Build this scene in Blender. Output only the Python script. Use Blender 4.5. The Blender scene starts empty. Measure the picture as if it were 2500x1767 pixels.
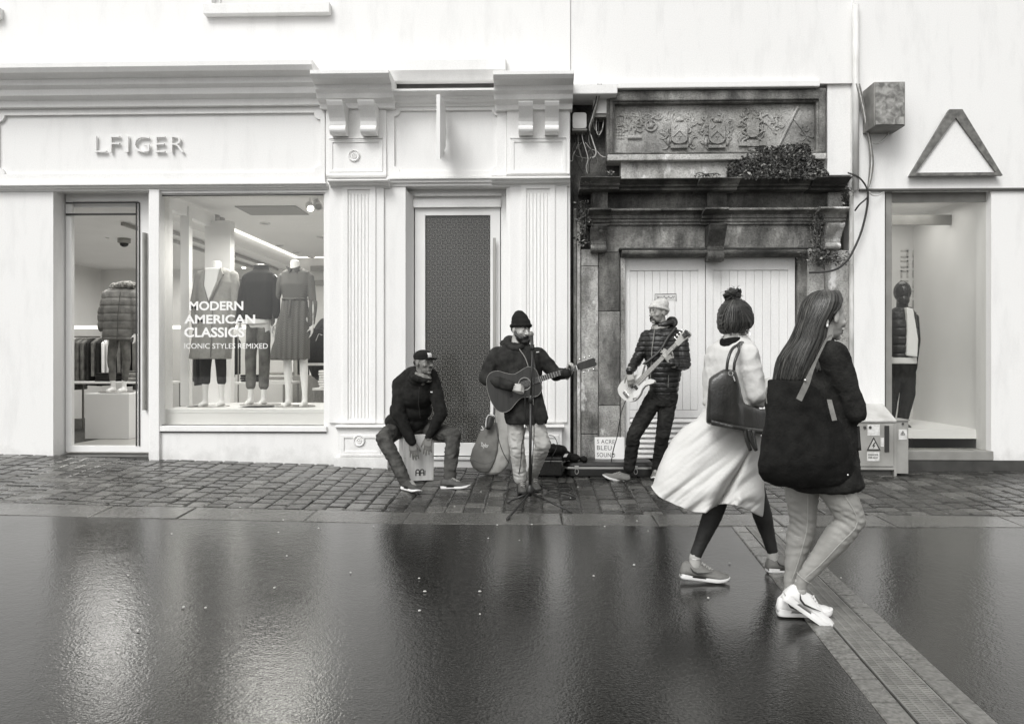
import bpy, bmesh, math, random
from math import sin, cos, pi, radians, sqrt, atan2
from mathutils import Vector, Matrix, noise
from mathutils.geometry import tessellate_polygon
random.seed(7)
S = bpy.context.scene
COL = S.collection

# ------------------------------------------------------------ camera, sky, sun, exposure
FPX = 1952.0; CAM = Vector((0.0, -8.9, 1.30)); YAW = radians(1.7)
cd = bpy.data.cameras.new('camera'); cam = bpy.data.objects.new('camera', cd); COL.objects.link(cam)
cam.location = CAM; cam.rotation_euler = (radians(90), 0, YAW)
cd.sensor_width = 36; cd.lens = 36*FPX/2500; cd.clip_start = .05; cd.clip_end = 600
S.camera = cam
W = bpy.data.worlds.new("World"); S.world = W; W.use_nodes = True
wn = W.node_tree.nodes; wl = W.node_tree.links
for n in list(wn): wn.remove(n)
sky = wn.new('ShaderNodeTexSky'); sky.sky_type = 'NISHITA'; sky.sun_disc = False
SUN_EL, SUN_AZ = radians(46), radians(205)
sky.sun_elevation = SUN_EL; sky.sun_rotation = SUN_AZ; sky.dust_density = 4; sky.air_density = 1.5
hs = wn.new('ShaderNodeHueSaturation'); hs.inputs['Saturation'].default_value = 0.0
tint = wn.new('ShaderNodeMix'); tint.data_type = 'RGBA'; tint.blend_type = 'MULTIPLY'; tint.inputs[0].default_value = 1
tint.inputs[7].default_value = (1, .998, .99, 1)
bg = wn.new('ShaderNodeBackground'); bg.inputs[1].default_value = 0.15
wo = wn.new('ShaderNodeOutputWorld')
wl.new(sky.outputs[0], hs.inputs['Color']); wl.new(hs.outputs[0], tint.inputs[6]); wl.new(tint.outputs[2], bg.inputs[0]); wl.new(bg.outputs[0], wo.inputs[0])
sd = bpy.data.lights.new('sun', 'SUN'); sd.energy = 1.2; sd.angle = radians(25); sd.color = (1, .995, .98)
sun = bpy.data.objects.new('sun', sd); COL.objects.link(sun)
# sun stands behind the camera, a little to the left, high up
sdir = Vector((sin(SUN_AZ)*cos(SUN_EL), cos(SUN_AZ)*cos(SUN_EL), sin(SUN_EL)))
sun.rotation_euler = sdir.to_track_quat('Z', 'Y').to_euler(); sun.location = (-3, -12, 12)
S.view_settings.view_transform = 'Standard'; S.view_settings.look = 'None'
S.view_settings.exposure = 0.10; S.view_settings.gamma = 1
S.render.engine = 'CYCLES'
S.cycles.max_bounces = 8

# ------------------------------------------------------------ measuring: a point of the photo at a known depth
CY, SY = cos(YAW), sin(YAW)
def P(px, py, Y):
    u = (px-1250)/FPX; v = (883.5-py)/FPX
    dx = CY*u - SY; dy = SY*u + CY
    t = (Y-CAM.y)/dy
    return Vector((t*dx, Y, CAM.z+t*v))
def PX(px, Y=0): return P(px, 800, Y).x
def PZ(py, px=1250, Y=0): return P(px, py, Y).z
def interp(k, x):
    if x <= k[0][0]: return k[0][1]
    for (a, b), (c, d) in zip(k, k[1:]):
        if x <= c: return b+(d-b)*(x-a)/(c-a)
    return k[-1][1]
WALLK = [(PX(a), PZ(b, a)) for a, b in [(0, 1108), (380, 1121), (810, 1134), (950, 1140), (1400, 1147), (2500, 1149)]]
ROADY = -2.6
ROADK = [(P(a, b, ROADY).x, P(a, b, ROADY).z) for a, b in [(0, 1257), (246, 1263), (660, 1272), (955, 1278), (1660, 1284), (2500, 1288)]]
def ground(x, y):
    w = interp(WALLK, x); r = interp(ROADK, x)
    if y >= 0: return w
    if y > ROADY: return r+(w-r)*(1-y/ROADY)
    k = max(0, 1-(ROADY-y)/3.0)
    return r*k
def GP(px, py):
    """the point of the ground seen at that place of the photo"""
    lo, hi = -8.0, .2
    for _ in range(40):
        m = (lo+hi)/2; p = P(px, py, m)
        if p.z > ground(p.x, m): lo = m
        else: hi = m
    p = P(px, py, lo); return Vector((p.x, lo, ground(p.x, lo)))

# ------------------------------------------------------------ materials
def grey(v):
    k = min(1, max(0, (v-.25)/.5)); return (v, v*(.985+.009*k), v*(.925+.055*k), 1)      # the toned print: warm greys, near neutral whites
MATS = {}
def mat(name, v, rough=.6, var=.0, vscale=6, bump=0, bscale=60, metal=0, coat=0, spec=.5, stretch=(1, 1, 1), v2=None, rvar=0, detail=4, sheen=0):
    if name in MATS: return MATS[name]
    m = bpy.data.materials.new(name); m.use_nodes = True; MATS[name] = m
    n = m.node_tree.nodes; l = m.node_tree.links; b = n['Principled BSDF']
    b.inputs['Base Color'].default_value = grey(v); b.inputs['Roughness'].default_value = rough
    b.inputs['Metallic'].default_value = metal; b.inputs['Coat Weight'].default_value = coat
    b.inputs['Specular IOR Level'].default_value = spec if rough < .72 else min(spec, .2)
    if sheen: b.inputs['Sheen Weight'].default_value = sheen
    if var or bump or rvar:
        tc = n.new('ShaderNodeTexCoord'); mp = n.new('ShaderNodeMapping'); mp.inputs['Scale'].default_value = stretch
        l.new(tc.outputs['Object'], mp.inputs[0])
    if var or rvar:
        nz = n.new('ShaderNodeTexNoise'); nz.inputs['Scale'].default_value = vscale; nz.inputs['Detail'].default_value = detail
        l.new(mp.outputs[0], nz.inputs['Vector'])
    if var:
        r = n.new('ShaderNodeValToRGB'); r.color_ramp.elements[0].position = .3; r.color_ramp.elements[1].position = .7
        a, c = (v-var, v+var) if v2 is None else (v, v2)
        r.color_ramp.elements[0].color = grey(max(.004, a)); r.color_ramp.elements[1].color = grey(c)
        l.new(nz.outputs[0], r.inputs[0]); l.new(r.outputs[0], b.inputs['Base Color'])
    if rvar:
        mr = n.new('ShaderNodeMapRange'); mr.inputs[1].default_value = .35; mr.inputs[2].default_value = .65
        mr.inputs[3].default_value = rough-rvar; mr.inputs[4].default_value = rough+rvar
        l.new(nz.outputs[0], mr.inputs[0]); l.new(mr.outputs[0], b.inputs['Roughness'])
    if bump:
        nb = n.new('ShaderNodeTexNoise'); nb.inputs['Scale'].default_value = bscale; nb.inputs['Detail'].default_value = 5
        l.new(mp.outputs[0], nb.inputs['Vector'])
        bp = n.new('ShaderNodeBump'); bp.inputs['Strength'].default_value = bump; bp.inputs['Distance'].default_value = .01
        l.new(nb.outputs[0], bp.inputs['Height']); l.new(bp.outputs[0], b.inputs['Normal'])
    return m
def emit(name, strength, col=(1, .97, .92)):
    m = bpy.data.materials.new(name); m.use_nodes = True; b = m.node_tree.nodes['Principled BSDF']
    b.inputs['Base Color'].default_value = (.8, .8, .78, 1)
    b.inputs['Emission Color'].default_value = (*col, 1); b.inputs['Emission Strength'].default_value = strength
    MATS[name] = m; return m
def glass_mat(name, clear=.0):
    m = bpy.data.materials.new(name); m.use_nodes = True; n = m.node_tree.nodes; l = m.node_tree.links
    for x in list(n): n.remove(x)
    o = n.new('ShaderNodeOutputMaterial'); t = n.new('ShaderNodeBsdfTransparent'); t.inputs[0].default_value = (.95, .95, .94, 1)
    g = n.new('ShaderNodeBsdfGlossy'); g.inputs['Roughness'].default_value = .01
    f = n.new('ShaderNodeLayerWeight'); f.inputs[0].default_value = .5      # 'Facing' is the same from both sides of the pane
    pw = n.new('ShaderNodeMath'); pw.operation = 'POWER'; pw.inputs[1].default_value = 5; l.new(f.outputs['Facing'], pw.inputs[0])
    f = n.new('ShaderNodeMath'); f.operation = 'MULTIPLY_ADD'; f.inputs[1].default_value = .9; f.inputs[2].default_value = .035; l.new(pw.outputs[0], f.inputs[0])
    mx = n.new('ShaderNodeMixShader'); l.new(f.outputs[0], mx.inputs[0]); l.new(t.outputs[0], mx.inputs[1]); l.new(g.outputs[0], mx.inputs[2]); l.new(mx.outputs[0], o.inputs[0])
    MATS[name] = m; return m

# ------------------------------------------------------------ object bookkeeping
def tag(o, label=None, cat=None, group=None, kind=None):
    if label: o['label'] = label
    if cat: o['category'] = cat
    if group: o['group'] = group
    if kind: o['kind'] = kind
    return o
def empty(name, loc, label, cat, group=None):
    o = bpy.data.objects.new(name, None); COL.objects.link(o); o.location = loc; o.empty_display_size = .1
    bpy.context.view_layer.update()
    return tag(o, label, cat, group)
def adopt(o, parent):
    o.parent = parent
    o.matrix_parent_inverse = Matrix.Translation(-parent.location) if parent.parent is None else Matrix()
def link(name, me, parent=None, m=None, smooth=False, bevel=0):
    if m is not None:
        for q in (m if isinstance(m, (list, tuple)) else [m]): me.materials.append(q)
    if smooth:
        me.polygons.foreach_set('use_smooth', [True]*len(me.polygons))
    o = bpy.data.objects.new(name, me)
    COL.objects.link(o)
    if parent is None:
        if len(me.vertices):
            xs = [v.co.x for v in me.vertices]; ys = [v.co.y for v in me.vertices]; zs = [v.co.z for v in me.vertices]
            c = Vector(((min(xs)+max(xs))/2, (min(ys)+max(ys))/2, min(zs)))
            me.transform(Matrix.Translation(-c)); o.location = c
    else:
        adopt(o, parent)
    if bevel:
        b = o.modifiers.new('bevel', 'BEVEL'); b.width = bevel; b.segments = 2; b.limit_method = 'ANGLE'; b.angle_limit = radians(40)
        b.harden_normals = False
    return o
class MB:
    def __init__(s): s.v = []; s.f = []; s.mi = []; s.cur = 0
    def add(s, vs, fs, M=None):
        k = len(s.v)
        s.v += [tuple(M @ Vector(p)) if M is not None else tuple(p) for p in vs]
        s.f += [tuple(i+k for i in f) for f in fs]; s.mi += [s.cur]*len(fs); return s
    def box(s, x0, x1, y0, y1, z0, z1, M=None):
        x0, x1 = min(x0, x1), max(x0, x1); y0, y1 = min(y0, y1), max(y0, y1); z0, z1 = min(z0, z1), max(z0, z1)
        return s.add([(x0, y0, z0), (x1, y0, z0), (x1, y1, z0), (x0, y1, z0), (x0, y0, z1), (x1, y0, z1), (x1, y1, z1), (x0, y1, z1)],
                     [(0, 3, 2, 1), (4, 5, 6, 7), (0, 1, 5, 4), (1, 2, 6, 5), (2, 3, 7, 6), (3, 0, 4, 7)], M)
    def pbox(s, px0, px1, py0, py1, Yf, Yb):
        """box whose front face at depth Yf fills that rectangle of the photo"""
        m = (px0+px1)/2
        return s.box(PX(px0, Yf), PX(px1, Yf), Yf, Yb, PZ(py1, m, Yf), PZ(py0, m, Yf))
    def prof(s, pts, x0, x1, M=None):
        """profile of (y,z) points extruded along x"""
        n = len(pts); vs = [(x0, a, b) for a, b in pts]+[(x1, a, b) for a, b in pts]
        fs = [(i, (i+1) % n, n+(i+1) % n, n+i) for i in range(n)]
        tri = tessellate_polygon([[Vector((a, b, 0)) for a, b in pts]])
        fs += [tuple(t) for t in tri]+[(n+t[2], n+t[1], n+t[0]) for t in tri]
        return s.add(vs, fs, M)
    def poly(s, loops, y0, y1, M=None):
        """loops of (x,z) points (outline, then holes) extruded along y"""
        allp = [p for L in loops for p in L]; n = len(allp)
        tri = tessellate_polygon([[Vector((a, b, 0)) for a, b in L] for L in loops])
        vs = [(a, y0, b) for a, b in allp]+[(a, y1, b) for a, b in allp]
        fs = [tuple(t) for t in tri]+[(n+t[2], n+t[1], n+t[0]) for t in tri]
        k = 0
        for L in loops:
            for i in range(len(L)):
                a, b = k+i, k+(i+1) % len(L); fs.append((a, b, n+b, n+a))
            k += len(L)
        return s.add(vs, fs, M)
    def tube(s, pts, r, seg=8, M=None, closed=False):
        pts = [Vector(p) for p in pts]; n = len(pts); R = r if isinstance(r, (list, tuple)) else [r]*n
        vs = []; fs = []; up = None
        for i, p in enumerate(pts):
            d = (pts[min(i+1, n-1)]-pts[max(i-1, 0)])
            d = d.normalized() if d.length > 1e-9 else Vector((0, 0, 1))
            if up is None: up = d.orthogonal().normalized()
            up = (up-d*up.dot(d)); up = up.normalized() if up.length > 1e-6 else d.orthogonal().normalized()
            w = d.cross(up)
            for k in range(seg):
                a = 2*pi*k/seg; vs.append(p+(up*cos(a)+w*sin(a))*R[i])
        for i in range(n-1):
            for k in range(seg):
                a = i*seg+k; b = i*seg+(k+1) % seg; fs.append((a, b, b+seg, a+seg))
        fs.append(tuple(range(seg-1, -1, -1))); fs.append(tuple(range((n-1)*seg, n*seg)))
        return s.add(vs, fs, M)
    def lathe(s, prof, seg=24, M=None):
        """(r,z) profile turned round z"""
        vs = []; n = len(prof)
        for r, z in prof:
            for k in range(seg): a = 2*pi*k/seg; vs.append((max(r, 1e-5)*cos(a), max(r, 1e-5)*sin(a), z))
        fs = [(i*seg+k, i*seg+(k+1) % seg, (i+1)*seg+(k+1) % seg, (i+1)*seg+k) for i in range(n-1) for k in range(seg)]
        fs.append(tuple(range(seg-1, -1, -1))); fs.append(tuple(range((n-1)*seg, n*seg)))
        return s.add(vs, fs, M)
    def cap(s, p0, p1, r0, r1, seg=16, rings=5):
        """closed tapered capsule"""
        p0 = Vector(p0); p1 = Vector(p1); d = p1-p0; L = d.length
        z = d/L if L > 1e-6 else Vector((0, 0, 1)); x = z.orthogonal().normalized(); y = z.cross(x)
        rows = []
        for i in range(1, rings+1):
            a = -pi/2+pi/2*i/rings; rows.append((p0+z*(r0*sin(a)), r0*cos(a)))
        for i in range(0, rings):
            a = pi/2*i/rings; rows.append((p1+z*(r1*sin(a)), r1*cos(a)))
        vs = [p0-z*r0]
        for c, r in rows:
            for k in range(seg): a = 2*pi*k/seg; vs.append(c+(x*cos(a)+y*sin(a))*r)
        vs.append(p1+z*r1); e = len(vs)-1; fs = []
        for k in range(seg): fs.append((0, 1+(k+1) % seg, 1+k))
        for i in range(len(rows)-1):
            for k in range(seg):
                a = 1+i*seg+k; b = 1+i*seg+(k+1) % seg; fs.append((a, b, b+seg, a+seg))
        o = 1+(len(rows)-1)*seg
        for k in range(seg): fs.append((o+k, o+(k+1) % seg, e))
        return s.add(vs, fs)
    def chain(s, pr, seg=16):
        for (p, r), (q, t) in zip(pr, pr[1:]): s.cap(p, q, r, t, seg)
        return s
    def ell(s, c, r, R=None, seg=20, rings=12):
        M = Matrix.Translation(c) @ (R.to_4x4() if R is not None else Matrix()) @ Matrix.Diagonal((*r, 1))
        vs = [(0, 0, -1)]
        for i in range(1, rings):
            a = -pi/2+pi*i/rings
            for k in range(seg): b = 2*pi*k/seg; vs.append((cos(a)*cos(b), cos(a)*sin(b), sin(a)))
        vs.append((0, 0, 1)); e = len(vs)-1; fs = [(0, 1+(k+1) % seg, 1+k) for k in range(seg)]
        for i in range(rings-2):
            for k in range(seg):
                a = 1+i*seg+k; b = 1+i*seg+(k+1) % seg; fs.append((a, b, b+seg, a+seg))
        o = 1+(rings-2)*seg
        for k in range(seg): fs.append((o+k, o+(k+1) % seg, e))
        return s.add(vs, fs, M)
    def loops(s, rows):
        """closed volume through rows of equally many points"""
        m = len(rows[0]); vs = [p for r in rows for p in r]; fs = []
        for i in range(len(rows)-1):
            for k in range(m):
                a = i*m+k; b = i*m+(k+1) % m; fs.append((a, b, b+m, a+m))
        c0 = sum((Vector(p) for p in rows[0]), Vector())/m; c1 = sum((Vector(p) for p in rows[-1]), Vector())/m
        vs += [c0, c1]; k0 = len(vs)-2
        for k in range(m):
            fs.append((k0, (k+1) % m, k)); o = (len(rows)-1)*m; fs.append((k0+1, o+k, o+(k+1) % m))
        return s.add(vs, fs)
    def mesh(s, name):
        me = bpy.data.meshes.new(name); me.from_pydata([tuple(p) for p in s.v], [], s.f); me.validate()
        if any(s.mi) and len(me.polygons) == len(s.mi): me.polygons.foreach_set('material_index', s.mi)
        return me
    def build(s, name, m, parent=None, smooth=False, bevel=0, fix=True):
        me = s.mesh(name)
        if fix:
            b = bmesh.new(); b.from_mesh(me); bmesh.ops.recalc_face_normals(b, faces=b.faces); b.to_mesh(me); b.free()
        return link(name, me, parent, m, smooth, bevel)
def remesh(mb, vox, smooth=2, post=None, name='body'):
    """melt overlapping closed shapes into ONE continuous skin; post(co, no) returns a shift along the normal"""
    me = mb.mesh(name)
    b = bmesh.new(); b.from_mesh(me); bmesh.ops.recalc_face_normals(b, faces=b.faces); b.to_mesh(me); b.free()
    me.polygons.foreach_set('material_index', [0]*len(me.polygons))
    o = bpy.data.objects.new('tmp', me); COL.objects.link(o)
    r = o.modifiers.new('r', 'REMESH'); r.mode = 'VOXEL'; r.voxel_size = vox
    if smooth: q = o.modifiers.new('s', 'SMOOTH'); q.factor = .5; q.iterations = smooth
    dg = bpy.context.evaluated_depsgraph_get(); e = o.evaluated_get(dg)
    out = bpy.data.meshes.new_from_object(e); bpy.data.objects.remove(o); bpy.data.meshes.remove(me)
    out.name = name
    if post:
        ds = [post(v.co, v.normal) for v in out.vertices]; ns = [v.normal.copy() for v in out.vertices]
        for v, d, n in zip(out.vertices, ds, ns):
            if isinstance(d, Vector): v.co += d
            elif d: v.co += n*d
    return out
def text_mesh(txt, name, offset=0, extrude=.01, spacing=1.0):
    c = bpy.data.curves.new('t', 'FONT'); c.body = txt; c.extrude = extrude; c.offset = offset; c.space_character = spacing; c.size = 1
    c.resolution_u = 3
    o = bpy.data.objects.new('t', c); COL.objects.link(o); bpy.context.view_layer.update()
    me = bpy.data.meshes.new_from_object(o.evaluated_get(bpy.context.evaluated_depsgraph_get()))
    bpy.data.objects.remove(o); me.name = name; return me
def text_fit(txt, name, p0, p1, depth, m, parent, offset=0, spacing=1.0, R=None):
    """lettering filling x from p0.x to p1.x and z from p0.z (foot) to p1.z, facing -y, depth thick"""
    me = text_mesh(txt, name, offset, .5, spacing)
    xs = [v.co.x for v in me.vertices]; ys = [v.co.y for v in me.vertices]
    x0, x1, y0, y1 = min(xs), max(xs), min(ys), max(ys)
    for v in me.vertices:
        a = (v.co.x-x0)/(x1-x0); b = (v.co.y-y0)/(y1-y0); d = -v.co.z
        v.co = Vector((p0.x+(p1.x-p0.x)*a, p0.y+d*depth, p0.z+(p1.z-p0.z)*b))
    if R is not None: me.transform(R)
    return link(name, me, parent, m)
def copy_tree(o, parent=None):
    c = o.copy(); COL.objects.link(c)
    if parent is not None: c.parent = parent; c.matrix_parent_inverse = o.matrix_parent_inverse.copy()
    for ch in [q for q in bpy.data.objects if q.parent == o]: copy_tree(ch, c)
    return c
# ------------------------------------------------------------ ground: wet asphalt, gutter slabs, setts, drain
def wet(name, v, v2, r0, r1, bscale, bstr, patch=1.1, big=.0):
    m = bpy.data.materials.new(name); m.use_nodes = True; n = m.node_tree.nodes; l = m.node_tree.links; b = n['Principled BSDF']
    tc = n.new('ShaderNodeTexCoord')
    def nz(sc, det, src='Object'):
        q = n.new('ShaderNodeTexNoise'); q.inputs['Scale'].default_value = sc; q.inputs['Detail'].default_value = det; l.new(tc.outputs[src], q.inputs['Vector']); return q
    a = nz(patch, 5); f = nz(bscale, 3); g = nz(bscale*.25, 4)
    mr = n.new('ShaderNodeMapRange'); mr.inputs[1].default_value = .38; mr.inputs[2].default_value = .62; mr.inputs[3].default_value = r0; mr.inputs[4].default_value = r1
    l.new(a.outputs[0], mr.inputs[0]); l.new(mr.outputs[0], b.inputs['Roughness'])
    cr = n.new('ShaderNodeValToRGB'); cr.color_ramp.elements[0].position = .35; cr.color_ramp.elements[1].position = .68
    cr.color_ramp.elements[0].color = grey(v); cr.color_ramp.elements[1].color = grey(v2); l.new(f.outputs[0], cr.inputs[0]); l.new(cr.outputs[0], b.inputs['Base Color'])
    bp = n.new('ShaderNodeBump'); bp.inputs['Strength'].default_value = bstr; bp.inputs['Distance'].default_value = .006
    ad = n.new('ShaderNodeMath'); ad.operation = 'ADD'; l.new(f.outputs[0], ad.inputs[0]); l.new(g.outputs[0], ad.inputs[1])
    l.new(ad.outputs[0], bp.inputs['Height']); l.new(bp.outputs[0], b.inputs['Normal'])
    b.inputs['IOR'].default_value = 1.5; b.inputs['Specular IOR Level'].default_value = .5; b.inputs['Specular Tint'].default_value = (1, .985, .94, 1)
    MATS[name] = m; return m
m_asph = wet('wet_asphalt', .005, .042, .055, .185, 75, .19, .6)
m_sett = wet('wet_setts', .02, .075, .12, .34, 70, .4, 2.2); m_sett2 = wet('wet_setts_dark', .010, .045, .10, .28, 60, .5, 2.6); m_sett3 = wet('wet_setts_pale', .05, .15, .16, .42, 65, .5, 1.9)
m_gut = wet('wet_gutter_stone', .05, .13, .08, .28, 60, .3, 1.6)
m_joint = mat('joint_grit', .06, .75, .03, 30, .6, 90)
m_drain = mat('drain_iron', .20, .35, .06, 12, .3, 120, metal=.1); m_dk = wet('drain_setts', .10, .20, .14, .35, 50, .3, 1.6)
xs = [-60, -30, -16]+[-12+.4*i for i in range(61)]+[16, 30, 60]
ys = [-60, -30, -15, -10, -8]+[-7+.4*i for i in range(11)]+[-2.6]
def sheet(name, xs, ys, m, dz=0):
    mb = MB(); nx = len(xs)
    mb.add([(x, y, ground(x, y)+dz) for y in ys for x in xs], [(j*nx+i, j*nx+i+1, (j+1)*nx+i+1, (j+1)*nx+i) for j in range(len(ys)-1) for i in range(nx-1)])
    o = mb.build(name, m, fix=False, smooth=True); tag(o, kind='structure'); return o
sheet('road', xs, ys, m_asph)
# bed under the setts, reaches far beyond the house fronts
sheet('pavement_bed', [-60, -20]+[-12+.4*i for i in range(61)]+[20, 60], [-2.6, -2.2, -1.6, -1, -.5, 0, 40], m_joint, -.012)
def slab(mb, x0, x1, y0, y1, th, ch, jit=0, lift=None):
    """one stone: bevelled top, slightly skewed"""
    r = lambda: random.uniform(-jit, jit)
    c = [(x0+r(), y0+r()), (x1+r(), y0+r()), (x1+r(), y1+r()), (x0+r(), y1+r())]; cx = (x0+x1)/2; cy = (y0+y1)/2
    h = th+random.uniform(-.003, .003) if lift is None else lift; tx, ty = random.uniform(-.012, .012), random.uniform(-.012, .012)
    vs = []
    for (x, y) in c: vs.append((x, y, ground(x, y)-.04))
    for (x, y) in c: vs.append((x, y, ground(x, y)+h-ch+tx*(x-cx)+ty*(y-cy)))
    for (x, y) in c:
        k = lambda a, b: a+(b-a)*min(.3, ch*1.6/max(.01, abs(b-a)))
        X = k(x, cx); Y = k(y, cy); vs.append((X, Y, ground(X, Y)+h+tx*(X-cx)+ty*(Y-cy)))
    mb.add(vs, [(0, 1, 5, 4), (1, 2, 6, 5), (2, 3, 7, 6), (3, 0, 4, 7), (4, 5, 9, 8), (5, 6, 10, 9), (6, 7, 11, 10), (7, 4, 8, 11), (8, 9, 10, 11)])
mb = MB(); rs = random.Random(3); x = -8.2
while x < 8.2:
    w = rs.uniform(.155, .185); y = -2.19+rs.uniform(-.0, .0); first = True
    while y < .02:
        L = rs.uniform(.11, .25) if not first else rs.uniform(.06, .25)
        mb.cur = rs.choice((0, 0, 0, 1, 1, 2)); slab(mb, x+.005, x+w-.005, y+.005, min(y+L, .06)-.005, .004, .009, .005); y += L; first = False
    x += w
tag(mb.build('pavement', [m_sett, m_sett2, m_sett3], fix=False), kind='structure')
mb = MB(); x = -8.6
while x < 8.4:
    w = rs.uniform(.7, 1.3); slab(mb, x+.004, x+w-.004, -2.596, -2.2, .004, .006, .002); x += w
tag(mb.build('gutter', m_gut, fix=False), kind='structure')
# far out to the sides the pavement goes on as plain slabs
mb = MB()
for s0 in (-1, 1):
    for i in range(12):
        for j in range(4):
            a = s0*(8.4+i*.9); slab(mb, min(a, a+s0*.89), max(a, a+s0*.89), -2.59+.65*j, -2.59+.65*j+.64, .004, .006)
tag(mb.build('outer_pavement', m_sett, fix=False), kind='structure')
# slot drain running towards the camera between two rows of paler setts
def DX(y): return 1.635+(y+2.65)*.078     # left edge of the grate
mb = MB(); y = -2.62
while y > -8:
    L = rs.uniform(.2, .26)
    for off in (-.112, .178):
        xa, xb = DX(y)+off, DX(y-L)+off; k0 = len(mb.v); slab(mb, 0, .105, y-L+.004, y-.004, .006, .004, 0, .006)
        for i in range(k0, len(mb.v)):      # shear the sett so that its long edges follow the channel
            v = mb.v[i]; t = (y-v[1])/L; mb.v[i] = (v[0]+xa+(xb-xa)*t, v[1], v[2])

    y -= L
tag(mb.build('drain_kerb', m_dk, fix=False), kind='structure')
mb = MB(); y = -2.62
while y > -8:
    L = .5
    def q(xx, yy): return (xx, yy, ground(xx, yy)+.006)
    # frame bars of one grate length, cross bars inside
    for t in range(26):
        yy = y-L*t/26; xa = DX(yy)
        mb.box(xa, xa+.168, yy-.013, yy, ground(xa, yy)-.01, ground(xa, yy)+.006)
    for o_ in (0, .04, .08, .12, .158):
        xa = DX(y)+o_; xb = DX(y-L)+o_; z0 = ground(xa, y); z1 = ground(xb, y-L)
        mb.add([(xb, y-L, z1-.01), (xb+.01, y-L, z1-.01), (xa+.01, y, z0-.01), (xa, y, z0-.01), (xb, y-L, z1+.0075), (xb+.01, y-L, z1+.0075), (xa+.01, y, z0+.0075), (xa, y, z0+.0075)],
               [(4, 5, 6, 7), (0, 1, 5, 4), (1, 2, 6, 5), (2, 3, 7, 6), (3, 0, 4, 7)])
    y -= L+.004
o = mb.build('drain_grate', m_drain, fix=False); tag(o, 'long dark iron slot drain grate between two rows of pale setts in the wet road', 'drain')
mb = MB()
for i in range(28):
    a, b = -2.62-i*.2, -2.62-(i+1)*.2
    mb.add([(DX(b), b, ground(DX(b), b)+.0015), (DX(b)+.168, b, ground(DX(b), b)+.0015), (DX(a)+.168, a, ground(DX(a), a)+.0015), (DX(a), a, ground(DX(a), a)+.0015)], [(0, 1, 2, 3)])
tag(mb.build('drain_channel', mat('drain_black', .04, .2), fix=False), kind='structure')
# little pale flecks of trodden litter and gum on the wet ground
m_fleck = mat('pale_fleck', .45, .5)
FL = [(419, 1305), (375, 1148), (547, 1236), (586, 1240), (691, 1271), (680, 1301), (778, 1291), (700, 1359), (856, 1400), (670, 1437), (448, 1484), (314, 1406), (337, 1541), (1023, 1414), (1037, 1446), (1024, 1493), (1171, 1446), (1214, 1283), (1299, 1282), (1268, 1321), (1174, 1202), (1192, 1316), (1476, 1287), (1582, 1298), (1548, 1381), (1729, 1462), (1781, 1376), (1909, 1297), (1890, 1211), (2053, 1413), (912, 1286), (1110, 1238), (1411, 1190), (1555, 1273), (1393, 1217), (290, 1465), (502, 1486), (1172, 1502), (1449, 1408), (2090, 1164)]
for i, (a, b) in enumerate(FL):
    p = GP(a, b); r = rs.uniform(.006, .011); mb = MB(); n = 9
    ring = [(p.x+r*rs.uniform(.6, 1.1)*cos(2*pi*k/n), p.y+r*rs.uniform(.6, 1.1)*sin(2*pi*k/n)) for k in range(n)]
    vs = [(x, y, p.z+.0065) for x, y in ring]+[(p.x+(x-p.x)*.6, p.y+(y-p.y)*.6, p.z+.0115) for x, y in ring]
    mb.add(vs, [(k, (k+1) % n, n+(k+1) % n, n+k) for k in range(n)]+[tuple(range(n, 2*n))])
    tag(mb.build('litter_fleck', m_fleck, fix=False), 'tiny pale fleck of trodden litter lying on the wet ground', 'litter', 'pale flecks of litter on the wet ground')
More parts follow.
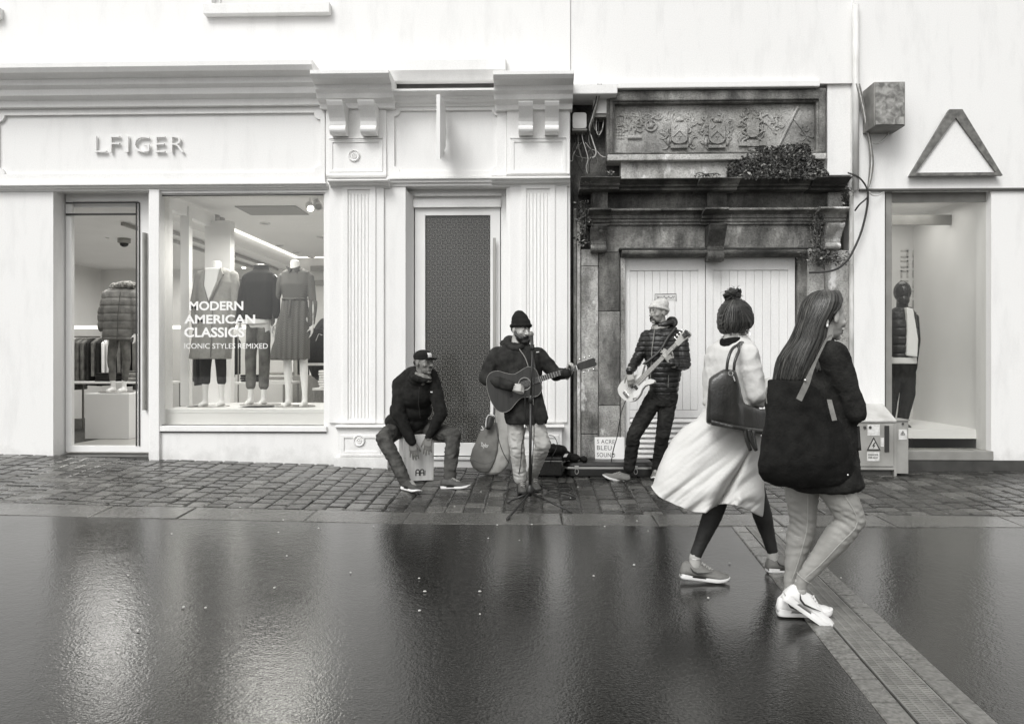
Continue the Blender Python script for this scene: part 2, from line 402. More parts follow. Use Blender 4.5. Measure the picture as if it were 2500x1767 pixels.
# ------------------------------------------------------------ the white painted shop front
def paint(name, v, grime=.06):
    """painted render: fine grain, faint dirt, slight unevenness"""
    m = bpy.data.materials.new(name); m.use_nodes = True; n = m.node_tree.nodes; l = m.node_tree.links; b = n['Principled BSDF']
    tc = n.new('ShaderNodeTexCoord'); mp = n.new('ShaderNodeMapping'); mp.inputs['Scale'].default_value = (3, 3, .7); l.new(tc.outputs['Object'], mp.inputs[0])
    a = n.new('ShaderNodeTexNoise'); a.inputs['Scale'].default_value = 1.6; a.inputs['Detail'].default_value = 8; a.inputs['Roughness'].default_value = .65; l.new(mp.outputs[0], a.inputs['Vector'])
    c = n.new('ShaderNodeTexNoise'); c.inputs['Scale'].default_value = 95; c.inputs['Detail'].default_value = 2; l.new(tc.outputs['Object'], c.inputs['Vector'])
    r = n.new('ShaderNodeValToRGB'); r.color_ramp.elements[0].position = .30; r.color_ramp.elements[1].position = .50
    r.color_ramp.elements[0].color = grey(v-grime); r.color_ramp.elements[1].color = grey(v); l.new(a.outputs[0], r.inputs[0])
    mx = n.new('ShaderNodeMix'); mx.data_type = 'RGBA'; mx.blend_type = 'MULTIPLY'; mx.inputs[0].default_value = .20; l.new(r.outputs[0], mx.inputs[6]); l.new(c.outputs[0], mx.inputs[7]); l.new(mx.outputs[2], b.inputs['Base Color'])
    # splash dirt: broken brownish-grey film reaching knee height, thickest at the foot of the wall
    sp = n.new('ShaderNodeSeparateXYZ'); l.new(tc.outputs['Object'], sp.inputs[0]); d = n.new('ShaderNodeTexNoise'); d.inputs['Scale'].default_value = 5; d.inputs['Detail'].default_value = 9; d.inputs['Roughness'].default_value = .7; l.new(tc.outputs['Object'], d.inputs['Vector'])
    f1 = n.new('ShaderNodeMath'); f1.operation = 'MULTIPLY_ADD'; f1.inputs[1].default_value = -1.1; f1.inputs[2].default_value = .50; l.new(sp.outputs[2], f1.inputs[0])
    f2 = n.new('ShaderNodeMath'); f2.operation = 'ADD'; l.new(f1.outputs[0], f2.inputs[0]); l.new(d.outputs[0], f2.inputs[1])
    r2 = n.new('ShaderNodeMapRange'); r2.inputs[1].default_value = .62; r2.inputs[2].default_value = 1.0; r2.inputs[3].default_value = 0; r2.inputs[4].default_value = .42; l.new(f2.outputs[0], r2.inputs[0])
    m5 = n.new('ShaderNodeMix'); m5.data_type = 'RGBA'; l.new(r2.outputs[0], m5.inputs[0]); l.new(mx.outputs[2], m5.inputs[6]); m5.inputs[7].default_value = grey(.30); l.new(m5.outputs[2], b.inputs['Base Color'])
    b.inputs['Roughness'].default_value = .55
    bp = n.new('ShaderNodeBump'); bp.inputs['Strength'].default_value = .12; bp.inputs['Distance'].default_value = .004; l.new(c.outputs[0], bp.inputs['Height']); l.new(bp.outputs[0], b.inputs['Normal'])
    MATS[name] = m; return m
m_white = paint('white_paint', .89, .085)
m_white2 = paint('white_trim_paint', .90, .06)
m_rubber = mat('black_gasket', .03, .5)
m_glass = glass_mat('window_glass')
m_frame = mat('white_frame', .78, .35, .02, 4)
m_in = mat('interior_white', .74, .6, .02, 2)
m_grey = mat('mid_grey', .25, .5, .03, 8)
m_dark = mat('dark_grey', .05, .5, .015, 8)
m_blind = mat('window_blind', .7, .8, .02, 3)

def wall_grid(mb, xs, zs, holes, Yf, Yb):
    """wall with rectangular openings: xs, zs cut lines; holes = cells (i,j) left open"""
    def full(i, j): return 0 <= i < len(xs)-1 and 0 <= j < len(zs)-1 and (i, j) not in holes
    for i in range(len(xs)-1):
        for j in range(len(zs)-1):
            if not full(i, j): continue
            a, b, c, d = xs[i], xs[i+1], zs[j], zs[j+1]
            mb.add([(a, Yf, c), (b, Yf, c), (b, Yf, d), (a, Yf, d)], [(0, 1, 2, 3)])
            mb.add([(a, Yb, c), (b, Yb, c), (b, Yb, d), (a, Yb, d)], [(3, 2, 1, 0)])
            if not full(i-1, j): mb.add([(a, Yf, c), (a, Yf, d), (a, Yb, d), (a, Yb, c)], [(0, 1, 2, 3)])
            if not full(i+1, j): mb.add([(b, Yf, c), (b, Yb, c), (b, Yb, d), (b, Yf, d)], [(0, 1, 2, 3)])
            if not full(i, j-1): mb.add([(a, Yf, c), (a, Yb, c), (b, Yb, c), (b, Yf, c)], [(0, 1, 2, 3)])
            if not full(i, j+1): mb.add([(a, Yf, d), (b, Yf, d), (b, Yb, d), (a, Yb, d)], [(0, 1, 2, 3)])
def cornice(mb, x0, x1, z0, z1, p, y=0):
    h = z1-z0
    mb.prof([(y+.02, z0), (y-.22*p, z0), (y-.26*p, z0+.18*h), (y-.45*p, z0+.26*h), (y-.5*p, z0+.42*h), (y-.62*p, z0+.5*h), (y-.66*p, z0+.66*h), (y-.92*p, z0+.74*h), (y-p, z0+.86*h), (y-p, z1), (y+.02, z1+.01)], x0, x1)
def bracket(mb, x0, x1, z0, z1, p, y=0):
    """scrolled console: deep at the top, S-curved to a roll at the foot"""
    h = z1-z0; pts = [(y+.01, z1), (y-p, z1)]
    for t in [.0, .1, .2, .3, .4, .5, .58]: pts.append((y-p*(.98-.52*sin(t/.58*pi/2)**1.4), z1-h*(.04+t*1.05)))
    for a in range(-60, 130, 24): pts.append((y-p*.34-.20*p*cos(radians(a)), z0+h*.17-h*.15*sin(radians(a))))
    pts.append((y+.01, z0+.01)); mb.prof(pts, x0, x1)

shop = empty('white_shop', (PX(600), .3, 0.1), 'white shop with fluted pilasters, large display window and narrow dark glazed door', 'building')
ZB = 0.0
def Z(py, px=600, Y=0): return PZ(py, px, Y)
XR = PX(1392)
zt = Z(460, 793)            # underside of the fascia
x_en0, x_en1 = PX(130), PX(363)
x_w0, x_w1 = PX(381), PX(794)
x_d0, x_d1 = PX(990), PX(1236)
z_dt = Z(461, 1100)
z_sill = Z(1053, 600); z_wt = Z(470, 793)
TOP = 8.5
xs = [-14, x_en0, x_en1, x_w0, x_w1, x_d0, x_d1, XR]
zs = [-.3, .12, z_sill, z_wt, zt, z_dt if z_dt > zt+.002 else zt+.01, 4.36]
holes = {(1, 1), (1, 2), (1, 3), (3, 2), (5, 1), (5, 2), (5, 3), (5, 0), (5, 4), (1, 0)}
mb = MB(); wall_grid(mb, xs, zs, holes, 0, .28)
# upper storey with its window openings
uw = [(-13.2, -11.9), (-10.2, -8.9), (-7.4, -6.1), (-3.65, -2.35), (PX(962), PX(1224))]
ux = [-14]+[q for w in uw for q in w]+[XR]
hol = {(2*i+1, 1) for i in range(4)}; hol2 = set()
wall_grid(mb, ux, [4.36, 5.3, 6.9, TOP], hol, 0.0, .28)
wl_ = mb.build('wall', m_white, shop, bevel=.004)
# the gap over the middle bay is no recess: a dark strip paints its shadow
for a, b in uw[:4]:
    MB().box(a-.06, b+.06, -.09, .1, 5.18, 5.297).build('upper_sill', m_white2, shop, bevel=.006)
    MB().prof([(0.01, 6.9), (-.1, 6.92), (-.14, 7.02), (.01, 7.04)], a-.12, b+.12).build('upper_hood', m_white2, shop, bevel=.006)
for a, b in uw[:4]:
    mb = MB()
    mb.box(a, a+.06, .1, .16, 5.3, 6.9); mb.box(b-.06, b, .1, .16, 5.3, 6.9); mb.box(a+.06, b-.06, .1, .16, 5.3, 5.37); mb.box(a+.06, b-.06, .1, .16, 6.83, 6.9); mb.box(a+.06, b-.06, .1, .16, 6.07, 6.12)
    w = mb.build('upper_window', m_frame, shop)
    MB().box(a+.06, b-.06, .12, .13, 5.37, 6.83).build('pane', m_blind, w)
MB().box(-14, XR, .3, 3, 4.4, TOP-.1).build('inner_block', m_in, shop)
# cornices
mb = MB()
zc0 = Z(259, 500, -.05); zc1 = Z(254, 780, -.05); zc = (zc0+zc1)/2+.02
xcl, xcr = PX(769, -.3), PX(957, -.3)
cornice(mb, -14, xcl, Z(247, 500, -.25), Z(150, 500, -.4), .42)       # main cornice over the shop
mcz0 = Z(255, 1090, -.12); mcz1 = Z(218, 1090, -.25)
cornice(mb, PX(950, -.2), PX(1238, -.2), mcz0, mcz1, .26)              # lower one over the middle bay
mb.build('cornice', m_white2, shop, bevel=.003)
mb = MB()
cornice(mb, xcl, xcr, Z(247, 865, -.35), Z(170, 865, -.5), .5); mb.build('pilaster_cornice', m_white2, shop, bevel=.003); mb = MB()
cornice(mb, PX(1205, -.4), XR+.02, Z(250, 1310, -.35), Z(172, 1310, -.5), .5)
mb.build('pilaster_cornice', m_white2, shop, bevel=.003)
mb = MB(); mb.box(PX(957), PX(1236), -.004, .02, 4.355, 4.40); mb.build('painted_shadow_gap', m_dark, shop)  # dark strip painted as the shadow gap above the middle cornice
mb = MB(); mb.prof([(.01, 4.401), (-.10, 4.401), (-.16, 4.50), (-.16, 4.62), (.01, 4.66)], PX(957), PX(1236)); mb.build('upper_ledge', m_white2, shop, bevel=.008)
# fascia frames with notched corners: raised border round each sunk panel
def notch(x0, x1, z0, z1, n, r):
    """rectangle whose corners are bitten out by quarter rounds"""
    o = []
    for cx, cz, a0 in ((x0, z0, 0), (x1, z0, 90), (x1, z1, 180), (x0, z1, 270)):
        pts = [(cx+r*cos(radians(a0+90-k*90/6)), cz+r*sin(radians(a0+90-k*90/6))) for k in range(7)]
        o += pts
    return o
def frame(mb, ox0, ox1, oz0, oz1, ix0, ix1, iz0, iz1, r, y0, y1, notches=True):
    inner = notch(ix0, ix1, iz0, iz1, 0, r) if notches else [(ix0, iz0), (ix1, iz0), (ix1, iz1), (ix0, iz1)]
    mb.poly([[(ox0, oz0), (ox1, oz0), (ox1, oz1), (ox0, oz1)], inner], y0, y1)
mb = MB()
frame(mb, PX(-60), PX(795), Z(446, 793), mcz0+.03, PX(0), PX(784), Z(423, 600), Z(279, 600), .075, -.035, .01)
frame(mb, PX(944), PX(1237), Z(432, 1090), mcz0+.0, PX(964), PX(1214), Z(420, 1090), Z(272, 1090), .06, -.035, .01)
mb.build('fascia_frame', m_white2, shop, bevel=.004)
# mouldings under the fascia
mb = MB()
def small(mb, x0, x1, z0, z1, p):
    h = z1-z0; mb.prof([(.01, z0), (-.2*p, z0), (-.25*p, z0+.25*h), (-.6*p, z0+.35*h), (-.65*p, z0+.6*h), (-p, z0+.7*h), (-p, z0+.93*h), (-.9*p, z1), (.01, z1)], x0, x1)
small(mb, -14, PX(797, -.08), Z(461, 780, -.05), Z(446, 780, -.06), .1)
small(mb, PX(943, -.08), PX(1200, -.08), Z(452, 1100, -.05), Z(431, 1100, -.06), .08)
mb.build('fascia_moulding', m_white2, shop, bevel=.002)
def pilaster(px0, px1, br, ros, capY, ped, sh):
    """pilaster: capital block, paired brackets, mouldings, fluted shaft, pedestal"""
    pm = MB(); mid = (px0+px1)/2; x0, x1 = PX(px0, -.06), PX(px1, -.06)
    pm.box(x0, x1, -.06, .01, Z(428, mid), Z(247, mid))
    pil = pm.build('pilaster', m_white2, shop, bevel=.004)
    for a, b, c, d in br:
        mb = MB(); bracket(mb, PX(a, -.2), PX(b, -.2), Z(d, mid, -.14), Z(c, mid, -.3), .30, -.06); mb.build('bracket', m_white2, pil, bevel=.004)
    mb = MB()
    capx0, capx1, ctop, cbot = capY
    small(mb, PX(capx0, -.14), PX(capx1, -.14), Z(cbot, mid, -.1), Z(ctop, mid, -.14), .17)
    # thin band over the panel and the panel frame
    pa, pb, pt, pbm = sh['panel']
    for k in range(3): mb.box(PX(pa+k*3, -.07), PX(pb-k*3, -.07), -.06-.022+.006*k, -.059, Z(pt+2+k*4, mid, -.06), Z(pt-1+k*4, mid, -.06))
    frame(mb, PX(pa, -.07), PX(pb, -.07), Z(pbm, mid), Z(pt+8, mid), PX(pa+9, -.07), PX(pb-9, -.07), Z(pbm-7, mid), Z(pt+14, mid), 0, -.072, -.059, False)
    mb.build('capital', m_white2, pil, bevel=.003)
    # shaft
    s0, s1, st, sb = sh['shaft']; mb = MB()
    mb.box(PX(px0+8, -.03), PX(px1-6, -.03), -.03, .01, Z(sb, mid), Z(cbot-2, mid))
    zt_, zb_ = Z(st, mid), Z(sb, mid)
    frame(mb, PX(s0-7, -.045), PX(s1+7, -.045), zb_+.001, zt_+.07, PX(s0+6, -.045), PX(s1-6, -.045), zb_+.03, zt_, 0, -.047, -.0295, False)
    nfl = 6
    for k in range(nfl):
        a = PX(s0+8, -.05)+(PX(s1-8, -.05)-PX(s0+8, -.05))*(k+.12)/nfl; b = PX(s0+8, -.05)+(PX(s1-8, -.05)-PX(s0+8, -.05))*(k+.78)/nfl; c = (a+b)/2
        mb.add([(a, -.029, zb_+.06), (c, -.041, zb_+.06), (b, -.029, zb_+.06), (a, -.029, zt_-.05), (c, -.041, zt_-.05), (b, -.029, zt_-.05)], [(0, 1, 4, 3), (1, 2, 5, 4), (0, 2, 1), (3, 4, 5)])
    mb.build('shaft', m_white2, pil, bevel=.002)
    # pedestal
    p0, p1, t, b_, bot = ped; mb = MB()
    mb.box(PX(p0, -.09), PX(p1, -.09), -.09, .01, Z(b_+2, mid), Z(t, mid)); mb.box(PX(p0-9, -.12), PX(p1+9, -.12), -.12, .01, -.2, Z(b_, mid))
    small(mb, PX(p0-6, -.12), PX(p1+6, -.12), Z(t+14, mid, -.1), Z(t-2, mid, -.1), .14)
    frame(mb, PX(p0+8, -.1), PX(p1-8, -.1), Z(b_-6, mid), Z(t+20, mid), PX(p0+16, -.1), PX(p1-16, -.1), Z(b_-14, mid), Z(t+27, mid), 0, -.102, -.089, False)
    mb.box(PX(p0+4, -.12), PX(p1-4, -.12), -.108, -.089, Z(b_-2, mid), Z(b_-7, mid))
    mb.build('pedestal', m_white2, pil, bevel=.003)
    for (cx, cy, r, Y) in ros:
        c = P(cx, cy, Y); M = Matrix.Translation(c) @ Matrix.Rotation(pi/2, 4, 'X')
        mb = MB().lathe([(.001, -.01), (r, -.01), (r, .012), (r*.86, .024), (r*.7, .012), (r*.66, .006), (r*.5, .006), (r*.42, .02), (r*.3, .02), (r*.24, .008), (r*.14, .02), (.001, .024)], 28, M)
        mb.build('rosette', m_white2, pil, smooth=False)
    return pil
pilaster(795, 943, [(805, 844, 248, 332), (880, 919, 248, 332)], [(865, 381, .066, -.06), (877, 1075, .066, -.09)], (801, 948, 438, 456), (824, 937, 1040, 1113, 1131), {'panel': (803, 934, 338, 424), 'shaft': (843, 910, 465, 1032)})
pilaster(1237, 1391, [(1266, 1301, 251, 330), (1330, 1364, 251, 330)], [], (1199, 1392, 431, 452), (1262, 1372, 1040, 1113, 1135), {'panel': (1246, 1382, 337, 427), 'shaft': (1279, 1348, 463, 1030)})
# torus over the first capital moulding
MB().tube([(PX(797, -.1), -.075, Z(432, 865)), (PX(943, -.1), -.075, Z(432, 865))], .028, 12).build('torus_moulding', m_white2, shop)
# --- shop sign letters standing off the fascia
for ch, a, b in (('L', 228, 258), ('F', 266, 290), ('I', 303, 312), ('G', 324, 363), ('E', 377, 401), ('R', 415, 447)):
    p0 = P(a, 371, -.055); p1 = P(b, 331, -.055); p0.y = -.03
    text_fit(ch, 'sign_letter', p0, p1, .03, m_white2, shop, -.014, R=None)
# --- projecting blade sign over the door (hangs edge-on)
bs = empty('projecting_sign', P(1084, 300, -.04), 'thin white blade sign seen edge-on, fixed to the panel over the dark door', 'sign')
p = P(1083, 300, -.03); xb = p.x
mb = MB()
mb.poly([[(-.62, Z(392, 1093, -.6)), (-.62, Z(232, 1093, -.6)), (-.1, Z(262, 1084, -.1)), (-.1, Z(360, 1084, -.1))]], -.02, .02, Matrix.Translation((PX(1084, -.1), 0, 0)) @ Matrix(((0, 1, 0, 0), (1, 0, 0, 0), (0, 0, 1, 0), (0, 0, 0, 1))))
mb.build('sign_board', m_frame, bs, bevel=.003)
mb = MB(); mb.box(xb-.055, xb-.028, -.03, -.001, Z(362, 1083), Z(246, 1083)); mb.build('wall_plate', m_grey, bs, bevel=.002)
mb = MB(); mb.box(xb-.06, xb-.01, -.12, -.02, Z(310, 1083), Z(303, 1083)); mb.build('clip', m_frame, bs); mb = MB(); mb.box(xb-.06, xb-.01, -.12, -.02, Z(372, 1083), Z(362, 1083)); mb.build('clip', m_frame, bs)
# --- the narrow door bay
xi0, xi1 = PX(1010, .18), PX(1223, .18)
zdt = z_dt
mb = MB()
mb.add([(x_d0, .0, -.2), (xi0, .18, -.2), (xi0, .18, 3.18), (x_d0, .0, zdt)], [(0, 1, 2, 3)])
mb.box(xi0-.3, xi0, .18, .28, -.2, 3.4); mb.box(xi1, xi1+.3, .18, .28, -.2, 3.4)
lz0, lz1 = Z(506, 1110, .2), Z(487, 1110, .2)
mb.box(xi0, xi1, .2, .4, lz0, 3.6)
mb.box(xi0, xi1, .15, .2, Z(506, 1110, .15), Z(487, 1110, .15)); mb.box(x_d0, x_d1, .17, .2, Z(478, 1110, .17), 3.5)
mb.box(PX(1008), PX(1224), .14, .17, Z(479, 1110, .15), Z(472, 1110, .15))
mb.build('door_reveal', m_white2, shop, bevel=.004)
dY = .2
dx0, dx1 = PX(1013, dY), PX(1221, dY); gx0, gx1 = PX(1038, dY), PX(1197, dY)
dz0, dz1 = Z(1112, 1110, dY), Z(508, 1110, dY); gz0, gz1 = Z(1081, 1110, dY), Z(526, 1110, dY)
mb = MB(); frame(mb, dx0, dx1, dz0, dz1, gx0, gx1, gz0, gz1, 0, dY, dY+.05, False)
door = mb.build('door', m_frame, shop, bevel=.003)
MB().box(dx0-.03, dx1+.03, dY+.052, dY+.09, dz0-.05, dz1+.03).build('door_gap', m_rubber, door)
mb = MB(); mb.box(dx0-.06, dx1+.06, dY-.06, dY+.06, Z(1121, 1110, dY), Z(1115, 1110, dY)); mb.box(dx0-.06, dx1+.06, dY-.04, dY+.06, -.2, Z(1122.5, 1110, dY)); mb.build('threshold', m_frame, door, bevel=.003)
def meander(name):
    """dark film printed with a fine interlocking key pattern"""
    m = bpy.data.materials.new(name); m.use_nodes = True; n = m.node_tree.nodes; l = m.node_tree.links; b = n['Principled BSDF']
    tc = n.new('ShaderNodeTexCoord'); sp = n.new('ShaderNodeSeparateXYZ'); l.new(tc.outputs['Object'], sp.inputs[0])
    def M_(op, a, c=None, d=None):
        q = n.new('ShaderNodeMath'); q.operation = op
        for i, v in enumerate((a, c, d)):
            if v is None: continue
            if isinstance(v, (int, float)): q.inputs[i].default_value = v
            else: l.new(v, q.inputs[i])
        return q.outputs[0]
    sc = 1/.06
    x = M_('MULTIPLY', sp.outputs[0], sc); z = M_('MULTIPLY', sp.outputs[2], sc)
    ix = M_('FLOOR', x); iz = M_('FLOOR', z); par = M_('MODULO', M_('ABSOLUTE', M_('ADD', ix, iz)), 2)
    fx = M_('FRACT', x); fz = M_('FRACT', z)
    # every other cell is turned: swap u and v
    u = M_('ADD', M_('MULTIPLY', fx, M_('SUBTRACT', 1, par)), M_('MULTIPLY', fz, par)); v = M_('ADD', M_('MULTIPLY', fz, M_('SUBTRACT', 1, par)), M_('MULTIPLY', fx, par))
    d = M_('MAXIMUM', M_('ABSOLUTE', M_('SUBTRACT', u, .5)), M_('ABSOLUTE', M_('SUBTRACT', v, .5)))
    ring = M_('GREATER_THAN', M_('FRACT', M_('MULTIPLY', M_('ADD', d, M_('MULTIPLY', M_('GREATER_THAN', u, .5), .0833)), 4)), .58)
    bar = M_('LESS_THAN', M_('ABSOLUTE', M_('SUBTRACT', v, .5)), .09)
    k = M_('MAXIMUM', ring, M_('MULTIPLY', bar, M_('GREATER_THAN', u, .55)))
    r = n.new('ShaderNodeMix'); r.data_type = 'RGBA'; l.new(k, r.inputs[0]); r.inputs[6].default_value = grey(.012); r.inputs[7].default_value = grey(.12)
    l.new(r.outputs[2], b.inputs['Base Color']); b.inputs['Roughness'].default_value = .12
    return m
m_key = meander('key_pattern_film')
pn = MB().box(gx0+.001, gx1-.001, dY+.03, dY+.045, gz0+.001, gz1-.001).build('pane', m_key, door)
mb = MB(); hx = (PX(1203, dY-.06)+PX(1211, dY-.06))/2
mb.box(hx-.016, hx+.016, dY-.075, dY-.045, Z(870, 1206, dY-.06), Z(581, 1206, dY-.06))
for zz in (610, 840): mb.box(hx-.01, hx+.01, dY-.05, dY+.002, Z(zz+4, 1206, dY), Z(zz-4, 1206, dY))
mb.build('handle', mat('handle_steel', .35, .35, metal=.6), door, bevel=.003)
# --- display window frame, glass and stall riser
wf = MB(); Yw = .06
zs0, zs1 = Z(1038, 600, Yw), Z(477, 600, Yw)
frame(wf, PX(381, Yw)-.06, PX(796, Yw)+.02, Z(1053, 600, Yw), Z(462, 600, Yw), PX(381, Yw), PX(792, Yw), zs0, zs1, 0, Yw-.03, Yw+.06, False)
fr = wf.build('display_window', m_frame, shop, bevel=.003)
g = MB(); x0, x1 = PX(381, Yw), PX(792, Yw)
g.box(x0+.002, x0+.011, Yw-.032, Yw-.02, zs0, zs1); g.box(x0+.011, x1, Yw-.032, Yw-.02, zs1-.011, zs1-.002); g.box(x0+.011, x1, Yw-.032, Yw-.02, zs0+.002, zs0+.008)
g.build('gasket', m_rubber, fr)
MB().box(x0, x1, Yw+.02, Yw+.028, zs0, zs1).build('pane', m_glass, fr)
mb = MB(); mb.box(PX(385, -.01), PX(796, -.01), -.012, .01, Z(1056, 600), Z(1054, 600)); mb.build('sill_shadow_strip', m_dark, fr)  # dark strip drawn as the shadow line under the sill
MB().box(PX(385, -.03), PX(797, -.03), -.035, .01, Z(1052.5, 600), Z(1040, 600)).build('sill', m_white2, fr, bevel=.004)
# corner post at the entrance, standing a little forward
MB().box(PX(364, -.04), PX(389, -.04), -.045, .3, -.2, zt-.003).build('corner_post', m_white2, shop, bevel=.008)
# lettering on the glass
m_vinyl = mat('white_vinyl', .85, .5)
GY = Yw-.003
for t, a, b, c, d, off, spc in (('MODERN', 462, 594, 758, 735, .028, 1), ('AMERICAN', 450, 623, 790.5, 768, .028, 1), ('CLASSICS', 450, 597, 823.5, 799, .028, 1), ('ICONIC STYLES REMIXED', 450, 654, 851, 838, 0, 1)):
    p0 = P(a, c, Yw+.018); p1 = P(b, d, Yw+.018); text_fit(t, 'window_lettering', p0, p1, .002, m_vinyl, fr, off)
# --- glazed entrance bay on the far left
en = MB(); Ye = .22
exl, exr = PX(246-60, Ye), PX(352, Ye)
frame(en, x_en0+.01, x_en1-.0, Z(1104, 300, .2), zt, x_en0+.08, PX(336, Ye), Z(1088, 300, Ye), Z(491, 300, Ye), 0, Ye, Ye+.06, False)
ed = en.build('entrance_frame', m_frame, shop, bevel=.003)
g = MB()
for px in (334, 341): g.box(PX(px, Ye)-.008, PX(px, Ye)+.006, Ye-.012, Ye-.001, Z(1088, 300, Ye), Z(496, 300, Ye))
g.box(x_en0+.02, PX(341, Ye), Ye-.012, Ye-.001, Z(497, 300, Ye), Z(494, 300, Ye)); g.box(x_en0+.02, PX(334, Ye), Ye-.012, Ye-.001, Z(526, 300, Ye), Z(521, 300, Ye))
g.build('gasket', m_rubber, ed)
mb = MB(); mb.box(PX(352, Ye-.05)-.012, PX(352, Ye-.05)+.012, Ye-.07, Ye-.001, Z(1000, 352, Ye), Z(570, 352, Ye)); mb.build('door_pull', m_grey, ed)
MB().box(x_en0, x_en1, .28, .5, zt-.1, 3.9).build('entrance_lintel', m_in, shop)
# dark matwell and threshold strip
mb = MB(); mb.box(x_en0, x_en1, .0, .6, ground(-4.6, 0)-.02, ground(-4.6, 0)+.02); mb.build('entrance_mat', m_dark, shop)
MB().box(x_en0+.02, x_en1-.03, .55, .6, ground(-4.6, 0)+.02, ground(-4.6, 0)+.045).build('threshold_strip', m_frame, shop)
# ------------------------------------------------------------ inside the white shop
FZ = ground(-4.6, 0)+.03; CZ = 3.32; YB = 6.5
xl, xr = -8.5, PX(985)
mb = MB(); mb.box(xl, xr, .28, YB, FZ-.1, FZ); mb.build('shop_floor', mat('shop_floor', .34, .3, .03, 2), shop)
mb = MB(); mb.box(-4.62, xr, .28, YB, CZ, CZ+.1); mb.box(xl, -4.62, .28, YB, CZ-.22, CZ+.1); mb.build('ceiling', m_in, shop)
mb = MB(); mb.box(xl-.1, xl, .28, YB, FZ, CZ); mb.box(xr, xr+.1, .28, YB, FZ, CZ); mb.box(xl, xr, YB, YB+.1, FZ, CZ); mb.build('inner_wall', mat('inner_wall', .66, .6, .04, 1.5), shop)
MB().box(-4.62, -4.56, .4, YB-.1, CZ-.02, CZ+.001).build('cove_light', emit('cove_emit', 1.6), shop)
MB().box(-4.56, xr, YB-.16, YB-.1, CZ-.02, CZ-.001).build('cove_light', MATS['cove_emit'], shop)
MB().box(xl, -4.9, 5.4, 5.46, 1.9, 1.96).build('wall_strip_light', MATS['cove_emit'], shop)
m_dk2 = mat('ceiling_grille_grey', .22, .6)  # plain mid grey of the ceiling grille
mb = MB(); p = P(500, 480, 2.4); mb.box(-3.9, -3.1, 1.35, 1.95, CZ-.012, CZ-.001); mb.build('ceiling_grille', m_dk2, shop)
MB().box(-4.0, -2.3, .35, .72, CZ-.03, CZ-.001).build('ceiling_panel', mat('ceiling_pale', .82, .7), shop)
# display plinth inside the window
Zp = P(600, 992, .62).z
MB().box(PX(386), PX(985), .12, 1.55, Zp-.05, Zp).build('display_platform', m_in, shop, bevel=.004)
MB().box(PX(388), PX(985), .122, 1.5, FZ, Zp-.051).build('platform_base', m_in, shop)
# glazed side screen of the display
mb = MB(); sx = PX(397, .1)
mb.box(sx-.09, sx-.03, .1, .2, Zp, 3.2); mb.box(sx-.09, sx+.02, .75, .85, Zp, 3.2); mb.box(sx-.09, sx+.0, .12, 1.6, 3.08, 3.25)
mb.box(sx-.08, sx+.26, 1.45, 1.6, Zp, 3.15)
mb.build('side_screen', m_frame, shop, bevel=.004)
MB().box(sx-.03, sx-.018, .86, .875, Zp, 3.1).build('screen_joint', m_dark, shop)
m_lamp = emit('lamp_lit', 8)
def downlight(px, py, group='round lamps set in the shop ceiling'):
    lo, hi = .3, 20
    Y = CAM.y+(CZ-CAM.z)*FPX/(883.5-py)*1.0; p = P(px, py, Y); p.z = CZ
    t = empty('ceiling_light', (p.x, p.y, CZ-.03), 'small round lit lamp set flush in the white shop ceiling', 'ceiling light', group)
    M = Matrix.Translation((p.x, p.y, CZ-.02))
    MB().lathe([(.075, .0), (.075, .018), (.05, .018), (.05, .0)], 16, M).build('trim', m_in, t)
    MB().lathe([(.001, .004), (.05, .004), (.05, .012), (.001, .012)], 16, M).build('bulb', m_lamp, t)
for a, b in ((647, 541), (785, 575), (682, 595), (723, 612), (761, 625)): downlight(a, b)
m_spot = mat('spot_white', .7, .4)
def track_spot(px, py, Y, lab, lit=True, down=.35):
    p = P(px, py, Y); t = empty('track_spotlight', (p.x, p.y, p.z), lab, 'spotlight', 'spotlights on the shop ceiling tracks')
    d = Vector((.35, -.75, -.45)).normalized(); M = Matrix.Translation(p) @ d.to_track_quat('Z', 'Y').to_matrix().to_4x4()
    MB().lathe([(.02, -.11), (.045, -.1), (.05, .05), (.042, .05), (.04, .03)], 14, M).build('lamp_housing', m_spot, t, smooth=True)
    MB().lathe([(.001, .034), (.04, .034), (.001, .036)], 14, M).build('bulb', m_lamp if lit else m_grey, t)
    MB().tube([p, (p.x, p.y, CZ)], .008, 6).build('stem', m_spot, t)
track_spot(757, 507, .8, 'white spotlight hanging close behind the top right of the window, shining out')
track_spot(776, 502, .9, 'white spotlight beside the shining one, turned away from the window', False)
track_spot(262, 571, 2.5, 'lit spotlight seen through the entrance at the far left')
track_spot(513, 627, 5.2, 'lit spotlight left of the blazer mannequin neck')
track_spot(562, 637, 5.6, 'lit spotlight right of the blazer mannequin neck')
track_spot(580, 641, 5.9, 'lit spotlight halfway between the blazer and the roll-neck mannequin')
track_spot(595, 650, 6.2, 'lowest lit spotlight left of the roll-neck collar')
for x_, n_ in ((-5.3, 0), (-4.95, 1)):
    t = MB().box(x_-.02, x_+.02, 1.2, 6.3, CZ-.27, CZ-.23).build('light_track', m_grey)
    tag(t, ['dark lighting track on the ceiling, the one nearer the shop side wall', 'dark lighting track on the ceiling, the one nearer the glowing cove'][n_], 'light track', 'lighting tracks on the shop ceiling')
def dome(px, py, Y, lab, z=CZ):
    p = P(px, py, Y); t = empty('dome_camera', (p.x, p.y, p.z), lab, 'security camera', 'dome cameras on the shop ceiling')
    M = Matrix.Translation((p.x, p.y, z-.06))
    MB().lathe([(.09, .06), (.09, .0), (.065, -.01)], 18, M).build('housing', m_grey, t, smooth=True)
    MB().lathe([(.062, -.008), (.055, -.04), (.03, -.06), (.001, -.066)], 18, M).build('dome', mat('dome_black', .01, .1), t, smooth=True)
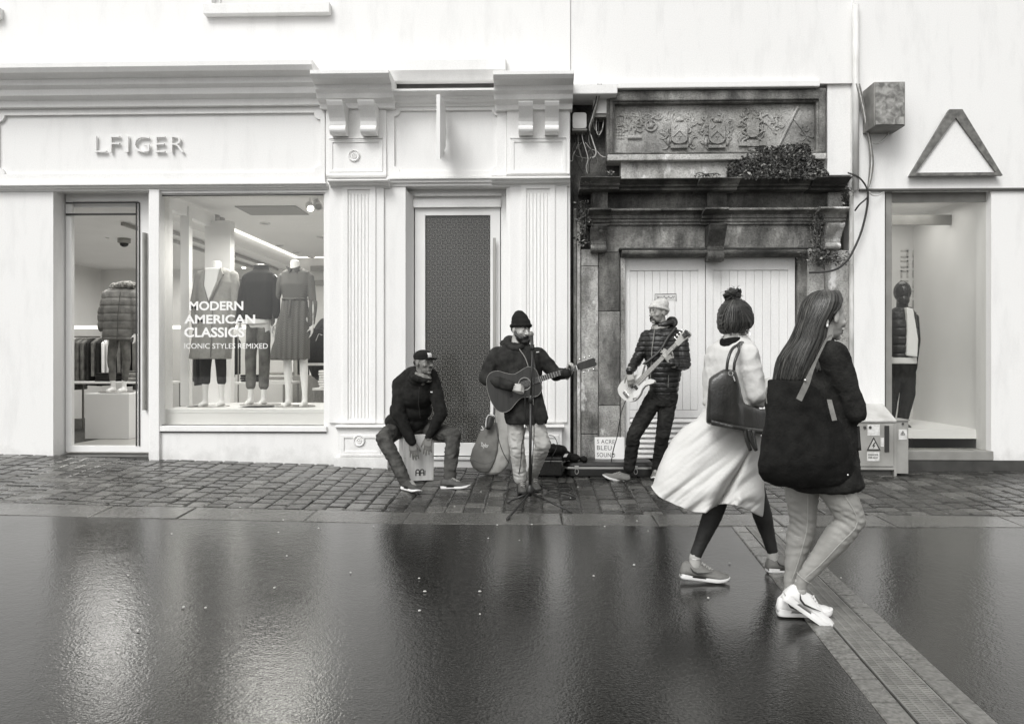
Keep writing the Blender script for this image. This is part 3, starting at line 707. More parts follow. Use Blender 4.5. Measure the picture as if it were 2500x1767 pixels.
dome(303, 546, 2.6, 'dome camera seen through the entrance glass', CZ-.22)
dome(520, 559, 2.0, 'left one of two dome cameras below the ceiling grille')
dome(533, 564, 2.2, 'right one of two dome cameras below the ceiling grille')
dome(566, 612, 4.2, 'dome camera above the gap between two mannequins', CZ-.2)
for (x, y, e, s) in ((-3.2, .8, 34, 1.0), (-3.0, 3.4, 70, 2.2), (-6, 2.5, 66, 2.0), (-6, 5, 50, 2)):
    ld = bpy.data.lights.new('shop_light', 'AREA'); ld.energy = e; ld.size = s; ld.color = (1, .985, .95)
    lo_ = bpy.data.objects.new('shop_light', ld); COL.objects.link(lo_); lo_.location = (x, y, CZ-.35)
# ------------------------------------------------------------ the weathered stone doorway between the two white shops
def stone(name, lo, hi, stain=.55, streak=True, seed=0, rough=.75, thr=.5, bump=.9, peel=0, pthr=.62):
    """old limestone: pale and grey patches, run-off streaks, black crust, pitted"""
    m = bpy.data.materials.new(name); m.use_nodes = True; n = m.node_tree.nodes; l = m.node_tree.links; b = n['Principled BSDF']
    tc = n.new('ShaderNodeTexCoord'); mp = n.new('ShaderNodeMapping'); mp.inputs['Location'].default_value = (seed*3.1, seed, seed*1.7); l.new(tc.outputs['Object'], mp.inputs[0])
    def nz(scale, detail, st=None, rgh=.6):
        q = n.new('ShaderNodeTexNoise'); q.inputs['Scale'].default_value = scale; q.inputs['Detail'].default_value = detail; q.inputs['Roughness'].default_value = rgh
        if st:
            m2 = n.new('ShaderNodeMapping'); m2.inputs['Scale'].default_value = st; l.new(mp.outputs[0], m2.inputs[0]); l.new(m2.outputs[0], q.inputs['Vector'])
        else: l.new(mp.outputs[0], q.inputs['Vector'])
        return q
    A = nz(2.2, 8); B_ = nz(1.0, 9, (3.4, 3.4, 1.2), .72); C_ = nz(55, 6); D_ = nz(1.3, 6)
    r1 = n.new('ShaderNodeValToRGB'); r1.color_ramp.elements[0].position = .36; r1.color_ramp.elements[1].position = .64
    r1.color_ramp.elements[0].color = grey(lo); r1.color_ramp.elements[1].color = grey(hi); l.new(A.outputs[0], r1.inputs[0])
    r2 = n.new('ShaderNodeValToRGB'); r2.color_ramp.elements[0].position = thr-.1; r2.color_ramp.elements[1].position = thr+.12
    r2.color_ramp.elements[0].color = (1-stain,)*3+(1,); r2.color_ramp.elements[1].color = (1, 1, 1, 1); l.new((B_ if streak else D_).outputs[0], r2.inputs[0])
    mx = n.new('ShaderNodeMix'); mx.data_type = 'RGBA'; mx.blend_type = 'MULTIPLY'; mx.inputs[0].default_value = 1; l.new(r1.outputs[0], mx.inputs[6]); l.new(r2.outputs[0], mx.inputs[7])
    r3 = n.new('ShaderNodeValToRGB'); r3.color_ramp.elements[0].position = .3; r3.color_ramp.elements[1].position = .55
    r3.color_ramp.elements[0].color = (.45, .45, .44, 1); r3.color_ramp.elements[1].color = (1, 1, 1, 1); l.new(C_.outputs[0], r3.inputs[0])
    m3 = n.new('ShaderNodeMix'); m3.data_type = 'RGBA'; m3.blend_type = 'MULTIPLY'; m3.inputs[0].default_value = .8; l.new(mx.outputs[2], m3.inputs[6]); l.new(r3.outputs[0], m3.inputs[7])
    src = m3.outputs[2]
    if peel:      # patches of old limewash still clinging on
        E_ = nz(1.7, 10, (1.6, 1.6, .8), .68); r4 = n.new('ShaderNodeValToRGB'); r4.color_ramp.elements[0].position = pthr; r4.color_ramp.elements[1].position = pthr+.05
        l.new(E_.outputs[0], r4.inputs[0]); m4 = n.new('ShaderNodeMix'); m4.data_type = 'RGBA'; l.new(r4.outputs[0], m4.inputs[0]); l.new(src, m4.inputs[6]); m4.inputs[7].default_value = grey(peel); src = m4.outputs[2]
    l.new(src, b.inputs['Base Color']); b.inputs['Roughness'].default_value = rough
    ad = n.new('ShaderNodeMath'); ad.operation = 'MULTIPLY_ADD'; ad.inputs[1].default_value = 3; l.new(A.outputs[0], ad.inputs[0]); l.new(C_.outputs[0], ad.inputs[2])
    bp = n.new('ShaderNodeBump'); bp.inputs['Strength'].default_value = bump; bp.inputs['Distance'].default_value = .012; l.new(ad.outputs[0], bp.inputs['Height']); l.new(bp.outputs[0], b.inputs['Normal'])
    MATS[name] = m; return m
s_dark = stone('stone_dark', .05, .24, .7, True, 1, thr=.5, peel=.26, pthr=.66)
s_mid = stone('stone_mid', .12, .40, .72, True, 2, thr=.48, peel=.42, pthr=.63)
s_relief = stone('stone_relief', .24, .56, .6, False, 3, thr=.44)
s_pale = stone('stone_pale', .34, .62, .62, True, 4, thr=.41, peel=.75, pthr=.56)
s_jamb = stone('stone_jamb', .26, .58, .68, True, 5, thr=.47, peel=.66, pthr=.57)
s_black = stone('stone_black', .025, .11, .6, True, 6, thr=.5)
m_doorp = paint('door_paint', .86, .05)
old = empty('stone_doorway', (PX(1740), .3, .1), 'weathered dark stone doorway with carved coats of arms over white double plank doors', 'building')
def OZ(py, px=1740, Y=0): return PZ(py, px, Y)
L0, R0 = XR+.004, PX(2083)
D0, D1 = PX(1526, .12), PX(1934, .12)
# backing wall, open behind the doors; white render above
mb = MB(); wall_grid(mb, [L0, D0, D1, R0], [-.3, OZ(625, 1740, .3), OZ(228, 1740, .3)], {(1, 0)}, .28, .6)
mb.build('back_wall', s_dark, old)
mb = MB(); zt_up = OZ(228, 1740, .3)
wall_grid(mb, [L0, -1+PX(1700), PX(1700)-.4+.9, R0-.9, R0], [zt_up+.002, 5.6, 7.1, 8.5], {(1, 1)}, .02, .6); mb.box(PX(1700)-.95, PX(1700)+.45, -.05, .2, 5.52, 5.598)
mb.build('upper_wall', m_white, old)
MB().box(PX(1700)-1, PX(1700)+.5, .25, .3, 5.6, 7.1).build('upper_window', m_blind, old)
MB().box(PX(1505), PX(2000), -.03, .27, OZ(216, 1740, 0)-.0, OZ(200, 1740)).build('upper_string_course', m_white2, old, bevel=.01)
MB().box(L0, PX(1505), -.12, .27, OZ(231, 1450, -.1), OZ(205, 1450, -.1)).build('upper_ledge', m_white2, old, bevel=.01)
# pale rendered strip right of the doorway, top to ground
MB().box(PX(2020, .06), R0, .06, .27, OZ(428, 2050, .06), OZ(200, 2050)).build('render_strip', m_white, old, bevel=.006)
MB().box(PX(2050, .1), PX(2083, .1), .1, .27, OZ(445, 1450, .1), zt_up).build('side_strip', s_pale, old)
# carved panel in its moulded frame
Yp = .12
px0, px1, pz0, pz1 = PX(1481, .04), PX(2018, .04), OZ(391, 1740, .04), OZ(216, 1740, .04)
ix0, ix1, iz0, iz1 = PX(1499, Yp), PX(1988, Yp), OZ(374, 1740, Yp), OZ(256, 1740, Yp)
mb = MB(); frame(mb, px0, px1, pz0, pz1, ix0, ix1, iz0, iz1, 0, .05, Yp+.1, False)
frame(mb, ix0-.055, ix1+.09, iz0-.03, iz1+.13, ix0-.02, ix1+.02, iz0-.012, iz1+.02, 0, .022, .051, False)
mb.build('panel_frame', s_mid, old, bevel=.012)
panel = MB().box(ix0-.02, ix1+.02, Yp, Yp+.1, iz0-.02, iz1+.02).build('carved_panel', s_relief, old)
def shield(cx, cy, w, h, Y=Yp):
    c = P(cx, cy, Y); s = (P(cx+1, cy, Y)-c).x; w *= s/2; h *= s/2
    pts = [(-w, h), (w, h), (w, -h*.35)]+[(w*cos(t), -h*.35-h*.65*sin(t)**.8) for t in (.35, .8, 1.2)]+[(0, -h)]+[(-w*cos(t), -h*.35-h*.65*sin(t)**.8) for t in (1.2, .8, .35)]+[(-w, -h*.35)]
    return c, s, [(c.x+a, c.z+b) for a, b in pts]
def squiggle(mb, rnd, cx, cy, rx, ry, n, r=.012):
    for _ in range(n):
        a = rnd.uniform(0, 6.28); p = Vector((cx+rx*rnd.uniform(-1, 1), Yp-.005, cy+ry*rnd.uniform(-1, 1))); pts = []
        k = rnd.choice((-1, 1))*rnd.uniform(.25, .6)
        for i in range(7):
            pts.append(p.copy()); p += Vector((cos(a), 0, sin(a)))*.017; a += k
        mb.tube(pts, [r*.4, r, r*1.1, r, r*.8, r*.6, r*.3], 6)
rc = random.Random(11)
def coat_of_arms(cx, cy, w, h, topw, motto, style):
    c, s, pts = shield(cx, cy, w, h); mb = MB(); mb.poly([pts], Yp-.045, Yp+.01)
    inner = [(c.x+(a-c.x)*.86, c.z+(b-c.z)*.88) for a, b in pts]
    # charges: chevron, crosslets
    W_, H_ = w*s/2, h*s/2
    mb.tube([(c.x-W_*.8, Yp-.046, c.z-H_*.35), (c.x, Yp-.046, c.z+H_*.25), (c.x+W_*.8, Yp-.046, c.z-H_*.35)], .011, 6)
    mb.tube([(c.x-W_*.7, Yp-.046, c.z+H_*.45), (c.x-W_*.2, Yp-.046, c.z+H_*.8)], .008, 6)
    mb.tube([(c.x, Yp-.046, c.z-H_*.55), (c.x, Yp-.046, c.z-H_*.15)], .008, 6); mb.tube([(c.x-W_*.25, Yp-.046, c.z-H_*.3), (c.x+W_*.25, Yp-.046, c.z-H_*.3)], .008, 6)
    mb.ell(Vector((c.x, Yp-.01, c.z+H_*1.28)), (W_*.45, .045, H_*.3)); mb.ell(Vector((c.x+W_*.3, Yp-.03, c.z+H_*1.2)), (W_*.25, .035, H_*.16))
    squiggle(mb, rc, c.x-W_*1.15, c.z+H_*1.05, W_*.45, H_*.4, 26); squiggle(mb, rc, c.x+W_*1.15, c.z+H_*1.05, W_*.45, H_*.4, 26)
    squiggle(mb, rc, c.x-W_*1.35, c.z-H_*.1, W_*.18, H_*.9, 16); squiggle(mb, rc, c.x+W_*1.35, c.z-H_*.1, W_*.18, H_*.9, 16)
    mb.ell(Vector((c.x-W_*1.35, Yp-.01, c.z-H_*.75)), (.02, .03, .045)); mb.ell(Vector((c.x+W_*1.35, Yp-.01, c.z-H_*.75)), (.02, .03, .045))
    mb.box(c.x-W_*1.05, c.x+W_*1.05, Yp-.04, Yp+.01, c.z-H_*1.38, c.z-H_*1.1)
    for k in range(7): xx = c.x-W_*.8+k*W_*.26; mb.box(xx, xx+.006, Yp-.044, Yp-.039, c.z-H_*1.33, c.z-H_*1.15)
    mb.build('coat_of_arms', s_relief, panel, smooth=False)
coat_of_arms(1657, 328, 39, 52, 0, 0, 0); coat_of_arms(1749, 329, 39, 50, 0, 0, 1)
# third coat: narrow shield with rope scroll and ribbon
c, s, pts = shield(1836, 316, 30, 44); mb = MB(); mb.poly([pts], Yp-.04, Yp+.01)
for sg in (-1, 1):
    for k in range(26): 
        t = k/25; a = t*pi*1.05; r = .013
        mb.ell(Vector((c.x+sg*(.075+.035*sin(t*14)), Yp-.012, c.z+.12-.26*t)), (.016, .02, .014), Matrix.Rotation(sg*.7, 3, 'Y'))
    squiggle(mb, rc, c.x+sg*.1, c.z, .03, .13, 14)
squiggle(mb, rc, c.x, c.z+.14, .08, .03, 14)
mb.box(c.x-.15, c.x-.06, Yp-.03, Yp, c.z-.19, c.z-.145); mb.box(c.x+.06, c.x+.15, Yp-.03, Yp, c.z-.19, c.z-.145); mb.box(c.x-.065, c.x+.065, Yp-.04, Yp, c.z-.2, c.z-.13); mb.ell(Vector((c.x, Yp, c.z-.22)), (.06, .03, .03))
mb.build('coat_of_arms', s_relief, panel)
# tree crest on its torse (left), oval cartouche, small waisted shield, diagonal fillets
mb = MB(); c = P(1548, 332, Yp)
mb.tube([c+Vector((-.075, -.01, -.02)), c+Vector((.085, -.01, -.02))], .02, 8); mb.tube([c+Vector((0, -.01, -.01)), c+Vector((-.008, -.015, .06)), c+Vector((-.03, -.015, .11))], [.014, .012, .006], 7); mb.tube([c+Vector((-.005, -.012, .03)), c+Vector((.02, -.015, .08)), c+Vector((.015, -.01, .12))], [.01, .009, .004], 7)
squiggle(mb, rc, c.x, c.z+.14, .15, .07, 46, .011)
mb.build('carved_tree', s_relief, panel)
mb = MB(); c = P(1589, 308, Yp)
mb.tube([(c.x+.062*cos(a), Yp-.008, c.z+.058*sin(a)) for a in [i*2*pi/20 for i in range(21)]], .012, 7); mb.ell(Vector((c.x, Yp, c.z)), (.03, .025, .03)); squiggle(mb, rc, c.x, c.z+.1, .07, .04, 16)
mb.build('carved_cartouche', s_relief, panel)
mb = MB(); c = P(1510, 330, Yp)
for i in range(4):
    for j in range(4): mb.add([(c.x-.04+i*.03, Yp-.012, c.z-.05+j*.035), (c.x-.025+i*.03, Yp-.012, c.z-.032+j*.035), (c.x-.04+i*.03, Yp-.012, c.z-.015+j*.035), (c.x-.055+i*.03, Yp-.012, c.z-.032+j*.035), (c.x-.04+i*.03, Yp+.01, c.z-.032+j*.035)], [(0, 1, 2, 3), (0, 4, 1), (1, 4, 2), (2, 4, 3), (3, 4, 0)])
mb.build('carved_lattice', s_relief, panel)
for t_ in ('M', 'E', '1 7'):
    pass
mb = MB(); c = P(1895, 300, Yp)
L_ = [(-.09, .075), (-.06, .05), (-.055, .02), (-.075, -.02), (-.07, -.05), (-.02, -.1), (.0, -.13)]
mb.tube([(c.x+a, Yp-.006, c.z+b) for a, b in L_], .009, 7); mb.tube([(c.x+.0-a*.75, Yp-.006, c.z+b) for a, b in L_[:5]], .007, 7)
mb.tube([(c.x, Yp-.008, c.z+.1), (c.x, Yp-.008, c.z-.04)], .009, 7); mb.tube([(c.x-.03, Yp-.008, c.z+.06), (c.x+.03, Yp-.008, c.z+.06)], .007, 6); squiggle(mb, rc, c.x, c.z-.03, .03, .03, 10, .008)
mb.build('carved_shield', s_relief, panel)
mb = MB(); a = P(1947, 262, Yp); b = P(1893, 372, Yp); mb.tube([(a.x, Yp-.01, a.z), (b.x, Yp-.01, b.z)], .016, 8); a2 = P(1938, 290, Yp); b2 = P(1978, 345, Yp); mb.tube([(a2.x, Yp-.004, a2.z), (b2.x, Yp-.004, b2.z)], .009, 7); squiggle(mb, rc, b2.x-.06, b2.z+.1, .05, .08, 10, .007)
mb.build('carved_fillet', s_relief, panel)
# pale sill band and plain wall under the panel
MB().box(PX(1483, .03), PX(2018, .03), .02, .27, OZ(391, 1740, .03), OZ(376, 1740, .03)).build('panel_sill', s_pale, old, bevel=.01)
MB().box(PX(1516, .1), PX(2020, .1), .1, .27, OZ(435, 1740, .1), OZ(392, 1740, .1)).build('lower_band', s_pale, old, bevel=.006)
# crowning cornice, broken forward three times
def dent_cornice(px0, px1, yt, yb, p, m_, y=.1, n_='stone_cornice'):
    z0, z1 = OZ(yb, 1740, y-p*.6), OZ(yt, 1740, y-p); h = z1-z0; x0, x1 = PX(px0, y-p), PX(px1, y-p); mb = MB()
    mb.prof([(.27, z0+.002), (y-.45*p, z0+.002), (y-.45*p, z0+.3*h), (y-.6*p, z0+.33*h), (y-.62*p, z0+.5*h), (y-.8*p, z0+.72*h), (y-.95*p, z0+.8*h), (y-p, z0+.84*h), (y-p, z1-.01), (.27, z1+.02)], x0, x1)
    return mb.build(n_, m_, old, bevel=.01)
dent_cornice(1425, 2075, 432, 462, .30, s_dark)
dent_cornice(1418, 1517, 427, 457, .42, s_mid); dent_cornice(1711, 1812, 431, 461, .40, s_mid); dent_cornice(1995, 2082, 431, 463, .40, s_black)
# frieze
MB().box(PX(1443, .1), PX(2075, .1), .12, .27, OZ(508, 1740, .1), OZ(458, 1740, .1)).build('frieze', s_dark, old)
for a, b, mm in ((1446, 1484, s_mid), (1726, 1775, s_dark), (2022, 2058, s_jamb)):
    MB().box(PX(a, .07), PX(b, .07), .06, .119, OZ(508, 1740, .07), OZ(464, 1740, .07)).build('frieze_block', mm, old, bevel=.008)
# architrave with three fascias
def archi(px0, px1, yt, yb, p, mm, y=.1):
    z0, z1 = OZ(yb, 1740, y-p*.3), OZ(yt, 1740, y-p); h = z1-z0; x0, x1 = PX(px0, y-p), PX(px1, y-p); mb = MB()
    mb.prof([(.27, z0), (y-.18*p, z0), (y-.18*p, z0+.16*h), (y-.3*p, z0+.19*h), (y-.3*p, z0+.38*h), (y-.42*p, z0+.41*h), (y-.42*p, z0+.62*h), (y-.6*p, z0+.72*h), (y-.9*p, z0+.8*h), (y-p, z0+.84*h), (y-p, z1-.012), (y-.9*p, z1), (.27, z1+.01)], x0, x1)
    return mb.build('architrave', mm, old, bevel=.007)
archi(1440, 2075, 507, 547, .16, s_mid)
for a, b, mm in ((1438, 1493, s_dark), (1722, 1781, s_mid), (2005, 2075, s_jamb)): archi(a, b, 505, 547, .30, mm)
# fascia under it, and the door hood roll
MB().box(PX(1482, .1), PX(2020, .1), .1, .27, OZ(606, 1740, .1), OZ(548, 1740, .1)).build('lintel_fascia', s_mid, old)
zr0, zr1 = OZ(624, 1740, -.02), OZ(606, 1740, -.02); mb = MB()
mb.prof([(.27, zr1-.012), (-.01, zr1-.012), (-.03, zr1-.03), (-.02, zr1-.06), (.02, zr0+.015), (.06, zr0), (.27, zr0)], PX(1518, .0), PX(1968, .0)); mb.build('door_hood', s_dark, old, bevel=.006)
MB().box(PX(1512, .0), PX(1975, .0), -.025, .1, zr1-.011, zr1+.006).build('hood_fillet', s_black, old)
# consoles
def console(px0, px1, yt, yb, mm, p=.26):
    mb = MB(); z1, z0 = OZ(yt, 1740, .1-p*.8), OZ(yb, 1740, 0); bracket(mb, PX(px0, -.05), PX(px1, -.05), z0, z1, p, .1)
    for xx in (PX(px0, -.05), PX(px1, -.05)-.018): mb.prof([(.1, z1-.01), (.1-p*.99-.006, z1-.01), (.1-p*.7-.012, z1-(z1-z0)*.25), (.1-p*.5-.01, z1-(z1-z0)*.5), (.1, z1-(z1-z0)*.62)], xx-.002, xx+.02)
    mb.build('console', mm, old, bevel=.01)
console(1443, 1481, 548, 616, s_mid); console(1728, 1768, 548, 640, s_dark, .30); console(2016, 2054, 548, 612, s_pale)
# jambs built of big blocks
rj = random.Random(5)
def jamb(edges, Y, mats, cuts, d=.28):
    for i, (a, b) in enumerate(zip(edges, edges[1:])):
        for (yt, yb), mm in zip(zip(cuts[i], cuts[i][1:]), mats[i]):
            MB().box(PX(a, Y[i])+.0015, PX(b, Y[i])-.0015, Y[i]+rj.uniform(0, .006), d-.001, OZ(yb, a, Y[i])+.0015, OZ(yt, a, Y[i])-.0015).build('jamb_block', mm, old, bevel=.009)
jamb([1418, 1461, 1514], [.08, .09], [[s_jamb, s_jamb, s_jamb, s_jamb], [s_mid, s_dark, s_mid, s_jamb, s_mid]], [[608, 650, 905, 1060, 1215], [606, 616, 760, 990, 1215]])
MB().prof([(.12, -.3), (.12, OZ(624)), (.28, OZ(624)), (.28, -.3)], PX(1515, .12), D0-.001).build('door_jamb', s_jamb, old)
jamb([1934, 1948, 1972, 2014], [.2, .12, .09], [[s_dark], [s_mid], [s_jamb, s_jamb, s_jamb]], [[624, 1215], [606, 1215], [606, 760, 960, 1215]])
MB().box(PX(2015, .05), PX(2075, .05), .05, .279, -.3, OZ(611, 2040, .05)).build('right_pilaster', s_pale, old, bevel=.01)
# old moulded strip beside the white shop
MB().box(PX(1398, .1)+.01, PX(1408, .1), .1, .279, -.3, OZ(510, 1400, .1)).build('left_strip', s_mid, old, bevel=.006)
MB().box(PX(1409, .08), PX(1417, .08), .06, .279, -.3, OZ(540, 1400, .1)).build('left_fillet', s_pale, old, bevel=.006)
# white double doors of planks with a slatted foot
Yd = .185; zd1 = OZ(640, 1740, Yd); zk = OZ(1000, 1740, Yd)
mid = PX(1722, Yd); Dl, Dr = PX(1520, Yd), PX(1940, Yd)
for a, b in ((Dl, mid-.004), (mid+.004, Dr)):
    mb = MB(); n_ = 9 if a < mid-1 else 9; w = (b-a-.16)/n_
    mb.box(a, a+.08, Yd-.012, Yd+.04, -.1, OZ(628, 1740, Yd)); mb.box(b-.08, b, Yd-.012, Yd+.04, -.1, OZ(628, 1740, Yd)); mb.box(a+.08, b-.08, Yd-.012, Yd+.04, OZ(660, 1740, Yd), OZ(628, 1740, Yd))
    leaf = mb.build('door_leaf', m_doorp, old, bevel=.003)
    mb = MB()
    for k in range(n_): mb.box(a+.08+k*w+.0012, a+.08+(k+1)*w-.0012, Yd, Yd+.03, zk, OZ(660.5, 1740, Yd))
    mb.build('planking', m_doorp, leaf, bevel=.003)
    mb = MB(); z = OZ(1118, 1740, Yd)
    mb.box(a+.08, b-.08, Yd-.004, Yd+.03, OZ(1019, 1740, Yd), zk-.004)
    while z < OZ(1022, 1740, Yd):
        mb.add([(a+.08, Yd-.016, z), (b-.08, Yd-.016, z), (b-.08, Yd+.03, z+.05), (a+.08, Yd+.03, z+.05), (a+.08, Yd-.016, z+.012), (b-.08, Yd-.016, z+.012), (b-.08, Yd+.03, z+.062), (a+.08, Yd+.03, z+.062)],
               [(0, 3, 2, 1), (4, 5, 6, 7), (0, 1, 5, 4), (1, 2, 6, 5), (2, 3, 7, 6), (3, 0, 4, 7)]); z += .0575
    mb.build('louvre', m_doorp, leaf)
MB().box(Dl, Dr, Yd+.045, Yd+.08, -.2, OZ(628, 1740, Yd)).build('door_backing', s_black, old)
MB().box(D0, D1, .02, .5, -.2, ground(PX(1700), 0)+.05).build('doorstep', s_mid, old, bevel=.01)
# small lined notice drawn on the door
nt = MB(); c0 = P(1599, 733, Yd-.012); c1 = P(1651, 718, Yd-.012); mb = MB()
MB_ = MB().box(c0.x, c1.x, Yd-.004, Yd-.001, c0.z, c1.z)
nt = MB_.build('door_notice', m_white2); tag(nt, 'little hand-drawn banner notice stuck on the white door above the bass player', 'notice')
mb = MB(); r_ = .0035
for q in ([(c0.x, c0.z), (c0.x, c1.z), (c1.x, c1.z+.004), (c1.x, c0.z-.01)],): mb.tube([(a, Yd-.006, b) for a, b in q], r_, 5)
rr = random.Random(2); x = c0.x+.02
while x < c1.x-.02:
    mb.tube([(x, Yd-.006, (c0.z+c1.z)/2+rr.uniform(-.014, .014)) , (x+.006, Yd-.006, (c0.z+c1.z)/2+rr.uniform(-.014, .014)), (x+.012, Yd-.006, (c0.z+c1.z)/2+rr.uniform(-.012, .012))], .003, 5); x += .016
mb.build('ink_scrawl', m_dark, nt)
# ------------------------------------------------------------ right hand white shop
rs_ = empty('right_shop', (PX(2200), .3, .1), 'white shop at the right edge with one tall display window', 'building')
wx0 = PX(2176); mb = MB()
wall_grid(mb, [R0+.0, PX(2160), PX(2420), 14], [-.3, PZ(1120, 2200), PZ(466, 2200), 5.5, 8.5], {(1, 1)}, .0, .3)
for a in (5.2, 8): mb.box(a, a+1.2, -.08, .0, 5.6, 5.68)
mb.build('wall', m_white, rs_)
mb = MB(); mb.box(PX(2096), 14, -.035, 0, PZ(467, 2200), PZ(462, 2200)); mb.build('drip_band', mat('dark_lead', .09, .5), rs_, bevel=.003)
MB().box(PX(2098), PX(2420), -.0, .3, PZ(466, 2200)-.0, PZ(466, 2200)).build('soffit', m_white, rs_) if False else None
mb = MB(); mb.box(PX(2160, .08), PX(2175, .08), .05, .14, PZ(1116, 2200), PZ(468, 2200, .08)); sf = mb.build('window_frame', mat('window_frame_grey', .24, .4, .03, 5), rs_, bevel=.004)
MB().box(PX(2176, .1), PX(2420), .1, .14, PZ(494, 2200, .1), PZ(468, 2200, .1)).build('head_frame', m_grey, sf)
MB().box(PX(2176, .1), PX(2420), .1, .108, PZ(1100, 2200, .1), PZ(497, 2200, .1)).build('pane', m_glass, sf)
MB().box(PX(2160, .0), PX(2422), -.03, .3, PZ(1122, 2200, 0), PZ(1100, 2200, 0)).build('sill', m_grey, sf, bevel=.005)
MB().box(PX(2160, .0), 14, -.02, .3, -.3, PZ(1122.5, 2200, 0)).build('plinth', m_dark, rs_)
mb = MB(); ri = PX(2150); mb.box(ri, PX(2440), .3, 3, PZ(1045, 2200, .5)-.1, PZ(1045, 2200, .5)); mb.box(ri, PX(2440), 2.0, 2.1, 0, 3.3); mb.box(ri-.1, ri, .3, 2, 0, 3.3); mb.box(PX(2440), PX(2440)+.1, .3, 2, 0, 3.3); mb.box(ri, PX(2440), .3, 2.1, 3.22, 3.3)
mb.build('display_interior', m_in, rs_)
MB().box(PX(2170, .8), PX(2440), 1.0, 1.05, PZ(549, 2200, 1), PZ(525, 2200, 1)).build('ceiling_beam', m_grey, rs_)
# blocky pattern letters printed on the back of the display
mb = MB(); rr = random.Random(4)
for i in range(5):
    for j in range(11):
        x = PX(2200, 1.98)+i*.16; z = 1.35+j*.135
        if i == 0 and j < 6: continue
        k = rr.choice((0, 1, 2, 3))
        segs = [((0, 0, .02, .1), (0, .08, .1, .1), (.08, 0, .1, .1)), ((0, 0, .1, .02), (0, 0, .02, .1), (.08, 0, .1, .1)), ((0, 0, .1, .02), (0, .04, .1, .06), (0, .08, .1, .1), (0, 0, .02, .1)), ((0, 0, .1, .02), (.08, 0, .1, .1), (0, .08, .1, .1))][k]
        for a, b, c, d in segs: mb.box(x+a, x+c, 1.99, 1.998, z+b, z+d)
mb.build('wall_pattern', mat('pattern_grey', .45, .6), rs_)
ld = bpy.data.lights.new('display_light', 'AREA'); ld.energy = 9; ld.size = .9; ld.color = (1, .985, .95)
lo_ = bpy.data.objects.new('display_light', ld); COL.objects.link(lo_); lo_.location = (PX(2290), 1.1, 3.15)
# cut-out letter on the fascia
mb = MB(); cl = P(2216, 432, -.05); w_ = .86; h_ = .72
O = [(cl.x, cl.z), (cl.x+w_*.5, cl.z+h_), (cl.x+w_*.66, cl.z+h_), (cl.x+w_*1.16, cl.z), (cl.x+w_*.94, cl.z), (cl.x+w_*.83, cl.z+.13), (cl.x+w_*.33, cl.z+.13), (cl.x+w_*.22, cl.z)]
O = [(cl.x, cl.z), (cl.x+w_*.5, cl.z+h_), (cl.x+w_*.66, cl.z+h_), (cl.x+w_*1.16, cl.z)]
I = [(cl.x+.07, cl.z+.035), (cl.x+w_*.58, cl.z+h_-.09), (cl.x+w_*1.16-.07, cl.z+.035)]
mb.poly([O, I], -.09, -.05); sl = mb.build('shop_letter', mat('letter_edge', .14, .5, .06, 20)); tag(sl, 'big triangular outlined letter on the white wall near the right edge', 'sign letter')
MB().poly([[(cl.x+.025, cl.z+.012), (cl.x+w_*.58, cl.z+h_-.03), (cl.x+w_*1.16-.025, cl.z+.012)]], -.06, -.001).build('letter_face', m_white2, sl)
# ------------------------------------------------------------ pipes, boxes, cables and weeds on the old wall
def PV(px, py, Y): return P(px, py, Y)
def path(pts, n=8):
    """smooth curve through points (Catmull-Rom)"""
    p = [Vector(q) for q in pts]; p = [p[0]*2-p[1]]+p+[p[-1]*2-p[-2]]; out = []
    for i in range(1, len(p)-2):
        for k in range(n):
            t = k/n; a, b, c, d = p[i-1], p[i], p[i+1], p[i+2]
            out.append(.5*((2*b)+(c-a)*t+(2*a-5*b+4*c-d)*t*t+(3*b-a-3*c+d)*t*t*t))
    out.append(p[-2]); return out
t = MB().tube([(PX(1394, .12), .2, -.1), (PX(1394, .12), .2, 3.3)], .03, 10).build('drain_pipe', s_black, smooth=True)
tag(t, 'thin black downpipe between the white shop and the stone doorway', 'pipe')
t = MB().tube([(PX(2089, -.05), -.05, PZ(465, 2089, -.05)), (PX(2089, -.05), -.05, 5.2)], .035, 12).build('drain_pipe', mat('pipe_white', .62, .5, .12, 3, stretch=(4, 4, 1)), smooth=True)
tag(t, 'white painted pipe rising beside the stone doorway to the top right', 'pipe')
t = MB().tube([(PX(2079, .02), .02, .1), (PX(2079, .02), .02, PZ(470, 2079, .02))], .028, 12).build('drain_pipe', mat('pipe_pale', .45, .6, .2, 3, stretch=(5, 5, 1)), smooth=True)
tag(t, 'stained pale pipe running to the ground at the right side of the stone doorway', 'pipe')
# alarm boxes
def rbox(mb, px0, px1, py0, py1, Yf, Yb, r=.03):
    x0, x1 = PX(px0, Yf), PX(px1, Yf); z0, z1 = PZ(py1, px0, Yf), PZ(py0, px0, Yf)
    pts = []
    for cx, cz, a0 in ((x0+r, z0+r, 180), (x1-r, z0+r, 270), (x1-r, z1-r, 0), (x0+r, z1-r, 90)):
        pts += [(cx+r*cos(radians(a0+k*22.5)), cz+r*sin(radians(a0+k*22.5))) for k in range(5)]
    mb.poly([pts], Yf, Yb)
ab = empty('alarm_box', P(1414, 319, .2), 'rounded white alarm box on the dark stone beside the white shop', 'alarm box')
mb = MB(); rbox(mb, 1398, 1432, 275, 314, .08, .27); mb.build('cover', mat('plastic_white', .66, .4, .05, 9), ab, bevel=.012)
mb = MB(); rbox(mb, 1397, 1433, 314, 319, .09, .27, .01); mb.build('base', m_grey, ab)
jb = empty('junction_box', P(1466, 285, .2), 'white square junction box with a dark lower lip at the top of the stone doorway', 'junction box')
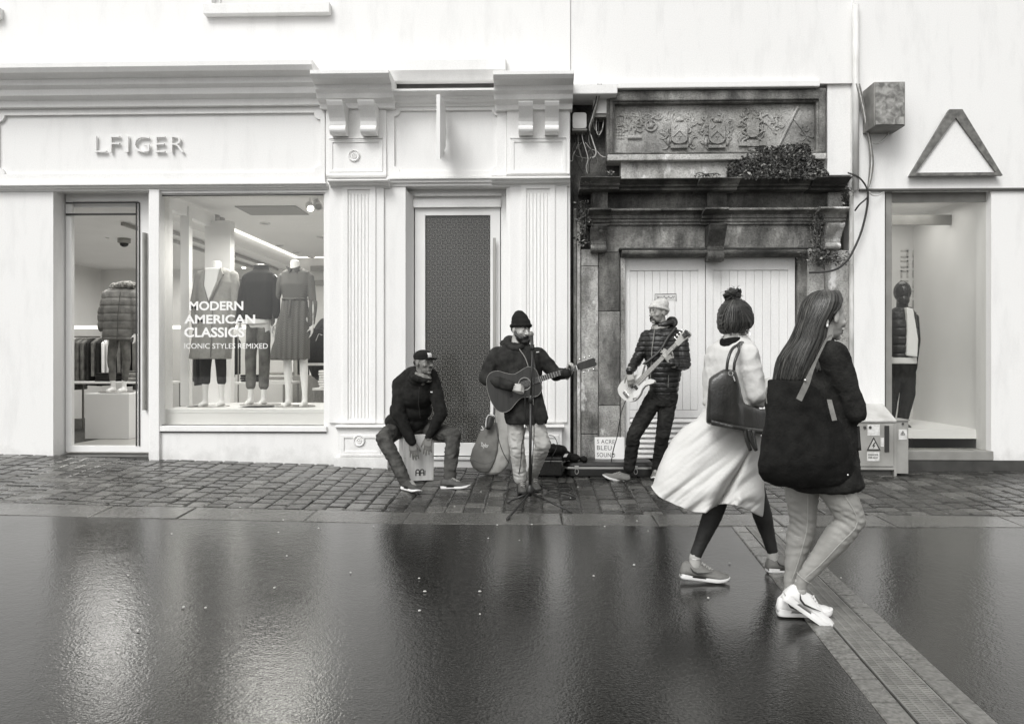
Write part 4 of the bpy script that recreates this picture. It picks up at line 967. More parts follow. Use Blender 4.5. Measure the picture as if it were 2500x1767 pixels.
mb = MB(); rbox(mb, 1449, 1483, 240, 277, .06, .27, .01); mb.build('cover', MATS['plastic_white'], jb, bevel=.008)
mb = MB(); rbox(mb, 1451, 1483, 278, 286, .08, .27, .005); mb.build('base', m_grey, jb)
bx = empty('wall_box', P(2165, 310, -.1), 'rust-blotched square metal box fixed high on the right white wall', 'box')
mb = MB(); mb.box(PX(2134, -.3), PX(2210, -.3), -.30, 0, PZ(308, 2170, -.3), PZ(200, 2170, -.3)); mb.build('casing', mat('casing_metal', .2, .5, .08, 5), bx, bevel=.006)
def rusty():
    m = mat('rusty_face', .2, .6, .0); n = m.node_tree.nodes; l = m.node_tree.links; b = n['Principled BSDF']
    tc = n.new('ShaderNodeTexCoord'); q = n.new('ShaderNodeTexNoise'); q.inputs['Scale'].default_value = 13; q.inputs['Detail'].default_value = 9; q.inputs['Distortion'].default_value = .4; l.new(tc.outputs['Object'], q.inputs['Vector'])
    r = n.new('ShaderNodeValToRGB'); e = r.color_ramp.elements; e[0].position = .40; e[0].color = grey(.13); e[1].position = .66; e[1].color = grey(.42); l.new(q.outputs[0], r.inputs[0]); l.new(r.outputs[0], b.inputs['Base Color']); return m
mb = MB(); mb.box(PX(2137, -.3), PX(2207, -.3), -.312, -.301, PZ(305, 2170, -.3), PZ(203, 2170, -.3)); mb.build('front_panel', rusty(), bx, bevel=.002)
m_cable = mat('cable_black', .02, .5); m_cablew = mat('cable_pale', .5, .5, .15, 20); m_cableg = mat('cable_grey', .16, .5)
def cable(pts, r, m, lab, grp=None, n=8):
    t = MB().tube(path(pts, n), r, 7).build('cable', m, smooth=True); return tag(t, lab, 'cable', grp)
Yc = -.08
for k, (o_, mm, lb) in enumerate(((0, m_cableg, 'grey cable running down from the top right, leftmost strand of the bundle'), (4, m_cablew, 'pale cable in the middle of the bundle beside the rusty box'), (8, m_cableg, 'grey cable in the bundle nearest the rusty box'))):
    cable([PV(2090+o_, 205, -.08), PV(2103+o_, 262, Yc), PV(2113+o_*.7, 310, Yc), PV(2121+o_*.5, 345, Yc), PV(2124+o_, 395, Yc), PV(2121+o_*.6, 440, Yc), PV(2118, 462, Yc)], .008, mm, lb)
cable([PV(2123, 343, Yc), PV(2137, 352, Yc), PV(2152, 345, Yc), PV(2172, 322, -.05)], .006, m_cablew, 'pale loop of cable curling up under the rusty box')
cable([PV(2070, 422, -.05), PV(2095, 432, -.1), PV(2114, 455, -.1), PV(2118, 480, -.1), PV(2098, 500, -.1), PV(2087, 515, -.06)], .009, m_cable, 'black cable arching over the end of the stone cornice')
cable([PV(2119, 462, Yc), PV(2117, 505, Yc), PV(2103, 565, Yc), PV(2080, 618, -.1), PV(2060, 645, -.16), PV(2030, 661, -.16), PV(1975, 666, -.1)], .012, m_cable, 'thick black cable sagging from the white wall to the doorway head')
cable([PV(2120, 466, Yc), PV(2128, 476, Yc), PV(2142, 478, Yc), PV(2158, 469, -.03)], .006, m_cablew, 'short pale cable end curling under the lead drip band')
for k in range(3):
    cable([PV(1468-k*4, 205, -.12), PV(1461-k*3, 245, -.02), PV(1452-k*4, 280, .05), PV(1442-k*3, 310, .1), PV(1440+k*2, 330, .15)], .007, [m_cableg, m_cablew, m_cable][k], ['grey', 'pale', 'black'][k]+' cable dropping from the top past the junction box', None)
cable([PV(1441, 325, .15), PV(1449, 350, .14), PV(1455, 370, .12), PV(1452, 382, .12), PV(1441, 386, .14)], .007, m_cablew, 'pale cable end hooked below the alarm box')
rr = random.Random(8)
for k in range(5):
    a = Vector(PV(1405+k*8, 348, .16)); pts = [a]
    for j in range(4): pts.append(pts[-1]+Vector((rr.uniform(-.06, .07), rr.uniform(-.02, .02), rr.uniform(-.09, .0))))
    cable(pts, .004, m_cablew if k % 2 else m_cableg, 'thin frayed wire end hanging in the tangle below the alarm box', 'frayed wire ends below the alarm box')
for k in range(3):
    cable([PV(1450+k*6, 288, .15), PV(1451+k*5, 312+k*6, .12), PV(1462, 324+k*6, .12), PV(1472-k*2, 312+k*5, .12), PV(1474, 290, .15)], .005, [m_cableg, m_cablew, m_cable][k], ['inner grey', 'middle pale', 'outer black'][k]+' cable loop hanging under the junction box')
for k in range(5):
    x0_ = 1404+k*9; cable([PV(x0_, 322, .2), PV(x0_+rr.uniform(-6, 10), 345+rr.uniform(-8, 8), .13), PV(x0_+rr.uniform(-4, 22), 372+rr.uniform(-8, 14), .12), PV(x0_+rr.uniform(4, 30), 392+rr.uniform(-6, 20), .14), PV(1424+k*5, 424, .16)], .0045, [m_cable, m_cableg, m_cablew][k % 3], 'thin wire straggling down the dark stone from the alarm box to the cornice', 'thin wires straggling below the alarm box')
# weeds: many small leaves on thin stems
m_leaf = mat('weed_leaf', .045, .5, .03, 9); m_leaf2 = mat('weed_leaf_pale', .30, .4, .1, 9); m_stem = mat('weed_stem', .06, .7)
def leafcloud(name, pts_fn, n, size, lab, cat, seed=1, stems=14, root=None, pale=.12):
    r = random.Random(seed); mb = MB()
    for _ in range(n):
        c, k = pts_fn(r); s = size*r.choice((.5, .7, .9, 1.2, 1.7))*r.uniform(.8, 1.2)
        d = Vector((r.gauss(0, 1), r.gauss(0, 1)-.4, r.gauss(0, 1)+.3)).normalized(); t = d.cross(Vector((r.gauss(0, 1), r.gauss(0, 1), r.gauss(0, 1)))).normalized(); w = d.cross(t)
        mb.cur = 1 if r.random() < pale else 0
        mb.add([c-t*s, c+w*s*.45+d*s*.1, c+t*s, c-w*s*.45+d*s*.1], [(0, 1, 2, 3)])
    me = mb.mesh('foliage'); t = empty(name, root, lab, cat); link('foliage', me, t, [m_leaf, m_leaf2])
    mb = MB()
    for _ in range(stems):
        c, k = pts_fn(r); mb.tube(path([root+Vector((r.uniform(-.5, .5)*k, 0, 0)), (root+c)/2+Vector((0, -.03, .02)), c], 4), .004, 5)
    mb.build('stems', m_stem, t); return t
def bushpts(r):
    while True:
        px = r.uniform(1776, 2022); u = (px-1776)/246
        top = 358+45*(1-min(1, u*2.6))**1.5 - 0
        if u > .45: top -= 8*sin((u-.45)*5)
        if u > .8: top = 352+(u-.8)*360
        h = r.random()**.85; py = 438-(438-top)*h
        Y = -.22+.30*h*1.0+r.uniform(-.05, .05)
        return P(px, py, min(Y, .09)), .5
leafcloud('wall_shrub', bushpts, 5200, .017, 'dark bushy weed mound growing on top of the stone cornice under the carved panel', 'plant', 3, 60, P(1890, 436, -.1), .10)
def vine(px0, px1, py0, py1, Y0, Y1, lean=0):
    def f(r):
        while True:
            a = r.random(); b = r.gauss(.5, .22)
            if 0 < b < 1: break
        px = px0+(px1-px0)*b+lean*a; return P(px, py0+(py1-py0)*a, Y0+(Y1-Y0)*r.random()), .2
    return f
leafcloud('wall_weed', vine(1400, 1452, 490, 600, -.05, .1), 520, .014, 'dark trailing weed hanging beside the left stone console', 'plant', 5, 12, P(1432, 500, .08), .15)
leafcloud('wall_weed', vine(1972, 2022, 500, 620, -.1, .1), 620, .014, 'trailing weed hanging just left of the right stone console', 'plant', 6, 12, P(2000, 505, .05), .14)
leafcloud('wall_weed', vine(1940, 2085, 612, 648, -.12, .08), 760, .013, 'weed tuft spreading below the right stone console over the door corner', 'plant', 7, 12, P(2010, 635, .05), .16)
leafcloud('wall_weed', vine(2050, 2082, 455, 505, -.1, .1), 160, .012, 'small weed sprouting under the right end of the stone cornice', 'plant', 8, 6, P(2070, 470, .08), .15)
leafcloud('wall_weed', vine(1690, 1765, 424, 434, -.25, -.1), 150, .010, 'low weed tuft on the middle break of the stone cornice', 'plant', 9, 5, P(1725, 432, -.15), .2)
leafcloud('wall_weed', vine(1478, 1502, 416, 428, -.25, -.15), 40, .012, 'pale little weed standing on the left break of the stone cornice', 'plant', 10, 4, P(1490, 427, -.2), .9)
# ------------------------------------------------------------ electrical cabinets at the right
m_cab = mat('cabinet_steel', .30, .45, .07, 4, .1, 40, rvar=.1); m_yel = mat('warning_sticker', .5, .5, .03, 20); m_stk = mat('white_sticker', .62, .5, .1, 30)
gz = ground(PX(2130), -.3)
cb = empty('electrical_cabinet', (PX(2120, -.2), -.16, gz), 'wide weathered metal electrical cabinet with a lightning warning sign, sloping lid', 'cabinet')
Yf = -.33
x0, x1 = PX(2058, Yf), PX(2184, Yf); z1 = PZ(1030, 2150, Yf)
MB().box(x0, x1, Yf, -.002, gz+.06, z1).build('body', m_cab, cb, bevel=.006)
MB().box(x0+.02, x1-.02, Yf+.03, -.01, gz-.05, gz+.06).build('base', m_dark, cb)
mb = MB(); zb = PZ(985, 2120, -.04)
mb.prof([(Yf-.015, z1), (Yf-.015, z1+.02), (-.003, zb), (-.003, z1)], x0-.015, x1+.015); mb.build('lid', mat('cabinet_lid', .5, .35, .1, 6), cb, bevel=.004)
MB().box(PX(2080, Yf), x1-.015, Yf-.012, Yf, gz+.1, z1-.025).build('door', m_cab, cb, bevel=.004)
d = Yf-.013
for a, b, c_, e in ((2088, 2098, 1048, 1098), (2160, 2171, 1039, 1103)): MB().pbox(a, b, c_, e, d-.008, d).build('vent_slot', m_rubber, cb)
wsx0, wsx1, wsy0, wsy1 = 2117, 2149, 1067, 1098
st = MB().pbox(2118, 2148, 1036, 1063, d-.002, d).build('sticker', m_stk, cb)
def tri(mb, px0, px1, py0, py1, Y, th, y1):
    a, b, c = P(px0, py1, Y), P(px1, py1, Y), P((px0+px1)/2, py0, Y); O = [(a.x, a.z), (b.x, b.z), (c.x, c.z)]; cx, cz = (a.x+b.x+c.x)/3, (a.z+b.z+c.z)/3
    if th is None: mb.poly([O], Y, y1)
    else: mb.poly([O, [(cx+(x-cx)*th, cz+(z-cz)*th) for x, z in O]], Y, y1)
    return cx, cz
def bolt(mb, cx, cz, s, Y):
    mb.poly([[(cx+.1*s, cz+.5*s), (cx-.25*s, cz-.05*s), (cx-.0*s, cz-.02*s), (cx-.12*s, cz-.45*s), (cx+.26*s, cz+.1*s), (cx+.04*s, cz+.08*s), (cx+.25*s, cz+.5*s)]], Y-.002, Y)
def warning(px0, px1, py0, py1, par, big=True):
    mb = MB(); tri(mb, px0, px1, py0, py1, d-.003, None, d); s_ = mb.build('warning_sign', m_yel, par)
    mb = MB(); cx, cz = tri(mb, px0, px1, py0, py1, d-.005, .74, d-.0035); s = .07 if big else .028; bolt(mb, cx, cz, s, d-.0035); mb.build('symbol', m_rubber, s_)
warning(2116, 2150, 1066, 1099, cb)
MB().pbox(2117, 2147, 1103, 1125, d-.002, d).build('text_plate', m_stk, cb)
p0 = P(2120, 1112, d-.003); p1 = P(2144, 1107.5, d-.003); text_fit('DANGER', 'plate_text', p0, p1, .001, m_rubber, cb, .01)
p0 = P(2120, 1119, d-.003); p1 = P(2144, 1114.5, d-.003); text_fit('KEEP AWAY', 'plate_text', p0, p1, .001, m_rubber, cb, .01)
MB().pbox(2150, 2158, 1068, 1090, d-.002, d).build('sticker', m_stk, cb)
for px, py in ((2111, 1043), (2124, 1043)): MB().lathe([(.001, 0), (.016, 0), (.014, .012), (.001, .014)], 12, Matrix.Translation(P(px, py, d)) @ Matrix.Rotation(pi/2, 4, 'X')).build('lock', m_dark, cb)
c2 = empty('electrical_cabinet', (PX(2204, -.3), -.2, gz), 'narrow metal cabinet with a small warning label, right of the wide cabinet', 'cabinet')
Y2 = -.31; d = Y2-.001
MB().box(PX(2188, Y2), PX(2218, Y2), Y2, -.04, gz+.02, PZ(1027, 2204, Y2)).build('body', m_cab, c2, bevel=.004)
MB().box(PX(2186, Y2), PX(2220, Y2), Y2-.015, -.03, PZ(1027, 2204, Y2), PZ(1024, 2204, Y2)).build('lid', m_cab, c2)
MB().pbox(2194, 2214, 1048, 1073, d-.003, d).build('label', m_stk, c2)
d -= .003; warning(2198, 2210, 1051, 1061, c2, False)
MB().lathe([(.001, 0), (.012, 0), (.01, .01), (.001, .012)], 12, Matrix.Translation(P(2204, 1034, d)) @ Matrix.Rotation(pi/2, 4, 'X')).build('lock', m_dark, c2)
MB().box(PX(2186, Y2)-.02, PX(2188, Y2)-.004, Y2-.02, -.06, gz-.02, PZ(1024, 2186, Y2)).build('corner_post', m_cab, c2)
# ------------------------------------------------------------ tools for people and mannequins
m_skin = mat('skin_weathered', .23, .5, .03, 30, .15, 90); m_skinf = mat('skin_fair', .42, .45, .03, 25, .1, 90)
m_lip = mat('lips', .17, .45); m_eye = mat('eye_white', .15, .5); m_lid = mat('eyelid', .24, .5); m_iris = mat('iris', .01, .1)
m_hoodie = mat('fleece_black', .016, .95, .006, 25, .6, 120); m_jacket = mat('jacket_charcoal', .022, .8, .012, 14, .4, 70)
m_puffer = mat('puffer_black', .013, .42, .006, 12, .3, 40); m_jeans = mat('jeans_grey', .06, .85, .03, 12, .4, 120)
m_jeansl = mat('jeans_light', .42, .85, .09, 7, .4, 120); m_jeansd = mat('jeans_black', .02, .8, .01, 12, .4, 120)
m_coat = mat('coat_beige', .60, .75, .03, 5, .25, 60); m_wool = mat('wool_black', .012, .95, .005, 20, .6, 90); m_knitj = mat('jacket_black', .020, .95, .008, 18, .6, 80)
m_legl = mat('leggings_grey', .30, .7, .03, 10, .2, 120); m_legd = mat('leggings_dark', .022, .7, .008, 10, .2, 120)
m_shoe_w = mat('shoe_white', .75, .5, .03, 20); m_shoe_g = mat('shoe_grey', .17, .6, .02, 30, .3, 150); m_shoe_d = mat('shoe_dark', .05, .6, .02, 20, .3, 100); m_boot = mat('boot_leather', .075, .5, .03, 14, .3, 60)
m_sole_w = mat('sole_white', .78, .5); m_sole_d = mat('sole_dark', .02, .6)
m_knit = mat('knit_black', .014, .9, .004, 20, .7, 150); m_knitl = mat('knit_pale', .55, .9, .08, 40, .7, 120); m_scarf = mat('scarf_grey', .20, .9, .07, 30, .6, 80)
m_hair = mat('hair_dark', .02, .5)
m_lace = mat('lace_pale', .4, .8)

def catmull2(pts, n=6):
    pts = [Vector((a, b, 0)) for a, b in pts]; m = len(pts); out = []
    for i in range(m):
        a, b, c, d = pts[i-1], pts[i], pts[(i+1) % m], pts[(i+2) % m]
        for k in range(n):
            t = k/n; v = .5*((2*b)+(c-a)*t+(2*a-5*b+4*c-d)*t*t+(3*b-a-3*c+d)*t*t*t); out.append((v.x, v.y))
    return out
def basis(fwd, up=(0, 0, 1)):
    """columns: right, forward, up"""
    f = Vector(fwd).normalized(); r = f.cross(Vector(up)).normalized(); u = r.cross(f)
    return Matrix((r, f, u)).transposed()
def T(c, R): return Matrix.Translation(c) @ R.to_4x4()
def head(mb, C, R, s=1.0, nose=1.0, jaw=1.0, ears=True):
    L = lambda x, y, z: C+R @ Vector((x*s, y*s, z*s))
    E = lambda c, r, q=None: mb.ell(L(*c), [k*s for k in r], R if q is None else R @ q)
    E((0, -.014, .036), (.075, .094, .083)); E((0, .022, -.015), (.064, .070, .088)); E((0, .028, -.068), (.052*jaw, .056, .046)); E((0, .070, -.100), (.024*jaw, .020, .017))
    mb.cap(L(0, .090, .002), L(0, .113*nose, -.034), .008*s, .0125*s); mb.ell(L(.012, .098, -.038), (.008*s,)*3); mb.ell(L(-.012, .098, -.038), (.008*s,)*3)
    mb.cap(L(-.034, .080, .018), L(.034, .080, .018), .011*s, .011*s)
    for q in (-1, 1):
        E((q*.042, .058, -.030), (.020, .022, .020)); mb.ell(L(q*.031, .082, -.001), (.013*s,)*3)
        if ears: E((q*.077, -.008, -.012), (.009, .019, .031), Matrix.Rotation(q*.2, 3, 'Z'))
    mb.cap(L(-.019, .089, -.064), L(.019, .089, -.064), .0065*s, .0065*s); mb.cap(L(-.016, .087, -.075), L(.016, .087, -.075), .0075*s, .0075*s)
    mb.cap(L(0, -.02, -.05), L(0, -.04, -.18), .056*s, .060*s)
def face_index(C, R, s, co):
    p = (R.transposed() @ (co-C))/s
    if p.y > .08 and abs(p.x) < .025 and -.083 < p.z < -.058: return 1
    return 0
def hand(mb, W, R, side=1, curl=(.3, .35, .4, .45), s=1.0, thumb=(.5, .75, -.4), spread=.08, tcurl=.3):
    """R columns: thumb side, finger direction, back of hand. Palm, four jointed fingers, thumb from the side of the palm"""
    L = lambda x, y, z: W+R @ Vector((x*s, y*s, z*s))
    mb.cap(L(0, -.03, 0), L(0, .015, 0), .026*s, .027*s, 12)
    for i, x in enumerate((.030, .010, -.010, -.029)):
        mb.cap(L(x*.75, .012, 0), L(x, .088-(.006 if i == 3 else 0), 0), .0145*s, .0125*s, 10)
    mb.cap(L(.0, .02, -.006), L(0, .065, -.006), .02*s, .018*s, 10)
    seg = (.043, .027, .022)
    for i, (x, k) in enumerate(zip((.030, .010, -.010, -.029), (.93, 1.03, .97, .78))):
        p = Vector((x, .088-(.006 if i == 3 else 0), 0)); a = curl[i]; tot = 0; r = .0098*(1 if i < 3 else .88); sp = spread*(1.5-i)/1.5
        for j, l in enumerate(seg):
            tot += a*(1, 1.15, .8)[j]; d = Vector((sin(sp)*cos(tot), cos(sp)*cos(tot), -sin(tot))); q = p+d*l*k
            mb.cap(L(*p), L(*q), r*s, r*.9*s, 9, 4); p = q; r *= .9
    p = Vector((.026, .018, -.006)); d = Vector(thumb).normalized(); q = p+d*.042; mb.cap(L(*p), L(*q), .0145*s, .012*s, 10, 4)
    d2 = (d+Vector((-.4, .3, -.5))*tcurl).normalized(); q2 = q+d2*.032; mb.cap(L(*q), L(*q2), .0118*s, .0105*s, 9, 4); d3 = (d2+Vector((-.4, .2, -.3))*tcurl).normalized(); mb.cap(L(*q2), L(*(q2+d3*.024)), .0105*s, .008*s, 9, 4)
def ring(c, rx, ry, yaw=0, n=28, tilt=None, e=2.3):
    out = []
    for k in range(n):
        a = 2*pi*k/n; x = rx*math.copysign(abs(cos(a))**(2/e), cos(a)); y = ry*math.copysign(abs(sin(a))**(2/e), sin(a))
        v = Vector((x*cos(yaw)-y*sin(yaw), x*sin(yaw)+y*cos(yaw), 0))
        if tilt: v = tilt @ v
        out.append(Vector(c)+v)
    return out
def rows_px(rows, Y, yaw=0, e=2.3):
    """rows (py, left px, right px, half depth[, dY]) -> rings"""
    out = []
    for r in rows:
        py, a, b, d = r[:4]; yy = Y+(r[4] if len(r) > 4 else 0); A = P(a, py, yy); B = P(b, py, yy); c = (A+B)/2
        out.append(ring(c, (B.x-A.x)/2, d, 0, 32, None, e))
    return out
def folds(amp, f=9, st=(1, 1, .45), amp2=0, f2=28, seed=0):
    o = Vector((seed*7.3, seed*3.1, seed)); S_ = Vector(st)
    def g(co, no):
        q = Vector((co.x*S_.x, co.y*S_.y, co.z*S_.z))*f+o
        a = 1-abs(noise.noise(q))*2.6
        d = amp*(a*.7+.6*noise.noise(q*.5))
        if amp2: d += amp2*noise.noise(co*f2+o)
        return d
    return g
def quilt(amp, h, z0=0, nf=None):
    def g(co, no):
        t = ((co.z-z0)/h) % 1.0; d = amp*(1-(2*t-1)**6*1.0)-amp
        return d+(nf(co, no) if nf else 0)
    return g
def garment(name, mb, parent, m, vox=.009, post=None, smooth=2):
    me = remesh(mb, vox, smooth, post, name); return link(name, me, parent, m, smooth=True)
def flesh(mb, parent, m, heads=(), vox=.006, dents=True, lips=True):
    def post(co, no):
        for C, R, s in heads:
            p = (R.transposed() @ (co-C))/s
            if p.y > .05 and -.03 < p.z < .02:
                for q in (-1, 1):
                    d2 = ((p.x-q*.031)/.013)**2+((p.z+.003)/.008)**2
                    if d2 < 4: return -R.col[1]*(.007*s*math.exp(-d2))
            if p.y > .08 and abs(p.x) < .03 and abs(p.z+.0695) < .004: return -R.col[1]*.004*s
        return 0
    me = remesh(mb, vox, 1, post, 'body'); ob = link('body', me, parent, [m, m_lip], smooth=True)
    if lips:
        for pl in me.polygons:
            for C, R, s in heads:
                if (pl.center-C).length < .16*s: pl.material_index = face_index(C, R, s, pl.center)
    return ob
def eyes(parent, C, R, s, look=(0, 1, 0), closed=False):
    L = lambda x, y, z: C+R @ Vector((x*s, y*s, z*s))
    for q in (-1, 1):
        mb = MB(); mb.ell(L(q*.031, .0765, -.003), (.0115*s, .0115*s, .009*s), R, 14, 10); e = mb.build('eye', m_lid if closed else m_eye, parent, smooth=True)
        d = R @ Vector(look).normalized(); mb = MB(); mb.ell(L(q*.031, .0765, -.003)+d*.0075*s, (.0055*s,)*3, None, 10, 8); mb.build('iris', m_iris, e, smooth=True)
def brows(parent, C, R, s, m, th=.0045, z=.022):
    L = lambda x, y, z_: C+R @ Vector((x*s, y*s, z_*s))
    for q in (-1, 1):
        MB().tube([L(q*.013, .0925, z-.003), L(q*.028, .0915, z+.002), L(q*.045, .079, z-.004)], [th*s, th*1.1*s, th*.5*s], 8).build('eyebrow', m, parent, smooth=True)
def shoe(parent, heel, yaw, Lg=.29, pitch=0, roll=0, mu=None, ms=None, boot=0, lace=None, w=1.0, swoosh=None, thick=.021, ankle=None):
    """heel: point under the heel; yaw: 0 points to +x; pitch lifts the heel (positive) about the ball of the foot"""
    Rz = Matrix.Rotation(yaw, 4, 'Z'); M = Matrix.Translation(heel) @ Rz @ Matrix.Translation((Lg*.7, 0, 0)) @ Matrix.Rotation(pitch, 4, 'Y') @ Matrix.Rotation(roll, 4, 'X') @ Matrix.Translation((-Lg*.7, 0, 0))
    st = [(-.01, .026, .050), (.02, .034, .084), (.08, .038, .100+boot), (.16, .040, .096+boot), (.26, .040, .094+boot), (.36, .039, .098+boot*.8), (.44, .040, .088+boot*.3), (.54, .043, .075), (.66, .046, .064), (.78, .047, .058), (.88, .043, .054), (.95, .034, .047), (.99, .020, .038), (1.005, .006, .030)]
    rows = []
    for t, hw, h in st:
        x = t*Lg; r = []; hw *= w
        for k in range(18):
            a = 2*pi*k/18; cy = cos(a); sy = sin(a); wy = hw*math.copysign(abs(cy)**.75, cy)*(1 if sy < .3 else (1-.35*(sy-.3)) if h > .055 else 1-.2*(sy-.3)); zz = thick*.7+(h-thick*.7)*max(0, sy)**.8 if sy > 0 else thick*.7
            r.append((x, wy, zz+(.004 if sy <= 0 else 0)))
        rows.append(r)
    mb = MB(); mb.loops([[M @ Vector(p) for p in r] for r in rows]); up = mb.build('shoe', mu, parent, smooth=True)
    # sole: outline with a waist, toe spring
    ol = [(-.01, .0), (0, .55), (.05, .85), (.2, .86), (.4, .78), (.58, .98), (.74, 1.04), (.88, .93), (.97, .66), (1.01, 0)]
    pts = catmull2([(t*Lg, q*.047*w) for t, q in ol]+[(t*Lg, -q*.047*w) for t, q in ol[-2:0:-1]], 3)
    vs = []; n = len(pts)
    for lev, (k, g) in enumerate(((0, .94), (.35, 1), (1, 1.0), (1.05, .93))):
        for x, y in pts: sp = .018*max(0, (x/Lg-.72)/.28)**1.6; hr = .006*max(0, 1-x/Lg*3); vs.append(M @ Vector((Lg*.5+(x-Lg*.5)*(1-(1-g)*.4), y*g, thick*k+sp*(1 if k < .5 else .7)+(hr if k > .5 else 0))))
    fs = [(l*n+i, l*n+(i+1) % n, (l+1)*n+(i+1) % n, (l+1)*n+i) for l in range(3) for i in range(n)]+[tuple(range(n-1, -1, -1)), tuple(range(3*n, 4*n))]
    MB().add(vs, fs).build('sole', ms, up, smooth=False)
    mb = MB()
    for i in range(5):
        x = Lg*(.40+.055*i); z = .098-.0085*i+(boot*.5*(1-i/4)); mb.tube([M @ Vector((x, -.018, z-.006)), M @ Vector((x+.006, 0, z+.004)), M @ Vector((x+.012, .018, z-.006))], .0028, 6)
        if i < 4: mb.tube([M @ Vector((x, .018, z-.005)), M @ Vector((x+Lg*.03, 0, z+.001)), M @ Vector((x+Lg*.055, -.018, z-.012))], .0026, 6)
    mb.tube([M @ Vector((Lg*.38, 0, .08+boot*.3)), M @ Vector((Lg*.40, .02, .082+boot*.3)), M @ Vector((Lg*.46, .03, .07)), M @ Vector((Lg*.42, .008, .082))], .0026, 6)
    mb.build('laces', lace or m_lace, up)
    if swoosh:
        for sg in (-1,):
            q = [(.16, .074), (.22, .052), (.32, .042), (.46, .050), (.60, .060)]; mb = MB()
            mb.tube([M @ Vector((t*Lg, sg*(.0435 if t < .4 else .0465)*w, z)) for t, z in q], [.0015, .005, .005, .0035, .0015], 7); mb.build('side_stripe', swoosh, up)
    return up, M
def hairmat(name, v0, v1, rough=.42, scale=60):
    m = bpy.data.materials.new(name); m.use_nodes = True; n = m.node_tree.nodes; l = m.node_tree.links; b = n['Principled BSDF']
    at = n.new('ShaderNodeAttribute'); at.attribute_name = 'strand'
    mp = n.new('ShaderNodeMapping'); mp.inputs['Scale'].default_value = (scale, 3, 1); l.new(at.outputs['Vector'], mp.inputs[0])
    q = n.new('ShaderNodeTexNoise'); q.inputs['Scale'].default_value = 1; q.inputs['Detail'].default_value = 4; l.new(mp.outputs[0], q.inputs['Vector'])
    r = n.new('ShaderNodeValToRGB'); r.color_ramp.elements[0].position = .38; r.color_ramp.elements[1].position = .68; r.color_ramp.elements[0].color = grey(v0); r.color_ramp.elements[1].color = grey(v1)
    l.new(q.outputs[0], r.inputs[0]); l.new(r.outputs[0], b.inputs['Base Color']); b.inputs['Roughness'].default_value = rough
    bp = n.new('ShaderNodeBump'); bp.inputs['Strength'].default_value = .7; bp.inputs['Distance'].default_value = .006; l.new(q.outputs[0], bp.inputs['Height']); l.new(bp.outputs[0], b.inputs['Normal'])
    MATS[name] = m; return m
def strand_attr(me, fn):
    a = me.attributes.new('strand', 'FLOAT_VECTOR', 'POINT'); d = []
    for v in me.vertices: d += list(fn(v.co))
    a.data.foreach_set('vector', d)
m_hairs = hairmat('hair_streaked', .008, .10, .42, 30); m_hairb = hairmat('hair_brown', .006, .06, .4, 26)
# ------------------------------------------------------------ the singer with the acoustic guitar
Ys = -1.40
J = lambda a, b, Y=Ys: P(a, b, Y)
per = empty('person', GP(1276, 1200), 'bearded man in black beanie and light jeans playing acoustic guitar at the microphone', 'person')
C = J(1272, 803, -1.43); R = basis((.60, -.76, -.16)); s = 1.0
fl = MB(); head(fl, C, R, s)
neck = J(1263, 842)
fl.chain([(C+R @ Vector((0, -.03, -.08)), .055), (neck, .06), (J(1265, 890, -1.38), .10), (J(1270, 980, -1.38), .10)])
shR, elR, wrR = J(1214, 866, -1.38), J(1186, 924, -1.47), J(1249, 944, -1.66)
shL, elL, wrL = J(1316, 866, -1.38), J(1357, 914, -1.46), J(1384, 911, -1.64)
for a, b, c in ((shR, elR, wrR), (shL, elL, wrL)): fl.chain([(a, .05), (b, .038), (c, .026)])
hR, kR, aR = J(1256, 990), J(1262, 1088, -1.42), J(1272, 1176, -1.31)
hL, kL, aL = J(1291, 990), J(1326, 1086, -1.52), J(1300, 1158, -1.16)
for a, b, c in ((hR, kR, aR), (hL, kL, aL)): fl.chain([(a, .07), (b, .05), (c, .035)])
hand(fl, wrR, basis((.93, -.10, -.12), (.1, -1, .3)) @ Matrix.Diagonal((1, 1, 1)), curl=(.75, .85, .95, 1.0), s=.95, thumb=(.3, .9, -.25), tcurl=.4)
# fretting hand: fingers come over the neck from behind, thumb behind
hx = Vector((.25, -.1, 1)).normalized()
Rl = Matrix((Vector((-.95, .1, .3)).normalized(), Vector((.30, -.1, .95)).normalized(), Vector((.0, .99, .1)).normalized())).transposed()
hand(fl, wrL+Vector((.012, .02, -.012)), Rl, curl=(.75, .8, .85, .9), s=.92, thumb=(.1, .9, -.4), spread=-.02)
flesh(fl, per, m_skinf, [(C, R, s)]); eyes(per, C, R, s, (0, 1, -.6), closed=True); brows(per, C, R, s, m_hair, .0055)
# coat
g = MB()
g.loops(rows_px([(836, 1244, 1284, .06), (846, 1226, 1300, .085), (858, 1209, 1320, .105), (880, 1206, 1324, .125), (915, 1214, 1322, .135), (950, 1222, 1322, .14), (990, 1230, 1330, .15), (1020, 1233, 1336, .16), (1034, 1236, 1334, .155)], Ys))
g.chain([(shR, .074), ((shR+elR)/2+Vector((-.012, 0, 0)), .072), (elR, .066), ((elR+wrR)/2, .056), (wrR-(wrR-elR).normalized()*.01, .044)])
g.chain([(shL, .072), ((shL+elL)/2, .066), (elL, .060), ((elL+wrL)/2, .052), (wrL-(wrL-elL).normalized()*.01, .043)])
garment('jacket', g, per, m_jacket, .009, folds(.008, 11, (1, 1, .6), .004, 30, 1))
# open flap hanging on his left
g = MB(); g.loops(rows_px([(960, 1306, 1322, .02, -.15), (1000, 1304, 1334, .022, -.17), (1022, 1306, 1340, .02, -.17), (1036, 1312, 1326, .015, -.17)], Ys)); garment('jacket_flap', g, per, m_jacket, .007, folds(.005, 14, seed=2))
